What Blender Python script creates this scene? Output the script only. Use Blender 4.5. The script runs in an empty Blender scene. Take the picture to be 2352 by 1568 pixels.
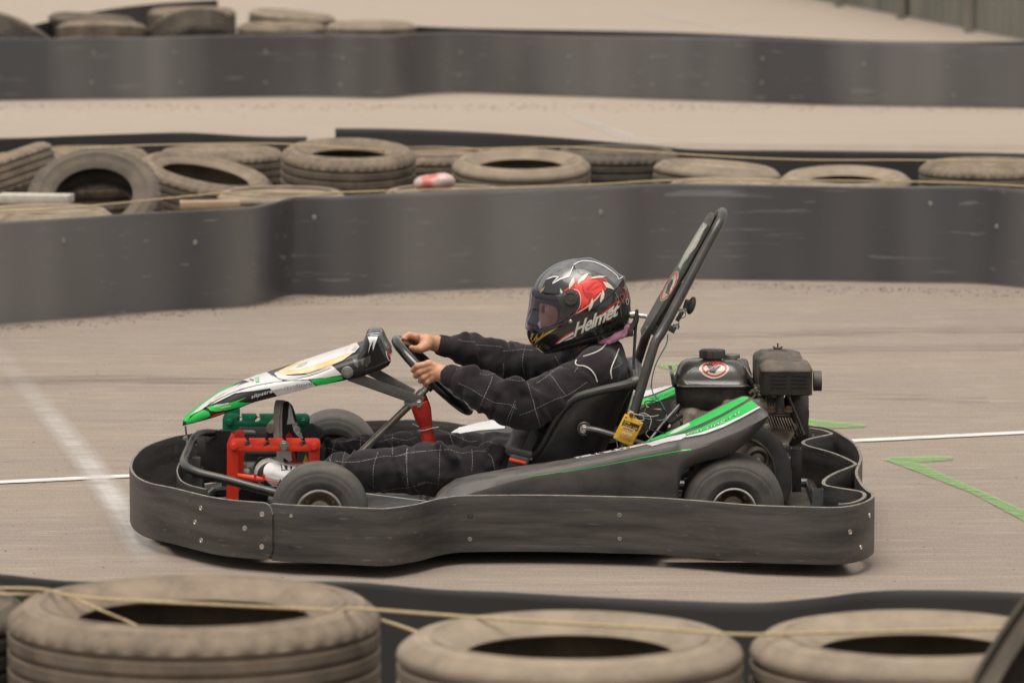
import bpy, bmesh, math, random
import numpy as np
from mathutils import Vector, Matrix
from mathutils.bvhtree import BVHTree
from mathutils.geometry import tessellate_polygon

random.seed(7)
np.random.seed(7)
SC = bpy.context.scene
COL = SC.collection
R_ = math.radians

# ---------------------------------------------------------------- camera
FPX = 11500.0            # focal length in units of 1/2352 of the picture width
PITCH = math.atan(1378 / FPX)
CAM = np.array([0.0, -14.03, 2.211])
cam_data = bpy.data.cameras.new("camera")
cam = bpy.data.objects.new("camera", cam_data)
COL.objects.link(cam)
cam.location = CAM.tolist()
cam.rotation_euler = (math.pi / 2 - PITCH, 0, 0)
cam_data.sensor_width = 36.0
cam_data.lens = 36.0 * FPX / 2352.0
cam_data.clip_start = 0.5
cam_data.clip_end = 3000
cam_data.dof.use_dof = True
cam_data.dof.focus_distance = 14.0
cam_data.dof.aperture_fstop = 6.3
SC.camera = cam

# ---------------------------------------------------------------- sky and sun
SUN_EL, SUN_AZ = R_(76), R_(200)
world = bpy.data.worlds.new("World")
SC.world = world
world.use_nodes = True
wn = world.node_tree.nodes
wl = world.node_tree.links
wn.clear()
sky = wn.new("ShaderNodeTexSky")
sky.sky_type = 'NISHITA'
sky.sun_disc = False
sky.sun_elevation = SUN_EL
sky.sun_rotation = SUN_AZ
sky.air_density = 1.0
sky.dust_density = 4.0
hs = wn.new("ShaderNodeHueSaturation")
hs.inputs['Saturation'].default_value = 0.22
tint = wn.new("ShaderNodeMix")
tint.data_type = 'RGBA'
tint.blend_type = 'MULTIPLY'
tint.inputs[0].default_value = 1.0
tint.inputs[7].default_value = (1.0, 0.935, 0.855, 1)
bgn = wn.new("ShaderNodeBackground")
bgn.inputs['Strength'].default_value = 0.115
wo = wn.new("ShaderNodeOutputWorld")
wl.new(sky.outputs[0], hs.inputs['Color'])
wl.new(hs.outputs[0], tint.inputs[6])
wl.new(tint.outputs[2], bgn.inputs['Color'])
wl.new(bgn.outputs[0], wo.inputs['Surface'])
sd = bpy.data.lights.new("sun", 'SUN')
sd.energy = 1.25
sd.angle = R_(50)
sd.color = (1.0, 0.96, 0.90)
sun = bpy.data.objects.new("sun", sd)
COL.objects.link(sun)
# direction towards the sun (same azimuth as the sky)
sdir = Vector((math.sin(SUN_AZ) * math.cos(SUN_EL), math.cos(SUN_AZ) * math.cos(SUN_EL), math.sin(SUN_EL)))
sun.rotation_euler = sdir.to_track_quat('Z', 'Y').to_euler()
sun.location = (0, 0, 20)

SC.view_settings.view_transform = 'Standard'
SC.view_settings.look = 'None'
SC.view_settings.exposure = 0.47
SC.view_settings.gamma = 1.0
SC.render.engine = 'CYCLES'

# ---------------------------------------------------------------- measuring helpers
_fw = np.array([0, math.cos(PITCH), -math.sin(PITCH)])
_rt = np.array([1.0, 0, 0])
_up = np.array([0, math.sin(PITCH), math.cos(PITCH)])

def ray(x, y):
    return _fw + (x - 1176.0) / FPX * _rt - (y - 784.0) / FPX * _up

def U(x, y, Y=0.0):
    r = ray(x, y)
    return CAM + r * (Y - CAM[1]) / r[1]

def UZ(x, y, Z=0.0):
    r = ray(x, y)
    return CAM + r * (Z - CAM[2]) / r[2]

# measured survey frames: origin and magnification
FR = {'1': (500, 1250, 1.96), '2': (1500, 950, 1.96), '3': (2300, 750, 1.96), '4': (2400, 1300, 1.96),
      '5': (500, 1600, 1.96), '6': (1600, 1600, 1.96), 'h': (2060, 1000, 3.564), 'm': (1540, 1300, 4.612),
      'e': (2640, 1380, 3.0157), 'p': (2500, 1560, 3.92), 'f': (860, 1560, 3.563), 'n': (720, 1320, 2.6133),
      'r': (2900, 1650, 3.4839)}

def Z(fr, *pts):
    ox, oy, f = FR[fr]
    out = [((ox + x / f) / 1.7415, (oy + y / f) / 1.7415) for x, y in pts]
    return out[0] if len(out) == 1 else out

def ZU(fr, x, y, Y=0.0):
    return U(*Z(fr, (x, y)), Y)

# ---------------------------------------------------------------- object helpers
def setp(o, label=None, cat=None, group=None, kind=None):
    if label: o['label'] = label
    if cat: o['category'] = cat
    if group: o['group'] = group
    if kind: o['kind'] = kind
    return o

def root(name, loc, label, cat, group=None, kind=None):
    o = bpy.data.objects.new(name, None)
    COL.objects.link(o)
    o.empty_display_size = 0.1
    o.location = loc
    return setp(o, label, cat, group, kind)

def attach(o, parent):
    if parent is None: return o
    o.parent = parent
    if parent.type == 'EMPTY':
        o.matrix_parent_inverse = Matrix.Translation(-Vector(parent.location))
    return o

def mesh(name, V, Fs, mat, parent=None, smooth=True, angle=None):
    me = bpy.data.meshes.new(name)
    me.from_pydata([tuple(map(float, v)) for v in V], [], [tuple(map(int, f)) for f in Fs])
    me.validate()
    me.update()
    if smooth:
        me.shade_smooth()
        if angle: me.set_sharp_from_angle(angle=R_(angle))
    mats = mat if isinstance(mat, (list, tuple)) else [mat]
    for m in mats: me.materials.append(m)
    o = bpy.data.objects.new(name, me)
    COL.objects.link(o)
    return attach(o, parent)

class G:
    """collects shapes for one mesh"""
    def __init__(s): s.v = []; s.f = []; s.m = []; s.cm = 0
    def add(s, V, Fs):
        b = len(s.v)
        s.v += [tuple(map(float, p)) for p in V]
        s.f += [tuple(int(i) + b for i in f) for f in Fs]
        s.m += [s.cm] * len(Fs)
        return s
    def build(s, name, mat, parent=None, smooth=True, angle=25):
        o = mesh(name, s.v, s.f, mat, parent, smooth, angle)
        if any(s.m) and len(o.data.polygons) == len(s.m):
            o.data.polygons.foreach_set('material_index', s.m)
        return o

def catmull(P, n=6, closed=False):
    P = [np.array(p, float) for p in P]
    out = []
    N = len(P)
    for i in range(N if closed else N - 1):
        p0 = P[i - 1] if (i > 0 or closed) else 2 * P[0] - P[1]
        p1 = P[i]
        p2 = P[(i + 1) % N]
        p3 = P[(i + 2) % N] if (i + 2 < N or closed) else 2 * P[-1] - P[-2]
        for k in range(n):
            t = k / n
            out.append(0.5 * ((2 * p1) + (-p0 + p2) * t + (2 * p0 - 5 * p1 + 4 * p2 - p3) * t * t + (-p0 + 3 * p1 - 3 * p2 + p3) * t ** 3))
    if not closed: out.append(P[-1])
    return out

def frames(P, closed=False):
    T = []
    N = len(P)
    for i in range(N):
        a = P[i - 1] if (i > 0 or closed) else P[i]
        b = P[(i + 1) % N] if (i < N - 1 or closed) else P[i]
        t = b - a
        T.append(t / (np.linalg.norm(t) + 1e-12))
    ref = np.array([0, 0, 1.0]) if abs(T[0][2]) < 0.9 else np.array([0, 1.0, 0])
    n = np.cross(T[0], ref); n /= np.linalg.norm(n)
    out = []
    for t in T:
        n = n - t * np.dot(n, t); n /= np.linalg.norm(n) + 1e-12
        out.append((t, n, np.cross(t, n)))
    return out

def tube_g(g, P, r, n=12, smooth=0, closed=False, flat=(1, 1), cap=True):
    P = [np.array(p, float) for p in P]
    if smooth:
        rr = r
        if isinstance(r, (list, tuple)):
            k = len(P) - (0 if closed else 1)
            rr = [np.interp(i / smooth, range(len(r)), r) for i in range(k * smooth + (0 if closed else 1))]
        P = catmull(P, smooth, closed); r = rr
    N = len(P)
    rs = r if isinstance(r, (list, tuple)) else [r] * N
    fr = frames(P, closed)
    V = []; Fs = []
    for i in range(N):
        t, a, b = fr[i]
        for k in range(n):
            an = 2 * math.pi * k / n
            V.append(P[i] + rs[i] * (math.cos(an) * a * flat[0] + math.sin(an) * b * flat[1]))
    for i in range(N if closed else N - 1):
        j = (i + 1) % N
        for k in range(n):
            l = (k + 1) % n
            Fs.append((i * n + k, i * n + l, j * n + l, j * n + k))
    if not closed and cap:
        Fs.append(tuple(range(n))[::-1]); Fs.append(tuple((N - 1) * n + k for k in range(n)))
    g.add(V, Fs)
    return g

def tube(name, P, r, mat, parent=None, **k):
    return tube_g(G(), P, r, **k).build(name, mat, parent, angle=50)

def bm_g(g, bm, M=None):
    if M is not None: bmesh.ops.transform(bm, matrix=M, verts=bm.verts)
    bm.verts.ensure_lookup_table()
    bm.verts.index_update()
    g.add([v.co for v in bm.verts], [[v.index for v in f.verts] for f in bm.faces])
    bm.free()
    return g

def box_g(g, c, s, bev=0.003, rot=None, seg=2):
    bm = bmesh.new()
    bmesh.ops.create_cube(bm, size=1.0)
    bmesh.ops.scale(bm, vec=s, verts=bm.verts)
    if bev: bmesh.ops.bevel(bm, geom=bm.edges[:], offset=min(bev, min(s) * 0.45), segments=seg, affect='EDGES', profile=0.5)
    M = Matrix.Translation(Vector([float(q) for q in c]))
    if rot is not None: M = M @ rot
    return bm_g(g, bm, M)

def frameM(c, x, y, z):
    M = Matrix.Identity(4)
    for i, a in enumerate((x, y, z)):
        for k in range(3): M[k][i] = float(a[k])
    for k in range(3): M[k][3] = float(c[k])
    return M

def axisM(c, d):
    d = Vector([float(q) for q in d]).normalized()
    return Matrix.Translation(Vector([float(q) for q in c])) @ d.to_track_quat('Z', 'Y').to_matrix().to_4x4()

def lathe_g(g, prof, M=None, n=32, a0=0.0, a1=2 * math.pi, fn=None):
    full = abs(a1 - a0 - 2 * math.pi) < 1e-6
    V = []; Fs = []
    K = len(prof)
    S = n if full else n + 1
    for i in range(S):
        a = a0 + (a1 - a0) * i / n
        for j, (r, z) in enumerate(prof):
            if fn: r, z = fn(r, z, a, j)
            V.append((r * math.cos(a), r * math.sin(a), z))
    for i in range(n):
        i2 = (i + 1) % S
        for j in range(K - 1):
            Fs.append((i * K + j, i2 * K + j, i2 * K + j + 1, i * K + j + 1))
    if M is not None: V = [M @ Vector(v) for v in V]
    return g.add(V, Fs)

def cyl_g(g, c, d, r, h, bev=0.0015, n=20, r2=None):
    """cylinder centred at c along d"""
    r2 = r if r2 is None else r2
    p = [(0.0001, -h / 2), (r - bev, -h / 2), (r, -h / 2 + bev), (r2, h / 2 - bev), (r2 - bev, h / 2), (0.0001, h / 2)]
    return lathe_g(g, p, axisM(c, d), n)

def bolt_g(g, c, d, r=0.008, h=0.006):
    cyl_g(g, c, d, r * 1.35, h * 0.3, 0.0004, 16)
    d = np.array(d, float); d /= np.linalg.norm(d)
    cyl_g(g, np.array(c) + d * h * 0.5, d, r, h, 0.0006, 6)
    return g

def prism_g(g, poly, Y0, Y1, bev=0.002, holes=()):
    """poly: list of (x,z) world; extruded from Y0 to Y1"""
    bm = bmesh.new()
    vs = [bm.verts.new((float(p[0]), Y0, float(p[1]))) for p in poly]
    f = bm.faces.new(vs)
    r = bmesh.ops.extrude_face_region(bm, geom=[f])
    nv = [e for e in r['geom'] if isinstance(e, bmesh.types.BMVert)]
    bmesh.ops.translate(bm, vec=(0, Y1 - Y0, 0), verts=nv)
    bmesh.ops.recalc_face_normals(bm, faces=bm.faces)
    if bev:
        es = [e for e in bm.edges if abs(e.verts[0].co.y - e.verts[1].co.y) < 1e-6]
        bmesh.ops.bevel(bm, geom=es, offset=bev, segments=2, affect='EDGES', profile=0.5)
    bmesh.ops.triangulate(bm, faces=[f for f in bm.faces if len(f.verts) > 4])
    return bm_g(g, bm)

def pxpoly(pts, Y):
    return [(U(x, y, Y)[0], U(x, y, Y)[2]) for x, y in pts]

def loftbox_g(g, secs, n=6, cap=True):
    """secs: (z, cx, cy, hx, hy, rad) rounded rectangles stacked in z"""
    V = []; Fs = []
    K = 4 * (n + 1)
    for z, cx, cy, hx, hy, rad in secs:
        rad = min(rad, hx * 0.99, hy * 0.99)
        for q, (sx, sy) in enumerate(((1, 1), (-1, 1), (-1, -1), (1, -1))):
            for k in range(n + 1):
                a = q * math.pi / 2 + k / n * math.pi / 2
                V.append((cx + sx * (hx - rad) + rad * math.cos(a), cy + sy * (hy - rad) + rad * math.sin(a), z))
    for i in range(len(secs) - 1):
        for k in range(K):
            l = (k + 1) % K
            Fs.append((i * K + k, i * K + l, (i + 1) * K + l, (i + 1) * K + k))
    if cap:
        Fs.append(tuple(range(K))[::-1]); Fs.append(tuple((len(secs) - 1) * K + k for k in range(K)))
    return g.add(V, Fs)

# ---------------------------------------------------------------- distance-field modelling
class SDF:
    def __init__(s, lo, hi, h):
        s.h = h
        s.lo = np.array(lo, float)
        s.n = np.ceil((np.array(hi, float) - s.lo) / h).astype(int) + 1
        s.f = np.full(tuple(s.n), 1.0, np.float32)
    def grid(s, lo, hi):
        i0 = np.clip(np.floor((np.array(lo) - s.lo) / s.h).astype(int), 0, s.n - 1)
        i1 = np.clip(np.ceil((np.array(hi) - s.lo) / s.h).astype(int) + 1, 1, s.n)
        sl = tuple(slice(a, b) for a, b in zip(i0, i1))
        ax = [s.lo[k] + s.h * np.arange(i0[k], i1[k]) for k in range(3)]
        return sl, np.meshgrid(*ax, indexing='ij')
    def put(s, fn, lo, hi, k=0.01, op='add'):
        pad = max(k, 0) * 1.5 + 4 * s.h
        sl, (X, Y, Zz) = s.grid(np.array(lo) - pad, np.array(hi) + pad)
        if X.size == 0: return
        d = fn(X, Y, Zz).astype(np.float32)
        a = s.f[sl]
        if op == 'add':
            if k <= 0: s.f[sl] = np.minimum(a, d); return
            h = np.clip(0.5 + 0.5 * (a - d) / k, 0, 1)
            s.f[sl] = a * (1 - h) + d * h - k * h * (1 - h)
        else:
            d = -d
            if k <= 0: s.f[sl] = np.maximum(a, d); return
            h = np.clip(0.5 - 0.5 * (a - d) / k, 0, 1)
            s.f[sl] = a * (1 - h) + d * h + k * h * (1 - h)
    def cone(s, a, b, ra, rb, k=0.01, op='add', fold=None, sy=1.0):
        a = np.array(a, float); b = np.array(b, float)
        ab = b - a; L2 = ab @ ab; L = math.sqrt(L2)
        rm = max(ra, rb) * max(1, sy) + (fold[0] if fold else 0)
        t = ab / L
        u = np.cross(t, [0, 1, 0.01]); u /= np.linalg.norm(u); v = np.cross(t, u)
        def fn(X, Y, Zz):
            px, py, pz = X - a[0], (Y - a[1]), Zz - a[2]
            h = np.clip((px * ab[0] + py * ab[1] + pz * ab[2]) / L2, 0, 1)
            qx, qy, qz = px - h * ab[0], (py - h * ab[1]) / sy, pz - h * ab[2]
            d = np.sqrt(qx * qx + qy * qy + qz * qz)
            r = ra + (rb - ra) * h
            if fold:
                am, fq, ph = fold
                al = np.arctan2(qx * u[0] + qy * u[1] + qz * u[2], qx * v[0] + qy * v[1] + qz * v[2])
                w = h * L * fq + 1.1 * np.sin(al * 2 + ph * 2.3 + h * 3) + 0.8 * np.sin(al * 3 - ph + h * 7)
                env = np.clip(np.minimum(h, 1 - h) * 6, 0, 1) * (0.6 + 0.4 * np.sin(al + ph * 1.7))
                sgn = np.sin(w + ph)
                r = r + am * env * (1 - 1.6 * np.abs(sgn) ** 1.5 + 0.3 * np.sin(w * 0.47 + 1.3 * ph))
            return d - r
        s.put(fn, np.minimum(a, b) - rm, np.maximum(a, b) + rm, k, op)
    def ell(s, c, r, k=0.01, op='add', R=None):
        c = np.array(c, float); r = np.array(r, float); rm = r.max()
        Rm = np.eye(3) if R is None else np.array(R)
        def fn(X, Y, Zz):
            P = np.stack([X - c[0], Y - c[1], Zz - c[2]], -1) @ Rm
            q = P / r
            k0 = np.linalg.norm(q, axis=-1); k1 = np.linalg.norm(P / (r * r), axis=-1)
            return k0 * (k0 - 1) / (k1 + 1e-9)
        s.put(fn, c - rm, c + rm, k, op)
    def box(s, c, h, rad=0.01, k=0.01, op='add', R=None):
        c = np.array(c, float); h = np.array(h, float); rm = np.linalg.norm(h) + rad
        Rm = np.eye(3) if R is None else np.array(R)
        def fn(X, Y, Zz):
            P = np.stack([X - c[0], Y - c[1], Zz - c[2]], -1) @ Rm
            q = np.abs(P) - (h - rad)
            return np.linalg.norm(np.maximum(q, 0), axis=-1) + np.minimum(q.max(-1), 0) - rad
        s.put(fn, c - rm, c + rm, k, op)
    def nets(s, iso=0.0):
        f = s.f - iso
        n = s.n
        neg = f < 0
        c = np.zeros(tuple(n - 1), np.int8)
        for i in (0, 1):
            for j in (0, 1):
                for k in (0, 1):
                    c += neg[i:n[0] - 1 + i, j:n[1] - 1 + j, k:n[2] - 1 + k]
        cells = np.argwhere((c > 0) & (c < 8))
        idx = np.full(tuple(n - 1), -1, np.int64)
        idx[tuple(cells.T)] = np.arange(len(cells))
        acc = np.zeros((len(cells), 3)); cnt = np.zeros(len(cells))
        cor = [(i, j, k) for i in (0, 1) for j in (0, 1) for k in (0, 1)]
        for a in cor:
            for ax in range(3):
                if a[ax] == 1: continue
                b = list(a); b[ax] = 1
                fa = f[tuple((cells + a).T)]; fb = f[tuple((cells + b).T)]
                m = (fa < 0) != (fb < 0)
                t = np.where(m, fa / np.where(m, fa - fb, 1), 0)
                p = np.array(a, float) + np.zeros((len(cells), 3)); p[:, ax] = t
                acc[m] += p[m]; cnt[m] += 1
        V = s.lo + s.h * (cells + acc / cnt[:, None])
        Fs = []
        for ax in range(3):
            sl0 = [slice(None)] * 3; sl1 = [slice(None)] * 3
            sl0[ax] = slice(0, -1); sl1[ax] = slice(1, None)
            A = neg[tuple(sl0)]; B = neg[tuple(sl1)]
            e = np.argwhere(A != B)
            o1, o2 = [q for q in range(3) if q != ax]
            m = (e[:, o1] > 0) & (e[:, o2] > 0) & (e[:, o1] < n[o1] - 1) & (e[:, o2] < n[o2] - 1)
            e = e[m]
            flip = A[tuple(e.T)]
            q = []
            for d1, d2 in ((-1, -1), (0, -1), (0, 0), (-1, 0)):
                w = e.copy(); w[:, o1] += d1; w[:, o2] += d2
                q.append(idx[tuple(w.T)])
            q = np.stack(q, 1)
            if ax == 1: flip = ~flip
            q[~flip] = q[~flip][:, ::-1]
            Fs.append(q)
        return V, np.concatenate(Fs)
    def build(s, name, mat, parent=None, relax=2, iso=0.0):
        V, Fs = s.nets(iso)
        if relax: V = relaxm(V, Fs, relax)
        return mesh(name, V, Fs, mat, parent)

def relaxm(V, Fs, it=2, lam=0.5):
    Fs = np.asarray(Fs)
    e = np.concatenate([Fs[:, [0, 1]], Fs[:, [1, 2]], Fs[:, [2, 3]], Fs[:, [3, 0]]])
    e = np.concatenate([e, e[:, ::-1]])
    deg = np.bincount(e[:, 0], minlength=len(V)).astype(float)
    for i in range(it * 2):
        a = np.zeros_like(V)
        for k in range(3): a[:, k] = np.bincount(e[:, 0], weights=V[e[:, 1], k], minlength=len(V))
        l = lam if i % 2 == 0 else -lam * 0.9
        V = V + l * (a / deg[:, None] - V)
    return V

# ---------------------------------------------------------------- printed graphics and seams laid on a surface
def bvh(objs):
    V = []; Fs = []
    for o in objs:
        b = len(V)
        V += [tuple(v.co) for v in o.data.vertices]
        Fs += [tuple(i + b for i in p.vertices) for p in o.data.polygons]
    return BVHTree.FromPolygons(V, Fs)

CV = Vector(CAM.tolist())
def hit(tree, x, y, off=0.001):
    d = Vector(ray(x, y).tolist()).normalized()
    loc, nor, i, dist = tree.ray_cast(CV, d)
    if loc is None: return None
    if nor.dot(d) > 0: nor = -nor
    return loc + nor * off

def lay(bm, tree, mat, name, parent, off, cell, maxe=None):
    """bm is flat in picture units; cut on a grid and lay it on the surface"""
    if not bm.verts: bm.free(); return None
    for ax in (0, 1):
        lo = min(v.co[ax] for v in bm.verts); hi = max(v.co[ax] for v in bm.verts)
        k = math.floor(lo / cell) * cell + cell * 0.5
        while k < hi:
            if k > lo:
                co = [0, 0, 0]; co[ax] = k; no = [0, 0, 0]; no[ax] = 1
                bmesh.ops.bisect_plane(bm, geom=bm.verts[:] + bm.edges[:] + bm.faces[:], dist=1e-5, plane_co=co, plane_no=no)
            k += cell
    bmesh.ops.triangulate(bm, faces=bm.faces[:])
    dead = []
    px = {}
    for v in bm.verts:
        px[v] = (v.co.x, v.co.y)
        p = hit(tree, v.co.x, v.co.y, off)
        if p is None: dead.append(v)
        else: v.co = p
    bmesh.ops.delete(bm, geom=dead, context='VERTS')
    bad = [e for e in bm.edges if e.calc_length() > (maxe or 0.0012 * cell * 5 + 0.004)]
    bmesh.ops.delete(bm, geom=bad, context='EDGES')
    loose = [v for v in bm.verts if not v.link_faces]
    bmesh.ops.delete(bm, geom=loose, context='VERTS')
    for f in bm.faces:
        f.normal_update()
        if f.normal.dot(CV - f.calc_center_median()) < 0: f.normal_flip()
        f.smooth = True
    me = bpy.data.meshes.new(name)
    bm.to_mesh(me); bm.free()
    me.materials.append(mat)
    o = bpy.data.objects.new(name, me)
    COL.objects.link(o)
    return attach(o, parent)

def decal(name, polys, tree, mat, parent, off=0.001, cell=5.0, maxe=None):
    bm = bmesh.new()
    for poly in polys:
        tris = tessellate_polygon([[Vector((x, y, 0)) for x, y in poly]])
        vs = [bm.verts.new((x, y, 0)) for x, y in poly]
        for t in tris:
            try: bm.faces.new([vs[i] for i in t])
            except ValueError: pass
    return lay(bm, tree, mat, name, parent, off, cell, maxe)

def ribbonpx(pts, w, n=5):
    P = catmull([(x, y, 0) for x, y in pts], n)
    L = []; Rr = []
    ws = w if isinstance(w, (list, tuple)) else [w, w]
    for i, p in enumerate(P):
        a = P[max(i - 1, 0)]; b = P[min(i + 1, len(P) - 1)]
        t = b - a; t /= np.linalg.norm(t) + 1e-9
        nn = np.array([-t[1], t[0], 0])
        ww = np.interp(i / (len(P) - 1), np.linspace(0, 1, len(ws)), ws)
        L.append(p + nn * ww / 2); Rr.append(p - nn * ww / 2)
    return L, Rr

def stripe(name, lines, w, tree, mat, parent, off=0.001, cell=5.0, n=5, maxe=None, dash=None):
    bm = bmesh.new()
    for pts in lines:
        if dash:
            P = catmull([(x, y, 0) for x, y in pts], 40)
            segs = []; cur = []; acc = 0.0
            for i, p in enumerate(P):
                if i: acc += np.linalg.norm(p - P[i - 1])
                if acc % (dash[0] + dash[1]) < dash[0]: cur.append((p[0], p[1]))
                else:
                    if len(cur) > 1: segs.append(cur)
                    cur = []
            if len(cur) > 1: segs.append(cur)
            segs = [[sg[0], sg[len(sg) // 2], sg[-1]] if len(sg) > 2 else sg for sg in segs]
            nn = 1
        else: segs = [pts]; nn = n
        for sg in segs:
            L, Rr = ribbonpx(sg, w, nn)
            vl = [bm.verts.new((p[0], p[1], 0)) for p in L]; vr = [bm.verts.new((p[0], p[1], 0)) for p in Rr]
            for i in range(len(vl) - 1): bm.faces.new((vl[i], vl[i + 1], vr[i + 1], vr[i]))
    return lay(bm, tree, mat, name, parent, off, cell, maxe)

def text_bm(s, fn, bold=0.0, shear=0.0, sp=1.0):
    """flat text mesh; fn(u,v) maps the 0..1 box of the text to picture units"""
    cu = bpy.data.curves.new("lettering_curve", 'FONT')
    cu.body = s; cu.offset = bold; cu.shear = shear; cu.space_character = sp; cu.resolution_u = 3
    o = bpy.data.objects.new("lettering_tmp", cu)
    COL.objects.link(o)
    dg = bpy.context.evaluated_depsgraph_get()
    me = bpy.data.meshes.new_from_object(o.evaluated_get(dg))
    bpy.data.objects.remove(o); bpy.data.curves.remove(cu)
    bm = bmesh.new(); bm.from_mesh(me); bpy.data.meshes.remove(me)
    bmesh.ops.remove_doubles(bm, verts=bm.verts, dist=1e-5)
    x0 = min(v.co.x for v in bm.verts); x1 = max(v.co.x for v in bm.verts)
    y0 = min(v.co.y for v in bm.verts); y1 = max(v.co.y for v in bm.verts)
    for v in bm.verts:
        p = fn((v.co.x - x0) / (x1 - x0), (v.co.y - y0) / (y1 - y0))
        v.co = (p[0], p[1], 0)
    return bm

def affine(bl, br, tl):
    return lambda u, v: (bl[0] + u * (br[0] - bl[0]) + v * (tl[0] - bl[0]), bl[1] + u * (br[1] - bl[1]) + v * (tl[1] - bl[1]))

def lettering(name, s, fn, tree, mat, parent, off=0.0015, cell=5.0, bold=0.0, shear=0.0, sp=1.0, maxe=None):
    return lay(text_bm(s, fn, bold, shear, sp), tree, mat, name, parent, off, cell, maxe)

# ---------------------------------------------------------------- materials
def M(name, c1, c2=None, rough=0.5, metal=0.0, scale=30.0, detail=6, lo=0.35, hi=0.65, stretch=(1, 1, 1),
      bump=0.0, bscale=200.0, bstretch=(1, 1, 1), coat=0.0, dust=0.0, dustc=(0.30, 0.25, 0.20), scratch=0.0, rvar=0.1, spec=0.5, sscale=60, dmin=-0.6,
      sss=0.0, sheen=0.0):
    m = bpy.data.materials.new(name)
    m.use_nodes = True
    nt = m.node_tree; N = nt.nodes; L = nt.links
    b = N['Principled BSDF']
    b.inputs['Metallic'].default_value = metal
    b.inputs['Specular IOR Level'].default_value = spec
    b.inputs['Coat Weight'].default_value = coat
    b.inputs['Coat Roughness'].default_value = 0.06
    if sss:
        b.inputs['Subsurface Weight'].default_value = sss
        b.inputs['Subsurface Radius'].default_value = (0.012, 0.005, 0.003)
    if sheen: b.inputs['Sheen Weight'].default_value = sheen; b.inputs['Sheen Roughness'].default_value = 0.5
    tc = N.new("ShaderNodeTexCoord")
    def noise(sc, st, det=6, ro=0.6):
        mp = N.new("ShaderNodeMapping"); mp.inputs['Scale'].default_value = st
        L.new(tc.outputs['Object'], mp.inputs[0])
        n = N.new("ShaderNodeTexNoise"); n.inputs['Scale'].default_value = sc
        n.inputs['Detail'].default_value = det; n.inputs['Roughness'].default_value = ro
        L.new(mp.outputs[0], n.inputs['Vector'])
        return n
    def ramp(src, a, bb):
        r = N.new("ShaderNodeMapRange"); r.inputs[1].default_value = a; r.inputs[2].default_value = bb
        L.new(src, r.inputs[0]); return r.outputs[0]
    def mix(fac, a, bb):
        x = N.new("ShaderNodeMix"); x.data_type = 'RGBA'
        if hasattr(fac, 'default_value'): L.new(fac, x.inputs[0])
        else: x.inputs[0].default_value = fac
        for s, i in ((a, 6), (bb, 7)):
            if isinstance(s, tuple): x.inputs[i].default_value = (*s[:3], 1)
            else: L.new(s, x.inputs[i])
        return x.outputs[2]
    n1 = noise(scale, stretch, detail)
    c2 = c2 if c2 is not None else tuple(q * 0.8 for q in c1)
    col = mix(ramp(n1.outputs[0], lo, hi), c1, c2)
    rg = N.new("ShaderNodeMapRange")
    rg.inputs[3].default_value = max(rough - rvar, 0.02); rg.inputs[4].default_value = min(rough + rvar, 1)
    L.new(n1.outputs[0], rg.inputs[0]); rsock = rg.outputs[0]
    if scratch:
        n3 = noise(sscale, (0.035, 1, 2.2), 4, 0.6)
        fs = ramp(n3.outputs[0], 0.62, 0.72)
        mm = N.new("ShaderNodeMath"); mm.operation = 'MULTIPLY'; mm.inputs[1].default_value = scratch; L.new(fs, mm.inputs[0])
        col = mix(mm.outputs[0], col, tuple(min(q * 2.6 + 0.04, 1) for q in c1))
    if dust:
        g = N.new("ShaderNodeNewGeometry"); sp = N.new("ShaderNodeSeparateXYZ")
        L.new(g.outputs['Normal'], sp.inputs[0])
        n2 = noise(14, (1, 1, 1), 8, 0.7)
        up = N.new("ShaderNodeMapRange"); up.inputs[1].default_value = dmin; up.inputs[2].default_value = 1.0
        L.new(sp.outputs[2], up.inputs[0])
        r2 = ramp(n2.outputs[0], 0.3 if dmin < -.5 else .08, 0.7 if dmin < -.5 else .78)
        mm = N.new("ShaderNodeMath"); mm.operation = 'MULTIPLY'; L.new(up.outputs[0], mm.inputs[0]); L.new(r2, mm.inputs[1])
        m2 = N.new("ShaderNodeMath"); m2.operation = 'MULTIPLY'; m2.inputs[1].default_value = dust; L.new(mm.outputs[0], m2.inputs[0])
        col = mix(m2.outputs[0], col, dustc)
        rr = N.new("ShaderNodeMix"); rr.data_type = 'FLOAT'; L.new(m2.outputs[0], rr.inputs[0]); L.new(rsock, rr.inputs[2]); rr.inputs[3].default_value = 0.9
        rsock = rr.outputs[0]
        if coat:
            cr = N.new("ShaderNodeMapRange"); cr.inputs[3].default_value = coat; cr.inputs[4].default_value = 0
            L.new(m2.outputs[0], cr.inputs[0]); L.new(cr.outputs[0], b.inputs['Coat Weight'])
    L.new(col, b.inputs['Base Color']); L.new(rsock, b.inputs['Roughness'])
    if bump:
        n4 = noise(bscale, bstretch, 4)
        bp = N.new("ShaderNodeBump"); bp.inputs['Strength'].default_value = bump; bp.inputs['Distance'].default_value = 0.002
        L.new(n4.outputs[0], bp.inputs['Height']); L.new(bp.outputs[0], b.inputs['Normal'])
    return m

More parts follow.
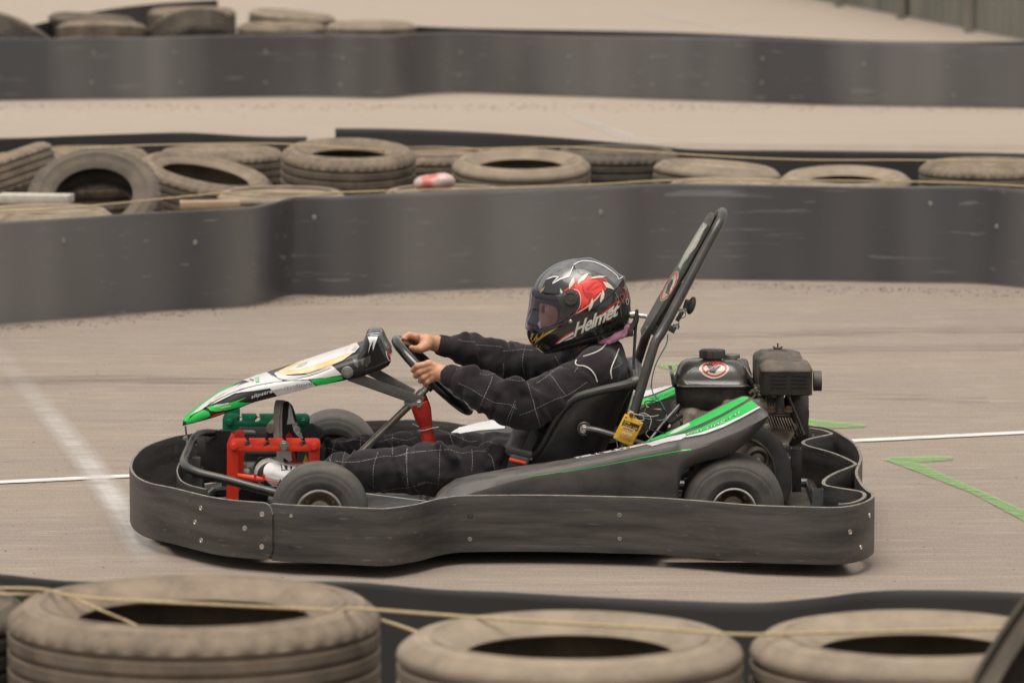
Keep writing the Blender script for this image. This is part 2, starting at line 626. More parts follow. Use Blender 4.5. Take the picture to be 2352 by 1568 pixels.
MAT = {}
MAT['bumper'] = M("worn black bumper plastic", (0.030, 0.027, 0.026), (0.100, 0.090, 0.082), 0.48, scale=9, stretch=(0.35, 0.35, 3.5), bump=0.35, bscale=40, bstretch=(0.25, 0.25, 7), scratch=0.95, detail=8, lo=.35, hi=.75, sscale=48)
MAT['bumperedge'] = M("scuffed grey plastic edge", (0.16, 0.145, 0.125), (0.30, 0.27, 0.235), 0.8, scale=40)
MAT['barrier'] = M("grey black barrier sheet", (0.066, 0.065, 0.068), (0.200, 0.194, 0.190), 0.38, scale=.75, stretch=(1, 1, 0.12), bump=0.25, bscale=6, bstretch=(.4, .4, 4), detail=3, lo=.42, hi=.68, scratch=0.7, sscale=16)  # broad pale bands are curvature sheen painted into the sheet colour
MAT['barriershade'] = M("shade-darkened barrier sheet", (0.024, 0.023, 0.024), (0.042, 0.040, 0.040), 0.55, scale=.8, stretch=(1, 1, .3), detail=4, scratch=.2, sscale=16)  # darker copy of the sheet: shade on the inner sides put into its colour
MAT['barrieredge'] = M("worn barrier edge", (0.15, 0.135, 0.12), (0.24, 0.21, 0.18), 0.8, scale=20)
MAT['tyre'] = M("dusty old tyre rubber", (0.062, 0.052, 0.042), (0.165, 0.134, 0.102), 0.85, scale=7, detail=8, dmin=-.25, dust=0.85, dustc=(0.37, 0.285, 0.20), bump=0.3, bscale=60)
MAT['tyre2'] = M("dark old tyre rubber", (0.035, 0.031, 0.027), (0.095, 0.08, 0.064), 0.85, scale=9, detail=8, dmin=-.1, dust=0.6, dustc=(0.28, 0.225, 0.165), bump=0.3, bscale=60)
MAT['tyre3'] = M("pale dusty tyre rubber", (0.090, 0.076, 0.058), (0.215, 0.175, 0.130), 0.88, scale=6, detail=8, dmin=-.15, dust=0.9, dustc=(0.43, 0.345, 0.25), bump=0.3, bscale=60)
MAT['slick'] = M("kart tyre rubber", (0.040, 0.037, 0.035), (0.085, 0.079, 0.073), 0.6, scale=12, dust=0.35, bump=0.15, bscale=90)
MAT['black'] = M("black painted steel", (0.012, 0.012, 0.013), (0.03, 0.028, 0.027), 0.32, scale=25, coat=0.4, dust=0.25)
MAT['blackplastic'] = M("black moulded plastic", (0.02, 0.02, 0.02), (0.04, 0.038, 0.036), 0.45, scale=20, dust=0.3, bump=0.1, bscale=300)
MAT['pod'] = M("dusty black pod plastic", (0.035, 0.033, 0.032), (0.065, 0.06, 0.056), 0.42, scale=8, stretch=(.6, .6, 2), dust=0.5, dustc=(0.22, 0.19, 0.165), bump=0.08, bscale=150, scratch=.15)
MAT['gloss'] = M("gloss black shell", (0.008, 0.008, 0.009), (0.014, 0.013, 0.013), 0.22, coat=1.0, scale=12, rvar=.05)
MAT['seat'] = M("black glassfibre seat", (0.016, 0.016, 0.016), (0.034, 0.033, 0.031), 0.36, scale=10, dust=0.22, bump=0.1, bscale=120, coat=.2)
MAT['white'] = M("white vinyl", (0.74, 0.73, 0.72), (0.60, 0.57, 0.53), 0.4, scale=10, detail=9, lo=.5, hi=.8, coat=0.25)
MAT['silver'] = M("silver print", (0.26, 0.26, 0.26), (0.15, 0.15, 0.15), 0.22, coat=1.0, metal=.4)
MAT['green'] = M("green vinyl", (0.015, 0.58, 0.085), (0.02, 0.45, 0.09), 0.42, scale=14, coat=0.25, detail=9, lo=.45, hi=.8)
MAT['greendusty'] = M("scuffed green vinyl", (0.015, 0.54, 0.085), (0.08, 0.26, 0.08), 0.5, scale=9, coat=0.15, detail=10, lo=.52, hi=.74)
MAT['yellow'] = M("yellow vinyl", (0.78, 0.52, 0.20), (0.84, 0.70, 0.48), 0.45, scale=14, coat=0.2)
MAT['ltgreen'] = M("faded pale green film", (0.36, 0.44, 0.36), (0.50, 0.52, 0.45), 0.5, scale=30, stretch=(1, 1, 1))
MAT['red'] = M("red print", (0.62, 0.025, 0.02), (0.45, 0.012, 0.012), 0.35, coat=0.5, scale=25)
MAT['redglow'] = M("bright red print", (0.92, 0.06, 0.035), (0.74, 0.03, 0.02), 0.3, coat=0.8, scale=25)
MAT['gold'] = M("gold print", (0.50, 0.33, 0.07), (0.36, 0.22, 0.04), 0.35, coat=0.6)
MAT['ivory'] = M("ivory print", (0.72, 0.68, 0.58), (0.6, 0.54, 0.42), 0.35, coat=0.6)
MAT['navy'] = M("dark blue print", (0.02, 0.03, 0.11), None, 0.35, coat=0.5)
MAT['blackprint'] = M("black print", (0.012, 0.012, 0.013), (0.02, 0.019, 0.019), 0.38, coat=0.3)
MAT['redpaint'] = M("red painted steel", (0.78, 0.045, 0.012), (0.62, 0.03, 0.012), 0.42, scale=30, coat=0.3, detail=8, bump=.1, bscale=100)
MAT['greenpaint'] = M("dark green painted steel", (0.0, 0.185, 0.085), (0.0, 0.14, 0.062), 0.4, scale=30, coat=0.3, bump=.1, bscale=100)
MAT['baresteel'] = M("bare worn steel", (0.46, 0.42, 0.36), (0.30, 0.265, 0.21), 0.42, metal=0.85, scale=25, detail=8)
MAT['greysteel'] = M("grey zinc plate", (0.29, 0.285, 0.265), (0.20, 0.195, 0.175), 0.55, metal=0.4, scale=30, detail=8, bump=.15)
MAT['chrome'] = M("bright fastener", (0.62, 0.60, 0.56), (0.4, 0.38, 0.34), 0.3, metal=0.9, scale=60)
MAT['alu'] = M("greasy cast aluminium", (0.34, 0.295, 0.235), (0.12, 0.098, 0.078), 0.6, metal=0.35, scale=22, detail=9, bump=0.5, bscale=130)
MAT['darkengine'] = M("oily dark engine metal", (0.035, 0.03, 0.026), (0.09, 0.078, 0.065), 0.55, metal=0.3, scale=30, detail=9, dust=.35, bump=.4, bscale=150)
MAT['rust'] = M("rusty bolt", (0.16, 0.075, 0.04), (0.09, 0.06, 0.045), 0.8, scale=60)
MAT['muffler'] = M("dusty black heat shield", (0.030, 0.028, 0.026), (0.06, 0.054, 0.048), 0.55, scale=14, dust=0.75, dustc=(0.27, 0.215, 0.165), bump=.15, bscale=150)
MAT['tank'] = M("gloss black tank", (0.012, 0.011, 0.011), (0.035, 0.03, 0.027), 0.28, scale=12, coat=0.9, dust=0.32, dustc=(0.24, 0.2, 0.16))
MAT['tanklow'] = M("dusty tank underside", (0.020, 0.018, 0.016), (0.06, 0.05, 0.041), 0.55, scale=30, detail=10, dust=.3)
MAT['redfoam'] = M("red foam wrap", (0.60, 0.032, 0.018), (0.48, 0.022, 0.014), 0.6, scale=30, bump=0.9, bscale=140)
MAT['orange'] = M("red buckle button", (0.85, 0.07, 0.03), None, 0.35)
MAT['strap'] = M("black webbing", (0.016, 0.016, 0.018), (0.03, 0.03, 0.032), 0.7, bump=.5, bscale=400, sheen=.2)
MAT['zip'] = M("pale zip tie", (0.50, 0.49, 0.45), (0.36, 0.35, 0.31), 0.5)
MAT['wire'] = M("black wire", (0.012, 0.013, 0.015), None, 0.4)
MAT['bluewire'] = M("blue wire", (0.05, 0.16, 0.22), None, 0.4)
MAT['boxyellow'] = M("yellow timing box", (0.78, 0.42, 0.015), (0.62, 0.30, 0.012), 0.42, scale=18, detail=8, coat=.3, lo=.5, hi=.8)
MAT['rim'] = M("kart wheel rim", (0.50, 0.43, 0.35), (0.30, 0.24, 0.18), 0.5, metal=0.3, scale=14, detail=8)
MAT['rimedge'] = M("polished rim lip", (0.75, 0.73, 0.70), (0.5, 0.47, 0.43), 0.3, metal=0.8)
MAT['suit'] = M("black cotton race suit", (0.0185, 0.0132, 0.0165), (0.030, 0.0225, 0.027), 0.9, scale=6, detail=8, bump=0.6, bscale=420, sheen=0.16, spec=.25)
MAT['stitch'] = M("white stitching", (0.31, 0.30, 0.275), (0.15, 0.145, 0.135), 0.8, scale=80)
MAT['stitchdim'] = M("grey stitching", (0.20, 0.195, 0.185), (0.12, 0.115, 0.11), 0.8, scale=80)
MAT['piping'] = M("cream piping", (0.76, 0.73, 0.64), (0.62, 0.58, 0.5), 0.7)
MAT['skin'] = M("skin", (0.62, 0.335, 0.205), (0.54, 0.27, 0.16), 0.5, scale=35, detail=5, sss=0.25, bump=.12, bscale=250, lo=.3, hi=.75)
MAT['pink'] = M("pink scarf", (0.78, 0.36, 0.54), (0.64, 0.26, 0.43), 0.85, scale=60, bump=.8, bscale=150, sheen=.3)
MAT['lining'] = M("black helmet lining", (0.012, 0.011, 0.012), None, 0.95)
MAT['shoeblack'] = M("black shoe suede", (0.014, 0.013, 0.015), (0.028, 0.026, 0.028), 0.8, bump=.4, bscale=300)
MAT['shoewhite'] = M("white shoe canvas", (0.80, 0.79, 0.79), (0.68, 0.67, 0.67), 0.6, scale=20, bump=.2, bscale=300)
MAT['shoered'] = M("red shoe panel", (0.62, 0.02, 0.03), None, 0.55)
MAT['solewhite'] = M("off white rubber sole", (0.68, 0.66, 0.61), (0.5, 0.47, 0.42), 0.55, scale=20)
MAT['rope'] = M("tan rope", (0.56, 0.44, 0.27), (0.44, 0.34, 0.19), 0.8, scale=100)
MAT['wood'] = M("pale sawn board", (0.42, 0.30, 0.20), (0.32, 0.23, 0.14), 0.7, scale=12, stretch=(1, 8, 8))
MAT['whiteboard'] = M("weathered white board", (0.56, 0.52, 0.45), (0.44, 0.39, 0.33), 0.7)
MAT['concrete'] = M("concrete", (0.30, 0.28, 0.25), (0.22, 0.205, 0.185), 0.85, scale=3, bump=.3, bscale=30)
MAT['wallpaint'] = M("weathered grey green steel", (0.20, 0.20, 0.17), (0.13, 0.13, 0.11), 0.6, scale=2.0, stretch=(1, 1, .3))
MAT['glow'] = MAT['white']

def glass(name, tintc, rough=0.03, mixf=0.6):
    m = bpy.data.materials.new(name); m.use_nodes = True
    N = m.node_tree.nodes; L = m.node_tree.links
    N.clear()
    out = N.new("ShaderNodeOutputMaterial")
    tr = N.new("ShaderNodeBsdfTransparent"); tr.inputs[0].default_value = (*tintc, 1)
    gl = N.new("ShaderNodeBsdfGlossy"); gl.inputs['Roughness'].default_value = rough; gl.inputs[0].default_value = (0.9, 0.9, 1.0, 1)
    fr = N.new("ShaderNodeFresnel"); fr.inputs[0].default_value = 1.55
    df = N.new("ShaderNodeBsdfDiffuse"); df.inputs[0].default_value = (0.30, 0.27, 0.38, 1)
    m1 = N.new("ShaderNodeMixShader"); m1.inputs[0].default_value = 0.08
    L.new(tr.outputs[0], m1.inputs[1]); L.new(df.outputs[0], m1.inputs[2])
    mx = N.new("ShaderNodeMixShader")
    L.new(fr.outputs[0], mx.inputs[0]); L.new(m1.outputs[0], mx.inputs[1]); L.new(gl.outputs[0], mx.inputs[2])
    L.new(mx.outputs[0], out.inputs[0])
    return m
MAT['visor'] = glass("smoked purple visor", (0.87, 0.83, 0.93))
# ================================================================ SETTING
def asphalt():
    m = bpy.data.materials.new("worn asphalt"); m.use_nodes = True
    nt = m.node_tree; N = nt.nodes; L = nt.links; b = N['Principled BSDF']
    tc = N.new("ShaderNodeTexCoord")
    def noise(sc, st=(1, 1, 1), det=5, ro=0.6):
        mp = N.new("ShaderNodeMapping"); mp.inputs['Scale'].default_value = st
        L.new(tc.outputs['Object'], mp.inputs[0])
        n = N.new("ShaderNodeTexNoise"); n.inputs['Scale'].default_value = sc; n.inputs['Detail'].default_value = det; n.inputs['Roughness'].default_value = ro
        L.new(mp.outputs[0], n.inputs['Vector']); return n.outputs[0]
    def mr(s, a, bb, c=0.0, d=1.0):
        r = N.new("ShaderNodeMapRange"); r.inputs[1].default_value = a; r.inputs[2].default_value = bb; r.inputs[3].default_value = c; r.inputs[4].default_value = d
        L.new(s, r.inputs[0]); return r.outputs[0]
    def mix(f, a, bb, t='MIX'):
        x = N.new("ShaderNodeMix"); x.data_type = 'RGBA'; x.blend_type = t
        if hasattr(f, 'default_value'): L.new(f, x.inputs[0])
        else: x.inputs[0].default_value = f
        for s, i in ((a, 6), (bb, 7)):
            if isinstance(s, tuple): x.inputs[i].default_value = (*s, 1)
            else: L.new(s, x.inputs[i])
        return x.outputs[2]
    # large pale and darker areas, rubbered-in lines along the driving direction, aggregate grain
    big = noise(0.35, (1, 1.6, 1), 5)
    lanes = noise(1.5, (0.10, 1, 1), 6, .65)
    fine = noise(14.0, (0.05, 1, 1), 5, .75)
    fine2 = noise(45.0, (0.09, 1, 1), 3, .7)
    grain = noise(260.0, (0.5, 1, 1), 3)
    c = mix(mr(big, .3, .7), (0.298, 0.236, 0.178), (0.362, 0.288, 0.215))
    c = mix(mr(lanes, .34, .70, 0, .75), c, (0.235, 0.19, 0.162))
    c = mix(mr(fine, .35, .70, 0, .62), c, (0.175, 0.145, 0.128))
    c = mix(mr(fine2, .52, .74, 0, .5), c, (0.56, 0.48, 0.415))
    c = mix(mr(grain, .45, .72, 0, .40), c, (0.60, 0.52, 0.45))
    c = mix(mr(grain, .5, .28, 0, .42), c, (0.12, 0.10, 0.088))
    sx = N.new("ShaderNodeSeparateXYZ"); L.new(tc.outputs['Object'], sx.inputs[0])
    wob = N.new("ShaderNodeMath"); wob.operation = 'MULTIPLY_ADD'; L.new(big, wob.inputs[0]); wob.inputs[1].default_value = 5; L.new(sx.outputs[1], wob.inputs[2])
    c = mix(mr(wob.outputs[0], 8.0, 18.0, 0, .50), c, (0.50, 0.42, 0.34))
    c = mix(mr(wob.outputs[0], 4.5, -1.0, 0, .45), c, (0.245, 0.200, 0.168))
    L.new(c, b.inputs['Base Color'])
    b.inputs['Roughness'].default_value = 0.85
    b.inputs['Specular IOR Level'].default_value = 0.5
    bp = N.new("ShaderNodeBump"); bp.inputs['Strength'].default_value = 0.25; bp.inputs['Distance'].default_value = 0.003
    L.new(grain, bp.inputs['Height']); L.new(bp.outputs[0], b.inputs['Normal'])
    return m
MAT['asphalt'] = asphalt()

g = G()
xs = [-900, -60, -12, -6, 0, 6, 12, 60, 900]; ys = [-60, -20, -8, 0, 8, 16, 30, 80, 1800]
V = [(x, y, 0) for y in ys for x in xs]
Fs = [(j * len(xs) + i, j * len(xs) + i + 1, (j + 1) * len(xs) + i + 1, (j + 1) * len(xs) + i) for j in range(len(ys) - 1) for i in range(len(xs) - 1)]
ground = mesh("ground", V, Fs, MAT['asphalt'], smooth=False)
setp(ground, "worn beige asphalt of the kart circuit", None, None, 'structure')

def paint(name, c, cover=0.5, sc=18.0, soft=.12, amax=1.0, st=(.25, 1, 1)):
    """road paint worn through to the asphalt: patches of the sheet are transparent"""
    m = bpy.data.materials.new(name); m.use_nodes = True
    N = m.node_tree.nodes; L = m.node_tree.links; b = N['Principled BSDF']
    tc = N.new("ShaderNodeTexCoord"); mp = N.new("ShaderNodeMapping"); mp.inputs['Scale'].default_value = st
    L.new(tc.outputs['Object'], mp.inputs[0])
    n = N.new("ShaderNodeTexNoise"); n.inputs['Scale'].default_value = sc; n.inputs['Detail'].default_value = 9; n.inputs['Roughness'].default_value = .75
    L.new(mp.outputs[0], n.inputs['Vector'])
    r = N.new("ShaderNodeMapRange"); r.inputs[1].default_value = cover - soft; r.inputs[2].default_value = cover + soft; r.inputs[4].default_value = amax
    L.new(n.outputs[0], r.inputs[0])
    b.inputs['Base Color'].default_value = (*c, 1); b.inputs['Roughness'].default_value = .8
    L.new(r.outputs[0], b.inputs['Alpha'])
    return m
MAT['linewhite'] = paint("white line paint", (0.78, 0.75, 0.71), 0.36, 30, .16)
MAT['linefaded'] = paint("faded white line paint", (0.60, 0.57, 0.53), 0.50, 5, .24, .55, (.8, 1, 1))
MAT['linegreen'] = paint("green spray paint", (0.24, 0.50, 0.16), 0.48, 34, .20, .85, (.5, 1, 1))

def marking(name, px, mat, label, z=0.004):
    P = [UZ(x, y, z) for x, y in px]
    o = mesh(name, P, [tuple(range(len(P)))], MAT[mat], smooth=False)
    if o.data.polygons[0].normal.z < 0: o.data.flip_normals()
    return setp(o, label, None, None, 'structure')

a = UZ(0, 1109); b_ = UZ(2352, 995); d = (b_ - a) / np.linalg.norm(b_ - a); nn = np.array([-d[1], d[0], 0]) * 0.030
P = [a - d * 6 - nn, b_ + d * 6 - nn, b_ + d * 6 + nn, a - d * 6 + nn]
o = mesh("white_line", [(p[0], p[1], 0.004) for p in P], [(0, 1, 2, 3)], MAT['linewhite'], smooth=False)
setp(o, "thin straight white line painted along the track behind the kart", None, None, 'structure')
def soft_line(px, widths, fades, label, z=.008):
    P = catmull([np.array([*UZ(x, y, z)[:2], z]) for x, y in px], 10); T = frames(P); n_ = len(P)
    V = []; A = []; Fs = []
    for i, p in enumerate(P):
        t = T[i][0]; n = np.array([-t[1], t[0], 0]); u = i / (n_ - 1) * (len(px) - 1)
        w = np.interp(u, range(len(px)), widths); f = np.interp(u, range(len(px)), fades)
        for k, c in enumerate((-1, -.6, -.25, .25, .6, 1)):
            V.append(p + n * w / 2 * c); A.append(f * (0, .55, 1, 1, .55, 0)[k])
    for i in range(n_ - 1):
        for k in range(5): Fs.append((i * 6 + k, (i + 1) * 6 + k, (i + 1) * 6 + k + 1, i * 6 + k + 1))
    o = mesh("faded_line", V, Fs, MAT['softline'], smooth=False)
    at = o.data.attributes.new("wear", 'FLOAT', 'POINT'); at.data.foreach_set('value', A)
    if o.data.polygons[0].normal.z < 0: o.data.flip_normals()
    return setp(o, label, None, None, 'structure')
MAT['softline'] = paint("worn away white line", (0.66, 0.63, 0.59), 0.42, 7, .3, 1.0, (.5, 1, 1))
_N = MAT['softline'].node_tree.nodes; _L = MAT['softline'].node_tree.links; _b = _N['Principled BSDF']
_a = _N.new("ShaderNodeAttribute"); _a.attribute_name = "wear"; _m = _N.new("ShaderNodeMath"); _m.operation = 'MULTIPLY'
_src = _b.inputs['Alpha'].links[0].from_socket; _L.new(_src, _m.inputs[0]); _L.new(_a.outputs['Fac'], _m.inputs[1]); _L.new(_m.outputs[0], _b.inputs['Alpha'])
soft_line([(-30, 780), (60, 890), (140, 985), (215, 1080), (275, 1165), (318, 1240), (345, 1310)], [.10, .11, .12, .12, .12, .12, .12], [.12, .3, .7, .9, 1.0, .8, 0], "wide faded white line crossing the track in front of the kart")
marking("faded_line", [(1290, 262), (1330, 262), (1500, 328), (1450, 330)], 'linefaded', "faded white line on the far stretch of track between the barriers")
marking("faded_line", [(1460, 28), (1500, 28), (1770, 84), (1720, 84)], 'linefaded', "faint white line on the farthest stretch of track")
marking("green_mark", [(2030, 1054), (2050, 1048), (2190, 1046), (2190, 1054), (2110, 1062), (2352, 1170), (2420, 1200), (2420, 1222), (2352, 1195), (2230, 1130), (2080, 1072)], 'linegreen', "green sprayed arrow to the right of the kart")
marking("green_mark", [(1830, 950), (1870, 962), (1990, 974), (1985, 980), (1920, 982), (1830, 978)], 'linegreen', "green sprayed stroke behind the engine of the kart")
marking("green_mark", [(1500, 836), (1560, 834), (1600, 846), (1540, 850)], 'linegreen', "green sprayed dab between the seat and the fuel tank")

# tyre rubber laid on the asphalt, crumbs and grit swept against the barriers
def skid_mat():
    m = bpy.data.materials.new("tyre rubber on asphalt"); m.use_nodes = True
    N = m.node_tree.nodes; L = m.node_tree.links; b = N['Principled BSDF']
    tc = N.new("ShaderNodeTexCoord"); mp = N.new("ShaderNodeMapping"); mp.inputs['Scale'].default_value = (.12, 1, 1)
    L.new(tc.outputs['Object'], mp.inputs[0])
    n = N.new("ShaderNodeTexNoise"); n.inputs['Scale'].default_value = 26; n.inputs['Detail'].default_value = 7; n.inputs['Roughness'].default_value = .7
    L.new(mp.outputs[0], n.inputs['Vector'])
    r = N.new("ShaderNodeMapRange"); r.inputs[1].default_value = .40; r.inputs[2].default_value = .66; r.inputs[4].default_value = .42
    L.new(n.outputs[0], r.inputs[0]); L.new(r.outputs[0], b.inputs['Alpha'])
    b.inputs['Base Color'].default_value = (.06, .052, .047, 1); b.inputs['Roughness'].default_value = .7
    return m
MAT['skid'] = skid_mat()
def skid(pts, w, label, z):
    P = catmull([(x, y, z) for x, y in pts], 12); T = frames(P); V = []
    for i, p in enumerate(P):
        t = T[i][0]; n = np.array([-t[1], t[0], 0]); ww = w * (.35 + .65 * math.sin(math.pi * min(max(i / (len(P) - 1), .02), .98)))
        V += [p + n * ww / 2, p - n * ww / 2]
    Fs = [(2 * i, 2 * i + 2, 2 * i + 3, 2 * i + 1) for i in range(len(P) - 1)]
    o = mesh("skid_mark", V, Fs, MAT['skid'], smooth=False)
    if o.data.polygons[0].normal.z < 0: o.data.flip_normals()
    setp(o, label, None, None, 'structure')
skid([(-.2, 4.3), (.8, 4.55), (2.0, 4.75), (3.4, 4.6)], .13, "dark curved skid mark above the engine", .0135)
skid([(.2, 3.9), (1.2, 4.1), (2.2, 4.2), (3.4, 4.0)], .10, "second skid mark right of the engine", .0140)
skid([(-3, 2.9), (-1.4, 3.25), (.2, 3.1), (1.6, 2.7)], .16, "faint skid mark running behind the driver", .0145)
skid([(-3, -1.9), (-1.0, -2.2), (.8, -2.05), (3, -2.3)], .14, "faint skid mark in front of the near bumper", .0150)
skid([(-3.5, 12.6), (-1, 12.2), (1, 12.3), (3.5, 11.8)], .2, "skid mark on the far stretch of track", .0155)
skid([(-3.5, 13.9), (-1, 13.6), (1, 13.3), (3.5, 13.2)], .2, "second skid mark on the far stretch of track", .0160)
rng = np.random.RandomState(11)
V = []; Fs = []
def crumb(x, y, s):
    b = len(V); a = rng.rand() * 6
    for k in range(4): V.append((x + s * math.cos(a + k * 1.571) * (1.6 if k % 2 else .7), y + s * math.sin(a + k * 1.571), .001))
    V.append((x, y, s * .9)); 
    for k in range(4): Fs.append((b + k, b + (k + 1) % 4, b + 4))
for k in range(2600):
    crumb(rng.uniform(-3, 3), rng.uniform(-3.2, 4.6), rng.uniform(.0012, .0032))
for k in range(1500):
    x = rng.uniform(-2.6, 2.8); yb = np.interp(x, [-2.6, -1.95, -1.4, -.83, 0, .76, 2.8], [4.6, 4.9, 5.35, 5.95, 6.2, 6.55, 5.9]); crumb(x, yb - .03 - abs(rng.normal()) * .14, rng.uniform(.002, .006))
for k in range(900):
    x = rng.uniform(-4, 4); crumb(x, 16.6 - abs(rng.normal()) * .3, rng.uniform(.003, .008))
MAT['crumb'] = M("rubber crumbs and grit", (.07, .06, .05), (.34, .28, .23), .9, scale=9)
o = mesh("grit", V, Fs, MAT['crumb'], smooth=False); setp(o, "rubber crumbs and grit scattered on the track", None, None, 'stuff')

# ---------------------------------------------------------------- barriers
HB = 0.40
def barrier(name, pts, H, label, bolts=(), th=0.014, wob=0.012, seed=0, ext=True, group="black track barriers", joints=False, dark=False):
    """pts: ground line (X,Y). one long upright sheet with a worn edge"""
    P = catmull([(x, y, 0) for x, y in pts], 10)
    N = len(P)
    T = frames(P)
    rt = root(name, (float(P[0][0]), float(P[0][1]), 0), label, "barrier", group)
    V = []; Fs = []
    rng = np.random.RandomState(seed)
    ph = rng.rand(4) * 6
    zs = [0.006, 0.02, 0.08, 0.16, 0.24, 0.32, 0.385, 0.3985]
    zs = [z * H / 0.40 for z in zs] + [H]
    K = len(zs)
    for side in (0, 1):
        for i, p in enumerate(P):
            t = T[i][0]; n = np.array([-t[1], t[0], 0])
            s = p[0]
            for j, z in enumerate(zs):
                w = wob * (math.sin(s * 3.1 + ph[0]) * .6 + math.sin(s * 7.7 + ph[1] + z * 4) * .4 + math.sin(s * 1.3 + ph[2]) * z * 1.5)
                hh = z + (0.008 * math.sin(s * 2.3 + ph[3]) if j >= K - 2 else 0)
                inset = 0.002 if j == K - 1 else 0
                V.append(p + n * (w + (th / 2 - inset) * (1 if side else -1)) + np.array([0, 0, hh]))
    o = N * K
    for i in range(N - 1):
        for j in range(K - 1):
            a = i * K + j
            Fs.append((a, a + K, a + K + 1, a + 1))
            Fs.append((o + a + 1, o + a + K + 1, o + a + K, o + a))
        a = i * K + K - 1
    sheet = mesh("sheet", V, Fs, MAT['barriershade' if dark else 'barrier'], rt)
    E = []; EF = []
    for i in range(N):
        E += [V[i * K + K - 1] + np.array([0, 0, 0.0008]), V[o + i * K + K - 1] + np.array([0, 0, 0.0008])]
    for i in range(N - 1): EF.append((2 * i, 2 * i + 2, 2 * i + 3, 2 * i + 1))
    mesh("top_edge", E, EF, MAT['barrieredge'], rt, smooth=False)
    # overlapping joints between the sheets, each with its own column of screws
    Ls = np.concatenate([[0], np.cumsum([np.linalg.norm(P[i + 1] - P[i]) for i in range(N - 1)])])
    sj = 0.9 + rng.rand() * .8
    while sj < Ls[-1] - .4 and joints:
        i = int(np.searchsorted(Ls, sj)); i = min(max(i, 1), N - 2)
        JV = []; JF = []
        L2 = .035
        for q in range(7):
            ss = sj + (q / 6 - .5) * L2
            fi = np.interp(ss, Ls, np.arange(N)); i0 = int(fi); f = fi - i0
            for j in range(K):
                vn = np.array(V[i0 * K + j]) * (1 - f) + np.array(V[min(i0 + 1, N - 1) * K + j]) * f
                t = T[i0][0]; n = np.array([-t[1], t[0], 0])
                JV.append(vn - n * .0065 + np.array([0, 0, -.004 if j == K - 1 else .003 if j == 0 else 0]))
        for q in range(6):
            for j in range(K - 1):
                a = q * K + j; JF.append((a, a + K, a + K + 1, a + 1))
        jo = mesh("joint_strip", JV, JF, MAT['barrier'], rt)
        md = jo.modifiers.new("thick", 'SOLIDIFY'); md.thickness = .003; md.offset = -1
        sj += 2.1 + rng.rand() * .7
    if bolts:
        tr = bvh([sheet])
        for x, y in bolts:
            h0 = hit(tr, x, y, 0.0)
            if h0 is None: continue
            gg = G(); cyl_g(gg, h0 + Vector((0, -0.002, 0)), (0, -1, 0), 0.010, 0.004, n=14)
            gg.build("bolt", MAT['greysteel'], rt)
    return rt

def gl(pts, z=0.0, dy=0.0):
    return [(UZ(x, y, z)[0], UZ(x, y, z)[1] + dy) for x, y in pts]

mid_base = [(-420, 790), (-180, 768), (0, 748), (175, 732), (350, 717), (540, 707), (600, 697), (650, 683), (700, 679), (800, 680), (950, 672), (1175, 662), (1325, 655), (1425, 650), (1525, 642), (1625, 641), (1825, 645), (2025, 649), (2225, 652), (2351, 662), (2550, 676), (2800, 690)]
barrier("barrier", gl(mid_base), 0.40, "long dark grey barrier right behind the kart, nearest face of the middle tyre row",
        [(145, 553), (448, 557), (722, 499), (1380, 488), (2137, 468), (2290, 520)], seed=1, wob=0.02)
mid_rear = [(-300, 330), (0, 323), (175, 314), (365, 308), (450, 309), (600, 320), (700, 322)]
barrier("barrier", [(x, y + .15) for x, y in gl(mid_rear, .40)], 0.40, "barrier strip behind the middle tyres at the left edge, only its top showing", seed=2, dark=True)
mid_rear2 = [(770, 299), (900, 301), (1175, 309), (1485, 329), (1600, 340), (1825, 345), (2100, 352), (2351, 356), (2700, 362)]
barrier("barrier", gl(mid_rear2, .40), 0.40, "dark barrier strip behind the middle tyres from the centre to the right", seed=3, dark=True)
far_base = [(-300, 240), (0, 233), (200, 230), (500, 226), (700, 224), (875, 227), (950, 220), (1050, 215), (1175, 218), (1425, 227), (1675, 235), (1925, 243), (2175, 247), (2351, 250), (2700, 256)]
barrier("barrier", gl(far_base), 0.39, "far grey barrier with two rows of pale bolts near the top of the picture",
        [(215, 122), (400, 120), (610, 118), (788, 134), (1057, 121), (1307, 131), (1497, 132), (1752, 135), (1984, 148), (2175, 155),
         (210, 190), (415, 190), (610, 190), (782, 195), (1055, 175), (1307, 189), (1497, 195), (1750, 190), (1960, 211), (2190, 219)], seed=4)
far_rear = [(900, 54), (940, 58), (1175, 66), (1425, 74), (1675, 82), (1925, 90), (2175, 95), (2351, 96), (2700, 104)]
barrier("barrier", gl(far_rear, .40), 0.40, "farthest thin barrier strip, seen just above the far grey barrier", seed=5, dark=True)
fl = [(-200, 55), (0, 66), (110, 50), (180, 34), (330, 14), (500, 2)]
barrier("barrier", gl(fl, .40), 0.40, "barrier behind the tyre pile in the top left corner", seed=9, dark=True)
fg = [(-400, 1290), (-100, 1306), (0, 1313), (180, 1327), (500, 1324), (800, 1330), (1000, 1350), (1175, 1360), (1400, 1376), (1700, 1392), (1850, 1385), (2000, 1366), (2150, 1361), (2352, 1364), (2700, 1380)]
barrier("barrier", gl(fg, .40), 0.40, "near barrier between the kart and the foreground tyres", seed=6, wob=.008, dark=True)

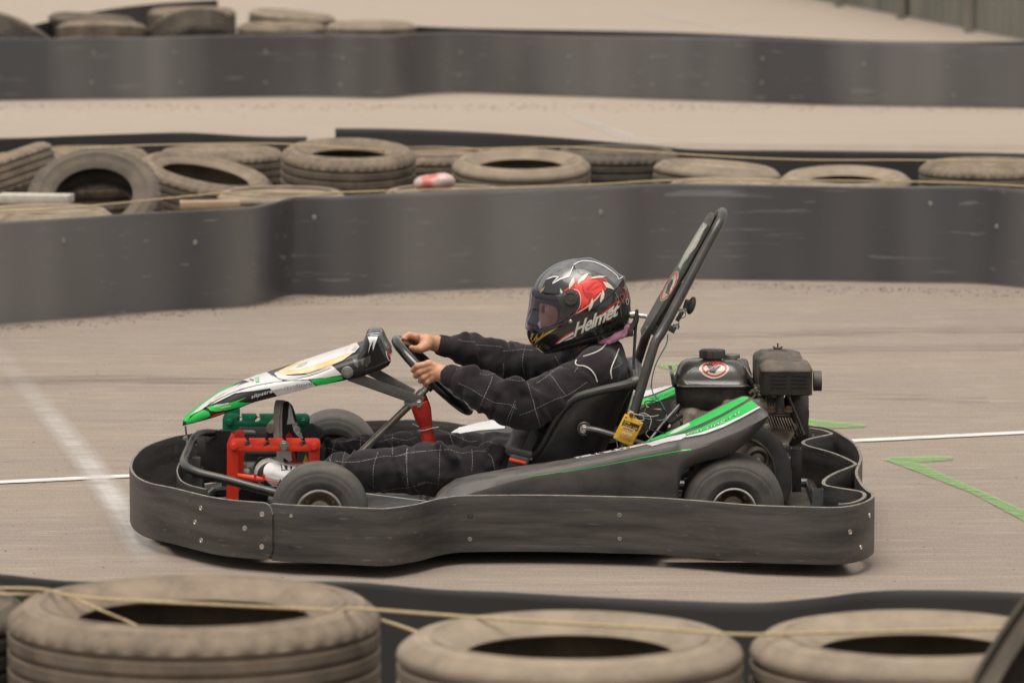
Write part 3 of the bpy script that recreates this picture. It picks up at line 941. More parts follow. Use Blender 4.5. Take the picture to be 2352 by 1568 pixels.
# ---------------------------------------------------------------- tyres
TY = {}
def tyre_mesh(kind, R, w, rb):
    key = (kind, R, w, rb)
    if key in TY: return TY[key]
    h = w / 2
    P = [(rb + .006, -h * .58), (rb, -h * .64), (rb + .006, -h * .70), (rb + .016, -h * .745)]
    mid = (rb + R) / 2
    P += [(rb + .03, -h * .86), (rb + .034, -h * .855), (mid - .010, -h * .975), (mid - .004, -h * .995), (mid - .002, -h * 1.02), (mid + .001, -h * 1.02), (mid + .003, -h * .985), (mid + .018, -h * .97), (mid + .020, -h * .955), (R - .035, -h * .93), (R - .03, -h * .95), (R - .014, -h * .83), (R - .004, -h * .74)]
    gro = [-.5, -.17, .17, .5]
    top = []
    for q in gro:
        top += [(R - .001, h * (q - .07)), (R - .009, h * (q - .055)), (R - .009, h * (q + .055)), (R - .001, h * (q + .07))]
    P = P + [(R, -h * .64)] + top + [(R, h * .64)] + [(r, -z) for r, z in reversed(P)]
    # inner carcass
    P += [(rb + .006, h * .58), (rb + .018, h * .66), (mid, h * .90), (R - .025, h * .72), (R - .018, 0), (R - .025, -h * .72), (mid, -h * .90), (rb + .018, -h * .66), (rb + .006, -h * .58)]
    def fn(r, z, a, j):
        # shoulder blocks
        if R - .02 < r and abs(z) > h * .62 and abs(z) < h * .9 and kind != 2:
            r -= 0.005 * (0.5 + 0.5 * math.copysign(1, math.sin(a * 44)))
        s = 1 + 0.004 * math.sin(2 * a + kind)
        return r * s, z
    g = G(); lathe_g(g, P, None, 220, fn=fn)
    me = bpy.data.meshes.new("tyre")
    me.from_pydata(g.v, [], g.f); me.update(); me.shade_smooth(); me.set_sharp_from_angle(angle=R_(48))
    me.materials.append(MAT[('tyre', 'tyre2', 'tyre3', 'tyre')[kind]])
    TY[key] = me
    return me

def tyre(x, y, ztop, R=0.29, w=0.19, rb=0.19, kind=0, label='', tilt=0, tdir=0, spin=None, group="old tyres stacked along the track", under=0, ulabel=None):
    me = tyre_mesh(kind, R, w, rb)
    o = bpy.data.objects.new("tyre", me); COL.objects.link(o)
    o.location = (x, y, ztop - w / 2)
    sp = random.random() * 6 if spin is None else spin
    q = Matrix.Rotation(R_(tdir), 4, 'Z') @ Matrix.Rotation(R_(tilt), 4, 'Y') @ Matrix.Rotation(sp, 4, 'Z')
    o.rotation_euler = q.to_euler()
    setp(o, label, "tyre", group)
    z = ztop - w
    for k in range(under):
        wz = z / (under - k)
        u = bpy.data.objects.new("tyre", tyre_mesh((kind + 1) % 3, R * .97, round(wz, 4), rb)); COL.objects.link(u)
        u.location = (x + random.uniform(-.015, .015), y + random.uniform(-.015, .015), z - wz / 2)
        u.rotation_euler = (0, 0, random.random() * 6)
        setp(u, (ulabel or "hidden tyre under the") + (" topmost" if False else ""), "tyre", group)
        if under > 1: u['label'] = ("middle" if k == 0 else "bottom") + " tyre under the " + ulabel
        else: u['label'] = "lower tyre under the " + ulabel
        z -= wz
    return o

FGG = "foreground tyre stacks"
tyre(-0.605, -4.63, 0.588, 0.355, 0.20, 0.222, 0, "big blurred tyre lying flat in the bottom left foreground", group=FGG, under=2, ulabel="big foreground tyre at the bottom left")
tyre(0.105, -5.06, 0.600, 0.315, 0.19, 0.188, 2, "pale tyre lying flat at the bottom centre of the foreground", group=FGG, under=2, ulabel="pale foreground tyre at the bottom centre")
tyre(0.74, -5.00, 0.592, 0.305, 0.19, 0.180, 2, "tyre with a small hole lying flat at the bottom right", group=FGG, under=2, ulabel="small-holed foreground tyre at the bottom right")
tyre(-1.27, -4.45, 0.560, 0.33, 0.20, 0.20, 1, "foreground tyre cut off by the left edge of the picture", group=FGG, under=2, ulabel="foreground tyre at the left picture edge")
_p = U(2275, 1432, -5.85) + .09 * np.array([.85, 0, -.53]) - .08 * np.array([.53, 0, .85])
tyre(_p[0] + .085, -5.85, _p[2] + .10, 0.27, 0.20, 0.19, 1, "dark tyre standing tilted in the bottom right corner", tilt=-58, tdir=0, group=FGG)

MG = "tyres of the middle row"
tyre(-1.90, 8.20, .405, .29, .20, .19, 0, "flat brown tyre by the left end of the middle row, behind the upright one", group=MG, under=1, ulabel="flat brown tyre at the left of the middle row")
tyre(-1.30, 8.28, .405, .285, .20, .175, 0, "flat tyre with narrow dark opening right of the tilted tyre", group=MG, under=1, ulabel="flat tyre with the narrow dark opening")
tyre(-1.34, 7.60, .375, .30, .19, .19, 0, "tyre tipped down to the right, just behind the upright tyre", tilt=14, tdir=-35, group=MG, under=0)
tyre(-1.76, 7.00, .355, .285, .17, .165, 1, "tyre propped up facing the track, its round dark hole showing", tilt=40, tdir=-92, group=MG)
tyre(-2.26, 7.75, .40, .29, .19, .19, 0, "tilted tyre cut off by the left edge of the middle row", tilt=20, tdir=170, group=MG)
tyre(-0.71, 7.62, .462, .295, .225, .175, 0, tilt=6, tdir=-80, label="biggest tyre of the middle row, with open dark hole and deep grooves", group=MG, under=1, ulabel="biggest tyre of the middle row")
tyre(-0.36, 8.22, .40, .27, .20, .18, 0, "shaded tyre wedged behind the biggest middle tyre and its right neighbour", group=MG, under=1, ulabel="wedged tyre left of the oval hole")
tyre(0.04, 7.50, .425, .30, .21, .185, 2, tilt=6, tdir=-90, label="middle row tyre with a clear oval dark hole, right of the red scrap", group=MG, under=1, ulabel="middle tyre with the clear oval hole")
tyre(0.46, 8.00, .425, .275, .21, .18, 1, "grooved tyre right behind the one with the oval hole", group=MG, under=1, ulabel="grooved tyre right of the oval hole")
tyre(0.88, 7.50, .40, .275, .20, .17, 2, "tyre leaning slightly, above the tip of the seat hoop", tilt=4, tdir=0, group=MG, under=1, ulabel="leaning tyre above the seat hoop")
tyre(0.91, 6.93, .375, .27, .18, .17, 2, "low pale tyre peeping over the barrier above the seat hoop", group=MG, under=1, ulabel="low pale tyre peeping over the barrier")
tyre(1.43, 7.35, .37, .285, .19, .165, 2, tilt=5, tdir=-90, label="pale tyre with a flat dark hole, right of the low one", group=MG, under=1, ulabel="pale tyre with the flat dark hole")
tyre(2.03, 7.20, .435, .30, .21, .19, 0, "wide flat tyre at the right edge of the middle row", group=MG, under=1, ulabel="wide tyre at the right edge")
tyre(-0.97, 6.95, .335, .27, .17, .18, 2, "low tyre barely above the barrier, left of the white and red scrap", group=MG, under=1, ulabel="low tyre left of the scrap")
tyre(-0.27, 6.92, .345, .27, .175, .18, 2, "low tyre barely above the barrier, under the white and red scrap", group=MG, under=1, ulabel="low tyre below the scrap")
tyre(-1.86, 5.72, .372, .28, .19, .18, 2, "low tyre at the left, its rim level with the barrier top", group=MG, under=1, ulabel="low tyre level with the barrier at the left")

FG2 = "tyres of the far pile"
far = [(-.90, 18.0, .425, 0, 2, "last tyre on the right of the far pile, lying flat", 0, 0),
       (-1.48, 18.15, .41, 0, 0, "far pile tyre second from its right end", 0, 0),
       (-2.62, 17.95, .42, 8, 0, "left tyre of the far pile with pale sidewall", 0, 90),
       (-2.05, 18.05, .40, 35, 1, "tipped dark tyre in the middle of the far pile", 0, 110),
       (-2.10, 18.85, .47, 0, 0, "topmost tyre at the back of the far pile", 0, 0),
       (-3.20, 18.0, .40, 30, 1, "tyre at the left picture edge of the far pile", 0, 40),
       (-1.45, 18.95, .44, 5, 2, "back tyre of the far pile below the grey block", 0, 0),
       (-2.75, 18.75, .43, 4, 1, "back left tyre of the far pile", 0, 0)]
for x, y, z, t, k, lab, _, td in far:
    tyre(x, y, z, .29, .20, .18, k, lab, tilt=t, tdir=td, group=FG2, under=(0 if t > 9 else 1), ulabel=lab.split(',')[0])

# ---------------------------------------------------------------- odd things lying on the tyres
g = G(); box_g(g, UZ(482, 464, .38) * [1, 1, 0] + [0, 0, .37], (.24, .09, .03), .003, Matrix.Rotation(.1, 4, 'Z'))
box_g(g, UZ(482, 464, .38) * [1, 1, 0] + [0, 0.01, .18], (.20, .05, .35), .003)
setp(g.build("plank", MAT['wood']), "short tan board end sticking up behind the barrier at the left", "board")
g = G(); box_g(g, (-1.93, 6.15, .375), (.30, .12, .035), .004, Matrix.Rotation(-.15, 4, 'Z'))
box_g(g, (-1.93, 6.17, .17), (.06, .06, .37), .004)
setp(g.build("plank", MAT['whiteboard']), "weathered white board at the left edge behind the barrier", "board")
c = U(1000, 413, 6.95)
s_ = SDF((c[0] - .14, c[1] - .1, c[2] - .09), (c[0] + .14, c[1] + .1, c[2] + .08), .006)
s_.ell((c[0], c[1], c[2] - .012), (.085, .06, .035), .01)
s_.ell((c[0] + .03, c[1] - .01, c[2]), (.05, .05, .03), .01)
s_.ell((c[0] - .04, c[1], c[2] - .02), (.05, .04, .03), .02)
MAT['scrap'] = M("white and red plastic", (0.62, 0.46, 0.42), (0.56, 0.14, 0.11), 0.4, scale=9, lo=.5, hi=.6, coat=.3)
setp(s_.build("plastic_scrap", MAT['scrap']), "crumpled white and red plastic scrap on a low tyre", "scrap")

def rope(px_y, label, r=0.0034):
    P = [U(x, y, Y) for x, y, Y in px_y]
    g = G(); tube_g(g, P, r, n=8, smooth=6)
    return setp(g.build("rope", MAT['rope']), label, "rope", "ropes tied over the tyres")
rope([(-60, 357, 8.2), (170, 342, 8.0), (330, 334, 8.0), (620, 330, 7.7), (800, 340, 7.5), (930, 347, 7.8), (1100, 342, 7.4), (1300, 338, 7.5), (1480, 349, 7.4), (1800, 366, 7.2), (2100, 368, 7.1), (2420, 372, 7.1)], "tan rope over the backs of the middle tyres")
rope([(-60, 487, 5.4), (100, 482, 5.6), (260, 468, 5.9), (420, 452, 6.2), (560, 440, 6.5), (700, 443, 6.6), (900, 438, 6.65), (1176, 431, 6.75), (1380, 423, 6.8), (1560, 414, 6.8), (1900, 415, 6.8), (2200, 420, 6.8), (2420, 432, 6.75)], "tan rope just above the barrier behind the kart")
rope([(-60, 1350, -4.3), (90, 1352, -4.5), (200, 1372, -4.75), (500, 1388, -4.80), (760, 1400, -4.7), (820, 1397, -4.8), (1000, 1410, -4.85), (1250, 1428, -4.95), (1500, 1442, -5.1), (1700, 1456, -5.1), (1900, 1452, -5.0), (2420, 1440, -5.0)], "tan rope lying over the foreground tyres", .0032)
rope([(690, 1400, -4.55), (800, 1410, -4.5), (880, 1425, -4.6), (960, 1452, -4.8), (1010, 1475, -4.85)], "short slack rope end between the two left foreground tyres", .0035)
rope([(-20, 1365, -4.4), (60, 1364, -4.45), (150, 1368, -4.55), (230, 1400, -4.6), (300, 1430, -4.6), (350, 1456, -4.7)], "pale cord dropping into the big left foreground tyre", .003)

# ---------------------------------------------------------------- far background
rt = root("steel_wall", (3.3, 26, 0), "grey green corrugated steel wall in the top right corner", "wall")
A = np.array([1.3, 35.4]); B = np.array([6.0, 12.0 + 0.0])
A = np.array([2.56, 29.13]); B = np.array([3.79, 23.03]); dd = (B - A) / np.linalg.norm(B - A)
A2 = A - dd * 14; B2 = B + dd * 9
n_ = int(np.linalg.norm(B2 - A2) / 0.05)
V = []; Fs = []
nrm = np.array([-dd[1], dd[0]])
for i in range(n_ + 1):
    p = A2 + (B2 - A2) * i / n_ + nrm * 0.02 * (1 if (i // 2) % 2 else -1)
    V += [(p[0], p[1], 0.02), (p[0], p[1], 2.2)]
for i in range(n_): Fs.append((2 * i, 2 * i + 2, 2 * i + 3, 2 * i + 1))
mesh("sheet", V, Fs, MAT['wallpaint'], rt, smooth=False)
g = G()
L_ = np.linalg.norm(B2 - A2); k = 0
while k < L_:
    p = A2 + dd * k
    gg = G(); box_g(gg, (p[0] + nrm[0] * .06 * (-1 if nrm[0] > 0 else 1), p[1], 1.1), (.07, .07, 2.2), .004)
    gg.build("post", MAT['concrete'], rt); k += 1.9
g = G(); box_g(g, (-1.38, 30.5, .35), (.62, .5, .7), .02)
box_g(g, (-1.38, 30.5, .76), (.50, .4, .12), .02)
setp(g.build("concrete_block", MAT['concrete']), "grey concrete block beyond the far tyre pile", "block")
# ================================================================ KART
kart = root("go_kart", (0, 0, 0), "black rental go kart with green and white nose panel, engine behind the seat", "go kart")

def P3(fr, *pts):
    """pts (x,y,Y) in a survey frame -> world"""
    return [ZU(fr, x, y, Y) for x, y, Y in pts]

# ---------------------------------------------------------------- wheels
def wheel(c, R, w, rr, side, name_label):
    """side -1 near, +1 far (outer face direction in Y)"""
    h = w / 2
    M_ = Matrix.Translation(Vector([float(q) for q in c])) @ Matrix.Rotation(math.pi / 2 * (1 if side < 0 else -1), 4, 'X')
    g = G()
    P = [(rr, h * .70), (rr + .001, h * .90), (rr + .008, h * .985), (rr + .018, h * 1.0), (rr + .021, h * 1.012), (rr + .024, h * 1.0), (R - .035, h * .985), (R - .026, h * .975), (R - .0245, h * .95), (R - .022, h * .955), (R - .012, h * .86), (R - .004, h * .72), (R - .001, h * .58), (R, h * .3)]
    P = P + [(r, -z) for r, z in reversed(P)]
    lathe_g(g, P, M_, 80)
    t = g.build("tyre", MAT['slick'], None, angle=60)
    g = G()
    lathe_g(g, [(rr + .001, -h * .8), (rr + .002, h * .86), (rr + .0005, h * .96), (rr - .003, h * .97), (rr - .006, h * .92), (rr - .006, h * .80)], M_, 64)
    lip = g.build("rim_lip", MAT['rimedge'], None)
    g = G()
    lathe_g(g, [(rr - .006, h * .82), (rr - .009, h * .5), (rr - .016, h * .1), (rr - .018, -h * .15), (.036, -h * .22), (.030, -h * .05), (.028, h * .25), (.020, h * .28), (.0195, h * .36), (.0001, h * .36)], M_, 48)
    rim = g.build("rim", MAT['rim'], None)
    nuts = []
    for k in range(3):
        a = k * 2.094 + .5; g = G()
        q = M_ @ Vector((.041 * math.cos(a), .041 * math.sin(a), -h * .1)); d = (M_.to_3x3() @ Vector((0, 0, 1)))
        bolt_g(g, q, d, .0045, .01); nuts.append(g.build("wheel_nut", MAT['chrome'], None))
    g = G(); q = M_ @ Vector((0, 0, h * .40)); bolt_g(g, q, d, .009, .012)
    nuts.append(g.build("hub_nut", MAT['chrome'], None))
    w_ = bpy.data.objects.new("wheel", None); COL.objects.link(w_); attach(w_, kart)
    for o in [t, rim, lip] + nuts:
        o.parent = w_
    return w_
cf = U(733, 1177, -0.60); cr = U(1686, 1173, -0.60)
wheel((cf[0], -0.545, .133), .132, .115, .064, -1, "front")
wheel((cf[0], 0.53, .133), .132, .115, .064, 1, "front")
wheel((cr[0], -0.505, .140), .140, .19, .061, -1, "rear")
wheel((cr[0], 0.505, .140), .140, .19, .061, 1, "rear")
g = G(); tube_g(g, [(cr[0], -.46, .14), (cr[0], .46, .14)], .0175, n=16)
g.build("rear_axle", MAT['baresteel'], kart)
for s in (-1, 1):
    g = G()
    tube_g(g, [(cf[0], s * .49, .133), (cf[0], s * .40, .133)], .011, n=12)
    box_g(g, (cf[0], s * .385, .125), (.03, .03, .09), .004)
    tube_g(g, [(cf[0] + .01, s * .385, .10), (cf[0] + .13, s * .30, .085)], .012, n=12)
    g.build("stub_axle", MAT['black'], kart)

# ---------------------------------------------------------------- wrap-around bumper (plan outline, constant height)
def band(name, plan, z0, z1, th, mat, parent, smooth=6, off=0.0, closed=False, corner=None, edge=True, ztop=None):
    P = catmull([(p[0], p[1], 0) for p in plan], smooth, closed)
    T = frames(P, closed)
    N = len(P)
    zs = [z0, z0 + .006, z0 + (z1 - z0) * .3, z0 + (z1 - z0) * .65, z1 - .004, z1]
    K = len(zs)
    V = []; Fs = []
    L = np.concatenate([[0], np.cumsum([np.linalg.norm(P[i + 1] - P[i]) for i in range(N - 1)])])
    for side in (1, -1):
        for i, p in enumerate(P):
            t = T[i][0]; n = np.array([-t[1], t[0], 0])
            for j, z in enumerate(zs):
                zz = z
                if corner:
                    for d in ((L[i],) if corner == 'a' else (L[-1] - L[i],) if corner == 'b' else (L[i], L[-1] - L[i])):
                        if d < .03:
                            c = .03 - math.sqrt(max(.03 ** 2 - (.03 - d) ** 2, 0))
                            zz = z0 + c + (zz - z0) * ((z1 - z0 - 2 * c) / (z1 - z0))
                q = (th / 2 - (.001 if j in (0, K - 1) else 0)) * side + off
                V.append(p + n * q + np.array([0, 0, zz + (ztop(p[0]) if ztop else 0)]))
    o = N * K
    for i in range(N if closed else N - 1):
        i2 = (i + 1) % N
        for j in range(K - 1):
            a, b = i * K + j, i2 * K + j
            Fs.append((a, a + 1, b + 1, b)); Fs.append((o + a, o + b, o + b + 1, o + a + 1))
        a, b = i * K, i2 * K
        Fs.append((a, b, o + b, o + a))
    if not closed:
        for i in (0, N - 1):
            for j in range(K - 1):
                a = i * K + j
                Fs.append((a, a + 1, o + a + 1, o + a) if i else (a, o + a, o + a + 1, a + 1))
    ob = mesh(name, V, Fs, mat, parent, angle=50)
    if edge:
        E = []; EF = []
        for i in range(N):
            E += [V[i * K + K - 1] + np.array([0, 0, .0004]), V[o + i * K + K - 1] + np.array([0, 0, .0004])]
        for i in range(N if closed else N - 1):
            j = (i + 1) % N
            EF.append((2 * i, 2 * i + 1, 2 * j + 1, 2 * j))
        # bevelled worn top
        mid = [0.5 * (E[2 * i] + E[2 * i + 1]) + np.array([0, 0, .0018]) for i in range(N)]
        b0 = len(E); E += mid; EF = []
        for i in range(N if closed else N - 1):
            j = (i + 1) % N
            EF += [(2 * i, b0 + i, b0 + j, 2 * j), (b0 + i, 2 * i + 1, 2 * j + 1, b0 + j)]
        mesh("worn_edge", E, EF, MAT['bumperedge'], ob)
    return ob

ZT, ZB = 0.190, 0.037
near = [(609, 1154.5), (668, 1159.5), (770, 1163.3), (844, 1167), (888, 1167.7), (932, 1162), (962, 1156.5), (992, 1148.7), (1021, 1142.8), (1065, 1138.4), (1182, 1137), (1300, 1137.8), (1417, 1140.5), (1504, 1143), (1608, 1150), (1730, 1160), (1847, 1164), (1920, 1165), (1958, 1161), (1987, 1152.3), (2003, 1142), (2003, 1133), (1990.4, 1124.4), (1975.8, 1106.9), (1967, 1083.4), (1977, 1054), (1972.8, 1033.6), (1961, 1016), (1934.7, 998.5), (1905.4, 983.8), (1861.5, 977), (1830, 974)]
front = [(630, 1156.5), (609.4, 1154.5), (536, 1148.7), (480.5, 1139.9), (404.3, 1121.5), (350, 1110), (320, 1096), (307, 1080), (306, 1066), (313, 1050), (331, 1031), (360, 1016.6), (404, 1003.5), (439, 997.6)]
def plan(px): return [tuple(UZ(x, y, ZT)[:2]) for x, y in px]
fp = plan(front) + [(-.80, .70), (-.66, .78)]
sb = band("side_bumper", plan(near), ZB, ZT, .010, MAT['bumper'], kart, corner='a')
fb = band("front_bumper", fp, ZB + .001, ZT + .001, .009, MAT['bumper'], kart, off=.0055, corner='ab')
farp = [(-.70, .745), (-.46, .83), (-.297, .86), (-.2, .82), (-.10, .72), (.1, .68), (.4, .68), (.62, .76), (.80, .76), (.86, .74)]
band("side_bumper", farp, ZB, ZT, .010, MAT['bumper'], kart)
inner = [(1861, 985), (1890, 990), (1909.8, 997), (1898, 1001.5), (1876, 1006), (1850, 1013), (1845, 1020), (1862, 1027.8), (1905.4, 1039.5), (1940, 1053), (1964, 1066), (1958, 1072), (1925, 1085), (1902, 1097), (1892, 1107), (1895, 1115.6), (1920, 1121.5), (1955, 1127), (1980, 1132), (1986, 1141), (1975, 1150), (1952, 1157.6), (1925, 1160)]
rb_ = band("rear_bumper_wave", plan(inner), ZB - .005, ZT + .003, .012, MAT['bumper'], kart)
inner2 = [(455, 1020), (425, 1045), (409, 1075), (408, 1090), (416, 1106), (432, 1116), (452, 1122), (475, 1127)]
band("inner_bumper_strip", plan(inner2), ZB + .01, ZT + .004, .006, MAT['bumper'], kart)
T1 = bvh([sb, fb])
for fr, x, y, hole in [('5', 595, 845, 0), ('5', 550, 955, 0), ('5', 598, 1098, 0), ('5', 1075, 893, 0), ('5', 940, 1002, 0), ('5', 1073, 1147, 0), ('5', 1303, 905, 2), ('5', 1303, 1150, 1), ('6', 552, 905, 1), ('6', 548, 1088, 3), ('6', 1720, 900, 3), ('6', 1722, 1085, 3), ('4', 2113, 1490, 0), ('r', 2015, 1437, None), ('4', 1960, 1620, 0), ('4', 2045, 1740, 0)]:
    if hole is None: continue
    x, y = Z(fr, (x, y))
    d = Vector(ray(x, y).tolist()).normalized()
    loc, nor, i_, ds = T1.ray_cast(CV, d)
    if loc is None: continue
    if nor.dot(d) > 0: nor = -nor
    r = {0: .0075, 1: .005, 2: .005, 3: .0062}[hole]
    g = G()
    Mx = axisM(loc, nor)
    if hole == 1:
        lathe_g(g, [(r + .0025, .0002), (r, .0012), (r * .8, -.001), (.0001, -.001)], Mx, 20)
        g.build("bolt_hole", MAT['blackprint'], sb)
    else:
        lathe_g(g, [(r, 0), (r * .95, .0013), (r * .6, .0018), (r * .5, .0004), (.0001, .0002)], Mx, 20)
        g.build("bumper_bolt", MAT['chrome'] if hole != 3 else MAT['greysteel'], sb)

# ---------------------------------------------------------------- chassis: rails, floor pan, posts
g = G()
box_g(g, (-.36, 0, .052), (.92, .50, .006), .002)
g.build("floor_pan", MAT['greysteel'], kart)
ox = [p for p in fp + plan(near) if p[1] < 0.0]; ox = sorted(ox); fx_ = sorted([p for p in fp + farp if p[1] > 0.0])
V = []; xs_ = list(np.linspace(-1.00, .90, 50))
for x in xs_:
    lim = .43 if (abs(x - cf[0]) < .16 or abs(x - cr[0]) < .18) else 9
    yn = float(np.interp(x, [p[0] for p in ox], [p[1] for p in ox])) + .03; yf = float(np.interp(x, [p[0] for p in fx_], [p[1] for p in fx_])) - .03
    if x < -.95: yn *= .8; yf *= .6
    V += [(x, max(yn, -lim), .040), (x, 0, .040), (x, min(yf, lim), .040)]
Fs = [(3 * i + k, 3 * i + 3 + k, 3 * i + 4 + k, 3 * i + 1 + k) for i in range(49) for k in (0, 1)]
for sgn, ol in ((-1, ox), (1, fx_)):
    for xa in (cf[0], cr[0]):
        b0_ = len(V); n9 = 12
        for x in np.linspace(xa - .19, xa + .19, n9):
            ye = float(np.interp(x, [p[0] for p in ol], [p[1] for p in ol])) - sgn * .03
            V += [(x, ye, .036), (x, sgn * min(.615, abs(ye)), .036)]
        Fs += [(b0_ + 2 * i, b0_ + 2 * i + 2, b0_ + 2 * i + 3, b0_ + 2 * i + 1) for i in range(n9 - 1)]
ut = mesh("shade_tray", V, Fs, MAT['blackplastic'], kart, smooth=False)  # added unseen sheet, darkens the ground showing under the bumper
g = G()
for s in (-1, 1):
    tube_g(g, [(-.86, s * .16, .075), (-.70, s * .27, .07), (-.30, s * .30, .07), (.10, s * .33, .07), (.45, s * .30, .075), (.86, s * .28, .085)], .015, n=12, smooth=6)
tube_g(g, [(-.86, -.16, .075), (-.875, 0, .075), (-.86, .16, .075)], .015, n=12, smooth=4)
tube_g(g, [(.25, -.32, .075), (.25, .32, .075)], .015, n=12)
tube_g(g, [(.86, -.28, .085), (.86, .28, .085)], .015, n=12)
tube_g(g, [(-.25, -.52, .07), (-.25, .52, .07)], .012, n=12)
tube_g(g, [(.38, -.52, .07), (.38, .52, .07)], .012, n=12)
g.build("chassis_frame", MAT['black'], kart)
for (fr, x, y, sz) in (('r', 990, 490, .030), ('r', 1290, 1060, .030)):
    p = UZ(*Z(fr, (x, y)), .20)
    g = G()
    for s in (-1, 1):
        box_g(g, (p[0] + s * sz * .45, p[1], .125), (.003, sz * .9, .15), .0005)
        box_g(g, (p[0], p[1] + s * sz * .45, .125), (sz, .003, .149), .0005)
    box_g(g, (p[0] - .06, p[1], .075), (.13, .03, .03), .003)
    cyl_g(g, (p[0] - .03, p[1] - .005, .115), (1, 0, 0), .006, .04)
    g.build("bumper_post", MAT['blackplastic'], kart)
g = G()
c0 = UZ(*Z('r', (1000, 690)), .12)
box_g(g, (c0[0] - .02, c0[1], .10), (.10, .04, .07), .003)
g.build("rear_bracket", MAT['darkengine'], kart); g = G(); box_g(g, (.83, -.33, .055), (.30, .10, .012), .002); g.build("rear_plate", MAT['darkengine'], kart); g = G()
box_g(g, (.80, .1, .065), (.24, .44, .02), .004)
g.build("engine_mount", MAT['darkengine'], kart)
p = UZ(*Z('e', (1885, 1100)), .17); g = G(); bolt_g(g, p, (-.6, -.8, .2), .009, .012); g.build("bumper_bolt", MAT['chrome'], kart)

# nerf bar at the front
pts = P3('1', (735, 950, .12), (640, 945, .08), (590, 955, .05), (545, 985, 0), (505, 1060, -.10), (468, 1140, -.22), (462, 1175, -.28), (490, 1215, -.33), (600, 1262, -.36), (800, 1310, -.38), (1000, 1365, -.40), (1150, 1405, -.42), (1300, 1450, -.42))
nb = tube("front_nerf_bar", pts, .0125, MAT['black'], kart, n=16, smooth=5)
g = G()
tube_g(g, P3('1', (735, 955, .12), (900, 950, .20), (1000, 950, .3)), .011, n=12, smooth=3); g.build("cross_tube", MAT['black'], kart); g = G()
tube_g(g, P3('1', (735, 965, .12), (640, 1000, .03)), .005, n=8); g.build("tie_rod", MAT['black'], kart)
for (x, y, Y) in ((600, 1040, -.05), (560, 1200, -.1)):
    g = G(); q = ZU('1', x, y, Y); box_g(g, q, (.025, .03, .05), .003); g.build("tube_clamp", MAT['blackplastic'], kart)
g = G()
q = ZU('1', 560, 1280, -.05); box_g(g, (q[0] + .005, q[1], .11), (.03, .10, .13), .004); g.build("nose_mount", MAT['blackplastic'], kart); g = G()
q = ZU('1', 700, 1180, .1); box_g(g, (q[0], q[1], q[2] + .02), (.10, .012, .15), .003)
g.build("heel_plate", MAT['blackplastic'], kart)
g = G(); tube_g(g, P3('1', (473, 885, -.08), (482, 960, -.07), (493, 1050, -.08)), .0028, n=8)
g.build("nose_stay", MAT['greysteel'], kart); g = G(); bolt_g(g, ZU('1', 470, 985, -.09), (0, -1, 0), .005, .006); g.build("stay_bolt", MAT['greysteel'], kart); g = G()
bolt_g(g, ZU('1', 645, 990, .02), (0, -1, 0), .006, .008)
g.build("stay_bolt", MAT['greysteel'], kart)
tube("throttle_cable", P3('5', (1870, 730, -.40), (2352, 790, -.38), (2800, 850, -.36)), .0016, MAT['zip'], kart, n=6)

# ---------------------------------------------------------------- nose panel (lofted shell)
B_ = [(452, 888), (520, 872), (700, 822), (900, 748), (1000, 708), (1200, 655), (1500, 578), (1800, 515), (1935, 468)]
C_ = [(450, 855), (560, 792), (700, 728), (850, 655), (1010, 585), (1200, 545), (1450, 500), (1640, 420), (1880, 345)]
T_ = [(456, 822), (500, 775), (600, 690), (700, 620), (850, 545), (1000, 490), (1110, 452), (1500, 328), (1880, 205)]
def interp(L, x): return float(np.interp(x, [a for a, b in L], [b for a, b in L]))
st = [452, 475, 510, 560, 620, 700, 800, 900, 1000, 1100, 1200, 1350, 1500, 1650, 1800, 1880]
g = G(); V = []; K = 13
for i, x in enumerate(st):
    f = i / (len(st) - 1)
    w = np.interp(x, [452, 560, 800, 1100, 1880], [.060, .085, .105, .115, .13])
    b = ZU('1', x, interp(B_, x), -w); c = ZU('1', x, interp(C_, x), -w * .93)
    t = ZU('1', x, interp(T_, x), w * .6)
    zc, zt = c[2], max(t[2], c[2] + .002)
    crown = zt + .0
    row = [(b[0], -w + .004, b[2]), (b[0], -w, b[2] * .6 + zc * .4), (b[0], -w * .985, zc * .8 + b[2] * .2), (b[0], -w * .93, zc), (b[0], -w * .84, zc * .5 + zt * .5 + .002), (b[0], -w * .5, zt - .001), (b[0], 0, crown + .001)]
    row = row + [(p[0], -p[1], p[2]) for p in reversed(row[:-1])]
    V += row
Fs = [(i * K + j, (i + 1) * K + j, (i + 1) * K + j + 1, i * K + j + 1) for i in range(len(st) - 1) for j in range(K - 1)]
Fs.append(tuple(range(K)))
g.add(V, Fs)
ns = len(st); rows = [V[i * K:(i + 1) * K] for i in range(ns)]
rows = [catmull([np.array(p) for p in r], 3) for r in rows]
K = len(rows[0])
cols = [catmull([rows[i][j] for i in range(ns)], 3) for j in range(K)]
NR = len(cols[0])
g = G(); g.add([cols[j][i] for i in range(NR) for j in range(K)], [(i * K + j, (i + 1) * K + j, (i + 1) * K + j + 1, i * K + j + 1) for i in range(NR - 1) for j in range(K - 1)] + [tuple(range(K))])
nose = g.build("nose_panel", MAT['blackprint'], kart, angle=60)
md = nose.modifiers.new("thick", 'SOLIDIFY'); md.thickness = .004; md.offset = -1
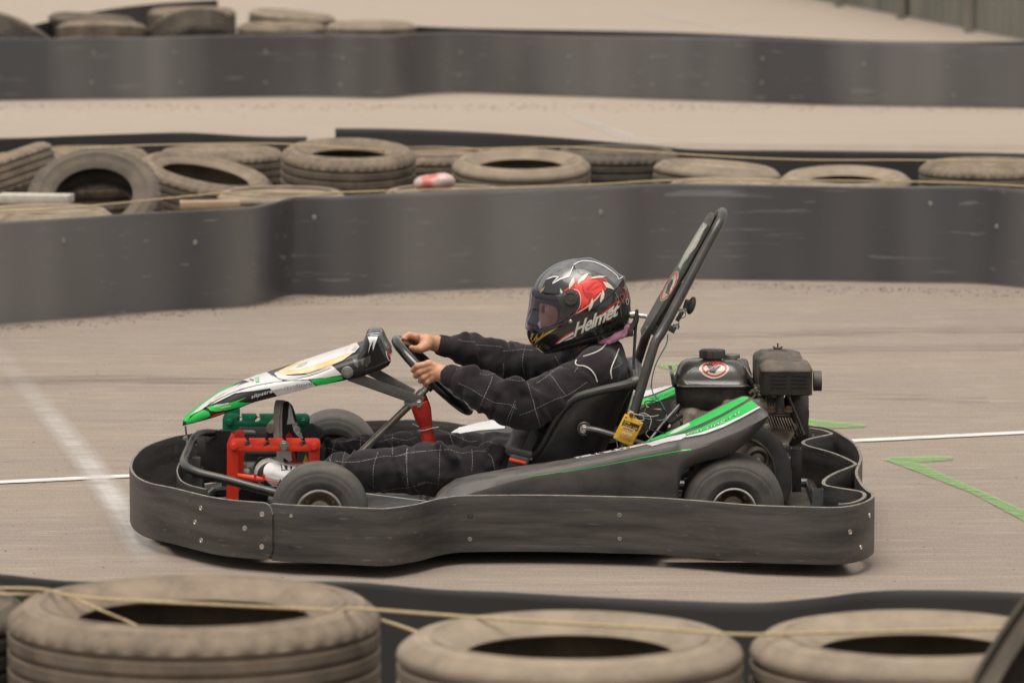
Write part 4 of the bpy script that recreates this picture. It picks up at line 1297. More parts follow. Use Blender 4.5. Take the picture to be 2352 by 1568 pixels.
# raised dash block at the top end of the panel
HP = [(1935, 85), (1962, 45), (2010, 30), (2080, 32), (2112, 62), (2150, 150), (2198, 232), (2214, 300), (2190, 342), (2120, 385), (2040, 415), (1960, 442), (1890, 470), (1830, 478), (1790, 440), (1780, 330), (1850, 245), (1910, 165)]
HP = [tuple(ZU('n', x, y, -.05)[[0, 2]]) for x, y in HP]
def inpoly(px, pz, poly):
    ins = np.zeros(px.shape, bool); n = len(poly)
    for i in range(n):
        x1, z1 = poly[i]; x2, z2 = poly[(i + 1) % n]
        c_ = ((z1 > pz) != (z2 > pz)) & (px < (x2 - x1) * (pz - z1) / (z2 - z1 + 1e-12) + x1)
        ins ^= c_
    return ins
def polydist(px, pz, poly):
    dd_ = np.full(px.shape, 1e9); n = len(poly)
    for i in range(n):
        x1, z1 = poly[i]; x2, z2 = poly[(i + 1) % n]
        ex, ez = x2 - x1, z2 - z1
        t = np.clip(((px - x1) * ex + (pz - z1) * ez) / (ex * ex + ez * ez), 0, 1)
        dd_ = np.minimum(dd_, np.hypot(px - x1 - t * ex, pz - z1 - t * ez))
    return np.where(inpoly(px, pz, poly), -dd_, dd_)
hl, hh = np.min(HP, 0) - .03, np.max(HP, 0) + .03
hd = SDF((hl[0], -.17, hl[1]), (hh[0], .17, hh[1]), .003)
def fhd(X, Y, Zz):
    p = polydist(X[:, 0, :], Zz[:, 0, :], HP)[:, None, :] + .016
    q = np.abs(Y) - .108
    # the middle of the block is scooped out a little
    p = p + .010 * np.exp(-(Y / .05) ** 2)
    return np.hypot(np.maximum(p, 0), np.maximum(q, 0)) + np.minimum(np.maximum(p, q), 0) - .016
hd.put(fhd, (hl[0], -.17, hl[1]), (hh[0], .17, hh[1]), 0)
head = hd.build("dash_block", MAT['gloss'], kart)
g = G()
for y0, y1, Y in (((1760, 495), (2335, 700), -.075), ((1900, 440), (2260, 640), .075)):
    g = G(); a, b = ZU('1', *y0, Y), ZU('1', *y1, Y * .35)
    if Y > 0: b = ZU('1', *y1, Y * .5)
    d = b - a; L = np.linalg.norm(d); d /= L
    up_ = np.array([-d[2], 0, d[0]]); s_ = np.cross(up_, d)
    g0 = G(); box_g(g0, (0, 0, 0), (L, .006, .030), .002)
    Mx = frameM((a + b) / 2, d, -s_ if s_[1] < 0 else s_, up_)
    g.add([Mx @ Vector(v) for v in g0.v], g0.f)
    g.build("nose_bracket", MAT['greysteel'], kart)
g = G(); bolt_g(g, ZU('1', 2305, 718, -.04), (0, -1, 0), .009, .008); g.build("bracket_bolt", MAT['chrome'], kart)
g = G(); bolt_g(g, ZU('1', 1743, 467, -.132), (0, -1, 0), .0105, .007); cyl_g(g, ZU('1', 1743, 467, -.128), (0, 1, 0), .017, .005)
g.build("panel_bolt", MAT['greysteel'], nose)

# ---------------------------------------------------------------- steering
a = U(832, 1036, 0); b = U(966, 905, 0)
ax = (b - a) / np.linalg.norm(b - a)
col_ = tube("steering_column", [a - ax * .10, b], .0105, MAT['baresteel'], kart, n=16)
g = G(); cyl_g(g, b - ax * .004, ax, .013, .03); tube_g(g, [b, b + ax * .035], .0105, n=14)
g.build("column_boss", MAT['chrome'], kart)
g = G(); box_g(g, b - ax * .03 + np.array([.0, 0, -.006]), (.05, .07, .02), .002, Matrix.Rotation(R_(35), 4, 'Y'))
g.build("column_bracket", MAT['greysteel'], kart)
SW = (U(903, 775, 0) + U(1085, 948, 0)) / 2
sr = np.linalg.norm(U(903, 775, 0) - U(1085, 948, 0)) / 2 - .013
e1 = U(903, 775, 0) - U(1085, 948, 0); e1 /= np.linalg.norm(e1)
e2 = np.array([0, 1.0, 0]); sn = np.cross(e1, e2)
SWP = [SW + sr * (math.cos(t) * e1 + math.sin(t) * e2) for t in np.linspace(0, 2 * math.pi, 64, endpoint=False)]
swo = tube("steering_wheel", SWP, .0145, MAT['gloss'], kart, n=16, closed=True)
g = G()
hubc = b + ax * .045
cyl_g(g, hubc, ax, .030, .014)
for t in (0.0, 2.3, -2.3):
    q = SW + sr * (math.cos(t) * e1 + math.sin(t) * e2)
    d = (q - hubc); L = np.linalg.norm(d); d /= L
    s_ = np.cross(ax, d)
    g0 = G(); box_g(g0, (0, 0, 0), (L, .030, .004), .001)
    Mx = frameM((q + hubc) / 2, d, s_ / np.linalg.norm(s_), ax)
    g.add([Mx @ Vector(v) for v in g0.v], g0.f)
sp_ = g.build("wheel_spoke", MAT['blackplastic'], None); sp_.parent = swo
g = G(); tube_g(g, [hubc + ax * -.02, hubc + ax * .0], .016, n=14); o = g.build("hub_collar", MAT['gloss'], None); o.parent = swo
# red foam wrap + its bracket post
g = G()
w0 = P3('2', (345, 1300, -.02), (375, 1400, -.02), (400, 1480, -.02), (415, 1560, -.02), (425, 1640, -.02), (435, 1720, -.02))
tube_g(g, w0, [.0255, .024, .0175, .0195, .021, .021], n=20, smooth=5)
foam = g.build("foam_wrap", MAT['redfoam'], kart)
tube("foam_wrap", P3('2', (385, 1230, .03), (405, 1330, .03), (425, 1470, .03)), [.006, .012, .010], MAT['redfoam'], kart, n=14, smooth=4)
g = G(); c = ZU('2', 400, 1500, -.02)
tube_g(g, [c + np.array([.0205 * math.cos(t), .0205 * math.sin(t), .004 * math.cos(t)]) for t in np.linspace(0, 6.283, 24, endpoint=False)], .002, n=6, closed=True)
tube_g(g, [c + np.array([.018, -.012, .004]), c + np.array([.036, -.014, .007])], .0028, n=6)
tube_g(g, [c + np.array([-.02, -.0, -.004]) + np.array([0, 0, .01]), c + np.array([-.038, .01, .014])], .002, n=6)
o = g.build("zip_tie", MAT['zip'], None); o.parent = foam

# ---------------------------------------------------------------- pedal frames
def notchbar(ox, oy, xs, x0, x1, y0, y1):
    pts = [(x0 + 35, y1), (x0, y1 - 45), (x0 - 10, y0 + 80), (x0 + 25, y0 + 15), (x0 + 70, y0)]
    for nx in xs:
        pts += [(nx - 40, y0), (nx - 5, y0 + 50), (nx - 48, y0 + 92), (nx - 40, y0 + 118), (nx + 10, y0 + 105), (nx + 45, y0 + 62), (nx + 15, y0 + 2)]
    pts += [(x1 - 60, y0), (x1 - 15, y0 + 20), (x1, y0 + 70), (x1 - 5, y1 - 40), (x1 - 45, y1)]
    return [(x + ox, y + oy) for x, y in pts]
def pedal(kind, mat, Y, ox, oy, xs, bar):
    rt = bpy.data.objects.new(kind, None); COL.objects.link(rt); attach(rt, kart)
    def pz(pts, Yq): return pxpoly(Z('f', *pts), Yq)
    for k, (dy, dz) in enumerate(((0, 0), (.022, 0))):
        g = G(); prism_g(g, [(p[0], p[1] + dz) for p in pz(notchbar(0, 0, xs, *bar), Y)], Y + dy, Y + dy + .004, .0006)
        o = g.build("notched_bar", mat, None); o.parent = rt
    x0, x1, y0, y1 = bar
    g = G()
    prism_g(g, pz([(x0 - 45, y0 + 60), (x0 + 20, y0 - 90), (x0 + 60, y0 - 60), (x0 + 80, y0 + 60), (x0 + 120, y1 + 60), (x0 + 120, y1 + 850), (x0 - 55, y1 + 850), (x0 - 45, y1 + 100)], Y + .024), Y + .026, Y + .031, .001)
    tabs = [(x0 + 55, y0 + 60), (x0 + 55, y0 - 80), (x0 + 85, y0 - 125), (x0 + 130, y0 - 140), (x0 + 180, y0 - 125), (x0 + 205, y0 - 80), (x0 + 205, y0 + 20), (x0 + 185, y1 + 500), (x0 + 100, y1 + 600)]
    prism_g(g, pz(tabs, Y + .06), Y + .060, Y + .065, .001)
    o = g.build("pedal_leg", mat, None); o.parent = rt
    g = G()
    prism_g(g, pz([(x1 - 160, y0 + 120), (x1 - 60, y0 + 20), (x1 - 10, y0 + 20), (x1 - 5, y0 + 90), (x1 - 18, y1 + 850), (x1 - 165, y1 + 850)], Y + .024), Y + .012, Y + .016, .001)
    o = g.build("pedal_leg", mat, None); o.parent = rt
    for bx, by in ((x0 + 50, y0 + 110), (x1 - 85, y0 + 110)):
        g = G(); bolt_g(g, ZU('f', bx, by, Y - .003), (0, -1, 0), .0085, .008)
        o = g.build("pedal_bolt", mat, None); o.parent = rt
    # pale worn steel round the notches
    for nx in xs:
        g = G(); c = ZU('f', nx - 5, y0 + 85, Y + .0005)
        lathe_g(g, [(.0095, 0), (.0118, -.0012), (.0118, 0.0008)], axisM((c[0], Y - .0006, c[2]), (0, 1, 0)), 18, a0=-.4, a1=3.6)
        o = g.build("worn_notch", MAT['baresteel'], None); o.parent = rt
    return rt
pr = pedal("pedal_frame", MAT['redpaint'], -.115, 0, 0, (465, 740, 995, 1260), (215, 1500, 695, 870))
pg = pedal("pedal_frame", MAT['greenpaint'], .19, 0, 0, (355, 610, 870, 1130), (150, 1350, 345, 520))
g = G(); tube_g(g, [ZU('f', 985, 790, -.125), ZU('f', 1010, 760, .02)], .0085, n=14); bolt_g(g, ZU('f', 985, 795, -.127), (0, -1, 0), .011, .012)
o = g.build("cross_bar", MAT['baresteel'], None); o.parent = pr
tube("throttle_foot_rest", [ZU('f', 790, 545, .02), ZU('f', 840, 480, .20)], .0135, MAT['baresteel'], kart, n=16)
g = G(); prism_g(g, pxpoly(Z('f', (740, 540), (830, 540), (810, 800), (770, 960), (740, 960), (730, 800)), .06), .06, .066, .001)
g.build("pedal_arm", MAT['blackplastic'], kart)
tube("return_spring", P3('f', (440, 895, -.05), (870, 905, -.03)), .009, MAT['darkengine'], kart, n=10)
g = G(); tube_g(g, P3('f', (330, 1215, -.13), (430, 1235, -.14), (560, 1255, -.15), (700, 1275, -.15)), [.007, .008, .009, .006], n=10, smooth=3)
tube_g(g, P3('f', (575, 1195, -.155), (570, 1260, -.155)), .004, n=8); tube_g(g, P3('f', (690, 1200, -.155), (715, 1280, -.155)), .004, n=8)
tube_g(g, P3('f', (700, 1275, -.15), (905, 1305, -.15)), .002, n=6)
o = g.build("toe_loop", MAT['redpaint'], None); o.parent = pr
g = G(); cyl_g(g, ZU('f', 455, 1160, 0), (.3, -1, .2), .012, .03); bolt_g(g, ZU('f', 455, 1155, -.03), (.2, -1, .2), .007, .01)
box_g(g, ZU('f', 470, 1130, .05), (.05, .04, .045), .004)
g.build("brake_linkage", MAT['chrome'], kart)
g = G(); box_g(g, (-.60, .30, .12), (.12, .08, .1), .01); g.build("battery_box", MAT['blackplastic'], kart)
g = G(); box_g(g, (-.74, .13, .13), (.09, .10, .14), .01); cyl_g(g, (-.70, .05, .17), (0, 1, 0), .03, .08)
g.build("pedal_box", MAT['blackplastic'], kart)
MAT['amber'] = M("amber warning label", (0.55, .30, .01), None, .5)
g = G(); q = ZU('f', 1290, 980, -.02)
prism_g(g, pxpoly(Z('f', (1250, 1030), (1290, 915), (1345, 1035)), -.02), -.02, -.018, 0)
g.build("warning_label", MAT['amber'], kart)
g = G(); box_g(g, (q[0] + .005, .0, q[2] - .01), (.06, .03, .10), .004); g.build("column_mount", MAT['blackplastic'], kart)

# ---------------------------------------------------------------- side pods
Tp = [(995, 1144), (1003, 1130), (1015, 1118), (1045, 1098), (1094, 1087), (1182, 1071), (1300, 1054), (1387, 1038), (1461, 1021), (1490, 1011.5), (1538, 991), (1582, 970.5), (1640, 941), (1684, 919), (1706, 910.4), (1721, 908.2), (1736, 912), (1752, 924), (1760, 936), (1764, 947)]
Cp = [(995, 1150), (1003, 1142), (1015, 1133), (1045, 1114), (1094, 1102), (1182, 1086), (1300, 1067), (1387, 1049), (1435, 1038), (1494, 1026), (1567, 1011), (1626, 995), (1684.5, 975), (1728.5, 953), (1747.5, 941), (1760, 944), (1764, 950)]
Bp = [(995, 1175), (1015, 1215), (1100, 1230), (1553, 1230), (1557, 1150), (1560, 1116), (1566, 1092), (1575, 1079), (1597, 1066), (1630, 1057), (1655, 1052), (1684, 1042), (1710, 1020), (1743, 989), (1757, 972), (1764, 953)]
sx = [995, 998, 1003, 1009, 1015, 1030, 1045, 1070, 1094, 1140, 1182, 1240, 1300, 1345, 1387, 1425, 1461, 1490, 1515, 1538, 1553, 1557, 1560, 1566, 1575, 1586, 1597, 1614, 1630, 1655, 1684, 1700, 1710, 1721, 1736, 1747, 1752, 1757, 1761, 1764]
def podmesh(s):
    rows = []
    for x in sx:
        B = interp(Bp, x); C = interp(Cp, x); T = interp(Tp, x)
        c = U(x, C, -.575); b = U(x, B, -.56); t = U(x, T, -.35); X = c[0]
        zc, zb, zt = c[2], b[2], t[2]
        h = zc - zb
        bulge = .012
        ch = U(x, interp([(995, 1160), (1182, 1108), (1300, 1084), (1435, 1060), (1509, 1046), (1590, 1033), (1700, 988), (1764, 953)], x), -.60)[2]
        ch = min(max(ch, zb + h * .15), zc - h * .1)
        row = [(X, -.565, zb), (X, -.588, zb + min(.008, h * .2)), (X, -.598, zb + (ch - zb) * .5), (X, -.603, ch - h * .04), (X, -.600, ch + h * .03), (X, -.592, zc - h * .18), (X, -.584, zc - h * .05), (X, -.572, zc + .001),
               (X, -.545, zc * .72 + zt * .28 + .002), (X, -.49, zc * .45 + zt * .55 + .0035), (X, -.42, zc * .2 + zt * .8 + .003), (X, -.362, zt + .001), (X, -.35, zt - .004), (X, -.345, zt - min(.03, h * .5)), (X, -.34, max(zt - .08, zb))]
        rows.append([(p[0], p[1] * s, p[2]) for p in row])
    K = len(rows[0]); V = [p for r in rows for p in r]
    Fs = [(i * K + j, i * K + (j + 1) % K, (i + 1) * K + (j + 1) % K, (i + 1) * K + j) for i in range(len(rows) - 1) for j in range(K)]
    Fs += [tuple(range(K))[::-1], tuple((len(rows) - 1) * K + k for k in range(K))]
    if s < 0: Fs = [f[::-1] for f in Fs]
    return V, Fs
V, Fs = podmesh(1); pod = mesh("side_pod", V, Fs, MAT['pod'], kart, angle=55)
V, Fs = podmesh(-1); pod2 = mesh("side_pod", V, Fs, MAT['pod'], kart, angle=55)
g = G(); sl = P3('p', (1060, 943, -.603), (1250, 880, -.600), (1500, 775, -.597), (1700, 680, -.593), (1835, 608, -.588))
tube_g(g, sl, [.0006, .004, .0055, .004, .0006], n=8, smooth=4, flat=(1, .5))
o = g.build("pod_slot", MAT['blackprint'], None); o.parent = pod

# ---------------------------------------------------------------- seat
SS = [((1150, 1098), (1196, 1080), .165), ((1200, 1116), (1212, 1060), .175), ((1265, 1120), (1238, 1034), .185), ((1330, 1092), (1259, 996), .192), ((1380, 1042), (1282, 955), .198), ((1408, 982), (1318, 915), .203), ((1428, 925), (1383, 895), .207), ((1446, 885), (1438, 884), .207), ((1463, 862), (1460, 878), .205)]
rows = []
NS = 24
secs = []
for (cx_, cy_), (rx, ry), w in SS:
    c = U(cx_, cy_, 0); r = U(rx, ry, -w)
    secs.append((np.array([c[0], c[2]]), np.array([r[0], r[2]]), w))
cs = catmull([np.array([*s[0], *s[1], s[2]]) for s in secs], 5)
V = []; K = NS + 1
for q in cs:
    c, r, w = q[:2], q[2:4], q[4]
    for k in range(K):
        ph = (k / NS - .5) * math.pi
        sn_, cn_ = math.sin(ph), math.cos(ph)
        y = w * math.copysign(abs(sn_) ** .72, sn_)
        b_l = (1 - cn_ ** .95)
        p = c + (r - c) * b_l
        V.append((p[0], y, p[1]))
Fs = [(i * K + j, (i + 1) * K + j, (i + 1) * K + j + 1, i * K + j + 1) for i in range(len(cs) - 1) for j in range(NS)]
seat = mesh("seat", V, Fs, MAT['seat'], kart)
md = seat.modifiers.new("thick", 'SOLIDIFY'); md.thickness = .006; md.offset = 0
edge = [np.array(V[i * K]) for i in range(len(cs))] + [np.array(V[(len(cs) - 1) * K + j]) for j in range(1, NS)] + [np.array(V[i * K + NS]) for i in range(len(cs) - 1, -1, -1)]
nb_ = len(edge)
rad = [float(np.interp(i, [0, 8, len(cs) * .8, len(cs), len(cs) + NS, nb_], [.005, .007, .013, .021, .021, .006])) for i in range(nb_)]
g = G(); tube_g(g, [e + np.array([0, (-.004 if i < len(cs) else .004 if i > len(cs) + NS else 0), 0]) for i, e in enumerate(edge)], rad, n=14, flat=(1, 1))
o = g.build("seat_rim", MAT['seat'], None); o.parent = seat
g = G()
sb0 = ZU('2', 1640, 1500, -.222); cyl_g(g, sb0 + np.array([0, .004, 0]), (0, 1, 0), .020, .008)
tube_g(g, [sb0 + np.array([.005, 0, -.002]), ZU('2', 1740, 1515, -.235), ZU('2', 1900, 1560, -.24), ZU('2', 2100, 1620, -.24)], [.012, .011, .010, .010], n=12, smooth=3)
g.build("seat_brace", MAT['black'], kart)
g = G(); bolt_g(g, sb0 + np.array([0, -.006, 0]), (0, -1, 0), .009, .006); o = g.build("seat_bolt", MAT['chrome'], None); o.parent = seat
# belt
g = G()
a, b = ZU('6', 1050, 240, -.20), ZU('6', 960, 420, -.21)
tube_g(g, [ZU('6', 1075, 200, -.17), ZU('6', 1040, 290, -.205), ZU('6', 990, 400, -.215)], .030, n=4, smooth=4, flat=(.08, 1))
g.build("seat_belt", MAT['strap'], kart)
g = G(); Rt = Matrix.Rotation(R_(14), 4, 'Y'); box_g(g, ZU('6', 930, 410, -.225), (.075, .02, .022), .004, Rt)
box_g(g, ZU('6', 925, 500, -.225), (.055, .03, .05), .006, Rt)
bk = g.build("belt_buckle", MAT['blackplastic'], kart)
g = G(); box_g(g, ZU('6', 922, 478, -.238), (.050, .014, .010), .004, Rt); o = g.build("release_button", MAT['orange'], None); o.parent = bk
g = G(); box_g(g, ZU('6', 940, 440, -.232), (.07, .004, .006), .001, Rt); o = g.build("belt_tongue", MAT['baresteel'], None); o.parent = bk

# ---------------------------------------------------------------- roll hoop and number plate
hp = [(1430, 1040, -.28), (1452, 962, -.27), (1473, 890, -.26), (1496.5, 811.6, -.24), (1507, 782, -.23), (1526, 751, -.21), (1602, 606.5, -.14), (1645, 525, -.10), (1657, 503, -.07)]
L1 = [U(x, y, Y) for x, y, Y in hp]
top_ = L1[-1] + np.array([.006, .0, .010]); top_[1] = -.03
hoop = tube("roll_hoop", L1 + [top_, top_ * [1, -1, 1]] + [p * [1, -1, 1] for p in reversed(L1)], .0135, MAT['black'], kart, n=16, smooth=5)
b0 = U(1483, 766, 0); b1 = U(1640, 492, 0)
ud = (b1 - b0); PL = np.linalg.norm(ud); ud /= PL
wd = np.array([0, 1.0, 0]); nd = np.cross(wd, ud); 
if nd[0] > 0: nd = -nd
prof = [(-.01, .085), (.0, .10), (.03, .115), (.09, .130), (.14, .125), (.18, .115), (.26, .108), (.36, .102), (PL - .05, .095), (PL - .015, .065), (PL, .030)]
outl = [(s, w) for s, w in prof] + [(s, -w) for s, w in reversed(prof)]
bm = bmesh.new()
vs = [bm.verts.new(Vector((b0 + ud * s + wd * w + nd * -.002).tolist())) for s, w in outl]
f = bm.faces.new(vs); r = bmesh.ops.extrude_face_region(bm, geom=[f])
bmesh.ops.translate(bm, vec=Vector((nd * .013).tolist()), verts=[e for e in r['geom'] if isinstance(e, bmesh.types.BMVert)])
bmesh.ops.recalc_face_normals(bm, faces=bm.faces)
bmesh.ops.bevel(bm, geom=[e for e in bm.edges if e.calc_face_angle(0) > 1.2], offset=.0025, segments=2, affect='EDGES')
bmesh.ops.triangulate(bm, faces=[f for f in bm.faces if len(f.verts) > 4])
g = G(); bm_g(g, bm)
MAT['plate'] = M("grey black number plate", (0.045, 0.047, 0.046), (0.075, .076, .072), .5, scale=14, dust=.35, scratch=.2)
plate = g.build("number_plate", MAT['plate'], kart, angle=30)
def onplate(s, w, n=.012): return b0 + ud * s + wd * w + nd * n
g = G(); Rp = frameM((0, 0, 0), ud, wd, nd)
def pbox(s, w, n, sz, bev=.002): box_g(g, onplate(s, w, n), sz, bev, Rp)
pbox(.14, -.07, -.015, (.08, .03, .022)); pbox(.10, -.075, -.016, (.04, .025, .03)); pbox(.06, -.08, -.014, (.05, .02, .02)); pbox(.03, -.09, -.014, (.03, .02, .03))
g.build("plate_clamp", MAT['darkengine'], kart)
g = G()
for s, w in ((.02, -.06), (PL - .045, -.03)): bolt_g(g, onplate(s, w, .011), nd, .0055, .003)
g.build("plate_bolt", MAT['greysteel'], plate)
# sensor pod, clamps, wires behind the hoop
g = G()
s_ = SDF((.44, -.12, .58), (.54, .02, .70), .002)
c = ZU('3', 912, 925, -.06)
Rz = np.array([[math.cos(.3), 0, math.sin(.3)], [0, 1, 0], [-math.sin(.3), 0, math.cos(.3)]])
s_ = SDF(c - .05, c + .05, .002); s_.ell(c, (.0115, .020, .026), .002, R=Rz); s_.box(c + np.array([-.012, 0, .002]), (.009, .012, .014), .003, .003, R=Rz)
lamp = s_.build("sensor_pod", MAT['blackplastic'], kart)
for (x, y, l) in ((845, 965, .030), (790, 1088, .028)):
    q = ZU('3', x, y, -.08); g = G(); tube_g(g, [q + np.array([-.012, 0, -.004]), q + np.array([.010, 0, .004])], .006, n=10)
    tube_g(g, [q + np.array([-.006, -.004, .006]), q + np.array([.008, -.006, -.006])], .0025, n=8)
    g.build("hose_clamp", MAT['chrome'], kart)
g = G(); q = ZU('3', 760, 1110, -.08); box_g(g, q, (.016, .02, .02), .002, Rp); g.build("clamp_block", MAT['blackplastic'], kart); g = G(); q = ZU('3', 820, 1010, -.08); box_g(g, q, (.03, .012, .012), .002, Rp)
g.build("clamp_block", MAT['blackplastic'], kart)
tube("wire", P3('3', (870, 960, -.08), (862, 1010, -.09), (820, 1030, -.09)), .0012, MAT['wire'], kart, n=6, smooth=4)
tube("wire", P3('3', (815, 1040, -.085), (812, 1110, -.09), (770, 1070, -.09)), .001, MAT['bluewire'], kart, n=6, smooth=4)
tube("wire", P3('3', (728, 1150, -.19), (715, 1230, -.2), (640, 1370, -.22), (605, 1490, -.235), (600, 1568, -.24)) + P3('4', (400, 470, -.24), (420, 540, -.25), (480, 610, -.26), (520, 700, -.27), (500, 740, -.28), (430, 745, -.28), (340, 725, -.28), (290, 700, -.29)), .0016, MAT['bluewire'], kart, n=6, smooth=5)
# head restraint arm and strap
g = G()
cyl_g(g, ZU('3', 452, 998, -.02), (1, 0, .1), .0105, .016); tube_g(g, P3('3', (460, 998, -.02), (560, 1010, -.02)), .0065, n=12)
o = g.build("headrest_pin", MAT['chrome'], kart)
g = G(); tube_g(g, P3('3', (485, 955, -.03), (480, 1030, -.03), (460, 1080, -.03), (430, 1110, -.03), (370, 1120, -.02)), [.004, .008, .009, .008, .006], n=10, smooth=4)
box_g(g, ZU('3', 432, 1135, -.03), (.018, .02, .022), .003)
g.build("headrest_arm", MAT['blackplastic'], kart)
tube("belt_strap", P3('3', (480, 1040, -.03), (470, 1180, -.03), (462, 1340, -.04), (462, 1420, -.05)), .0045, MAT['strap'], kart, n=6, smooth=3)

# ---------------------------------------------------------------- timing box
bx = [ZU('4', x, y, -.30) for x, y in ((190, 695), (335, 765), (255, 945), (105, 890))]
ctr = sum(bx) / 4
ux = (bx[1] - bx[0]); wx = np.linalg.norm(ux); ux /= wx
uz = (bx[0] - bx[3]); uz -= ux * (uz @ ux); hz = np.linalg.norm(uz); uz /= hz
Mb = frameM(ctr, ux, np.cross(uz, ux), uz)
g = G(); g0 = G(); box_g(g0, (0, 0, 0), (wx, .020, hz), .003)
g.add([Mb @ Vector(v) for v in g0.v], g0.f)
g0 = G(); cyl_g(g0, (-.012, 0, hz / 2 + .004), (0, 1, 0), .0105, .012)
g.add([Mb @ Vector(v) for v in g0.v], g0.f)
tbox = g.build("timing_box", MAT['boxyellow'], kart)
for sx_, sz_ in ((-1, 1), (1, 1), (-1, -1), (1, -1)):
    g = G(); q = Mb @ Vector((sx_ * (wx / 2 - .006), -.0105, sz_ * (hz / 2 - .006))); cyl_g(g, q, Mb.to_3x3() @ Vector((0, 1, 0)), .0032, .002, .0003, 10)
    o = g.build("box_screw", MAT['chrome'], None); o.parent = tbox
g = G(); q = Mb @ Vector((-.012, -.01, hz / 2 + .006)); cyl_g(g, q, (0, 1, 0), .0058, .012)
o = g.build("box_pin", MAT['blackplastic'], None); o.parent = tbox
for pts in (((235, 690, -.3), (290, 700, -.31), (400, 715, -.31), (460, 705, -.31)), ((230, 665, -.3), (262, 690, -.31)), ((305, 700, -.3), (350, 690, -.31), (400, 730, -.31), (390, 800, -.31), (360, 850, -.3), (385, 880, -.3)), ((130, 905, -.3), (140, 960, -.3)), ((330, 700, -.3), (345, 740, -.3), (300, 745, -.3), (275, 720, -.3))):
    tube("zip_tie", P3('4', *pts), .0013, MAT['zip'], kart, n=6, smooth=4)
for m_, pts, r_ in (('wire', ((345, 690, -.29), (370, 650, -.28), (440, 650, -.27), (500, 660, -.27), (520, 720, -.27), (480, 750, -.28), (400, 740, -.28)), .0019),
                ('wire', ((360, 640, -.27), (355, 600, -.27), (420, 596, -.27), (480, 615, -.26), (490, 640, -.26)), .0016),
                ('rope', ((355, 605, -.27), (370, 640, -.27), (430, 655, -.27), (480, 660, -.27)), .002),
                ('wire', ((320, 800, -.3), (400, 820, -.34), (480, 840, -.38), (560, 862, -.42)), .002),
                ('wire', ((520, 755, -.26), (560, 765, -.25), (600, 740, -.2), (640, 715, -.15)), .0045),
                ('wire', ((590, 718, -.2), (575, 700, -.2), (585, 690, -.2), (630, 690, -.15)), .0016),
                ('wire', ((640, 640, -.1), (600, 700, -.1), (640, 760, -.12), (620, 830, -.12)), .004)):
    tube("wire", P3('4', *pts), r_, MAT[m_], kart, n=7, smooth=5)
tube("brace_rod", P3('4', (620, 625, -.2), (500, 760, -.25), (385, 905, -.3)), .0035, MAT['greysteel'], kart, n=8)

# ---------------------------------------------------------------- engine
eng = bpy.data.objects.new("engine", None); COL.objects.link(eng); attach(eng, kart)
def ep(g, name, mat, **k):
    o = g.build(name, mat, None, **k); o.parent = eng; return o
# fuel tank
fz = U(1640, 888, -.085)[2]; xc = U(1636, 888, -.05)[0]; yc = .01
g = G()
hx, hy = .1135, .098
loftbox_g(g, [(fz - .0035, xc, yc, hx - .002, hy, .03), (fz - .002, xc, yc, hx, hy + .002, .03), (fz + .002, xc, yc, hx, hy + .002, .03), (fz + .0035, xc, yc, hx - .003, hy - .002, .03), (fz + .006, xc, yc, hx - .010, hy - .010, .034), (fz + .022, xc, yc, hx - .013, hy - .014, .036), (fz + .042, xc, yc, hx - .019, hy - .022, .038), (fz + .055, xc, yc, hx - .028, hy - .033, .038), (fz + .063, xc, yc, hx - .038, hy - .045, .036), (fz + .066, xc, yc, hx - .05, hy - .06, .03)], n=8)
tank = ep(g, "fuel_tank", MAT['tank'], angle=70)
g = G()
loftbox_g(g, [(fz - .076, xc - .002, yc, .062, .05, .03), (fz - .074, xc - .002, yc, .082, .07, .035), (fz - .060, xc - .002, yc, .097, .084, .032), (fz - .03, xc, yc, .102, .088, .03), (fz - .004, xc, yc, .104, .090, .03)], n=8)
ep(g, "tank_bowl", MAT['tanklow'], angle=70)
cc = np.array([ZU('e', 630, 150, .0)[0], .005, fz + .064])
g = G(); cyl_g(g, cc + [0, 0, .004], (0, 0, 1), .027, .012)
def knurl(r, z, a, j): return (r + (.0022 * math.copysign(1, math.sin(a * 6)) * min(1, abs(math.sin(a * 6)) * 3) if r > .03 else 0), z)
lathe_g(g, [(.030, .006), (.0345, .008), (.0348, .026), (.033, .0295), (.026, .031), (.018, .0315), (.0001, .0315)], Matrix.Translation(Vector(cc.tolist())), 96, fn=knurl)
cap = ep(g, "fuel_cap", MAT['blackplastic'], angle=35)
g = G(); lathe_g(g, [(.0155, .0316), (.0155, .0325), (.0001, .0325)], Matrix.Translation(Vector(cc.tolist())), 32); ep(g, "cap_disc", MAT['greysteel'])
g = G(); lathe_g(g, [(.0150, .0327), (.0165, .0327)], Matrix.Translation(Vector(cc.tolist())), 32); ep(g, "cap_ring", MAT['white'])
g = G(); cyl_g(g, (ZU('e', 865, 120, .04)[0], .05, fz + .07), (0, 0, 1), .024, .012)
ep(g, "gauge_cap", MAT['greysteel'])
g = G()
prism_g(g, pxpoly(Z('e', (125, 345), (165, 350), (205, 480), (145, 480)), -.09), -.09, .10, .001)
ep(g, "tank_flange", MAT['tank']); g = G()
prism_g(g, pxpoly(Z('e', (1060, 340), (1140, 465), (1100, 480), (1050, 400)), -.08), -.08, .09, .001)
ep(g, "tank_flange", MAT['tank'])
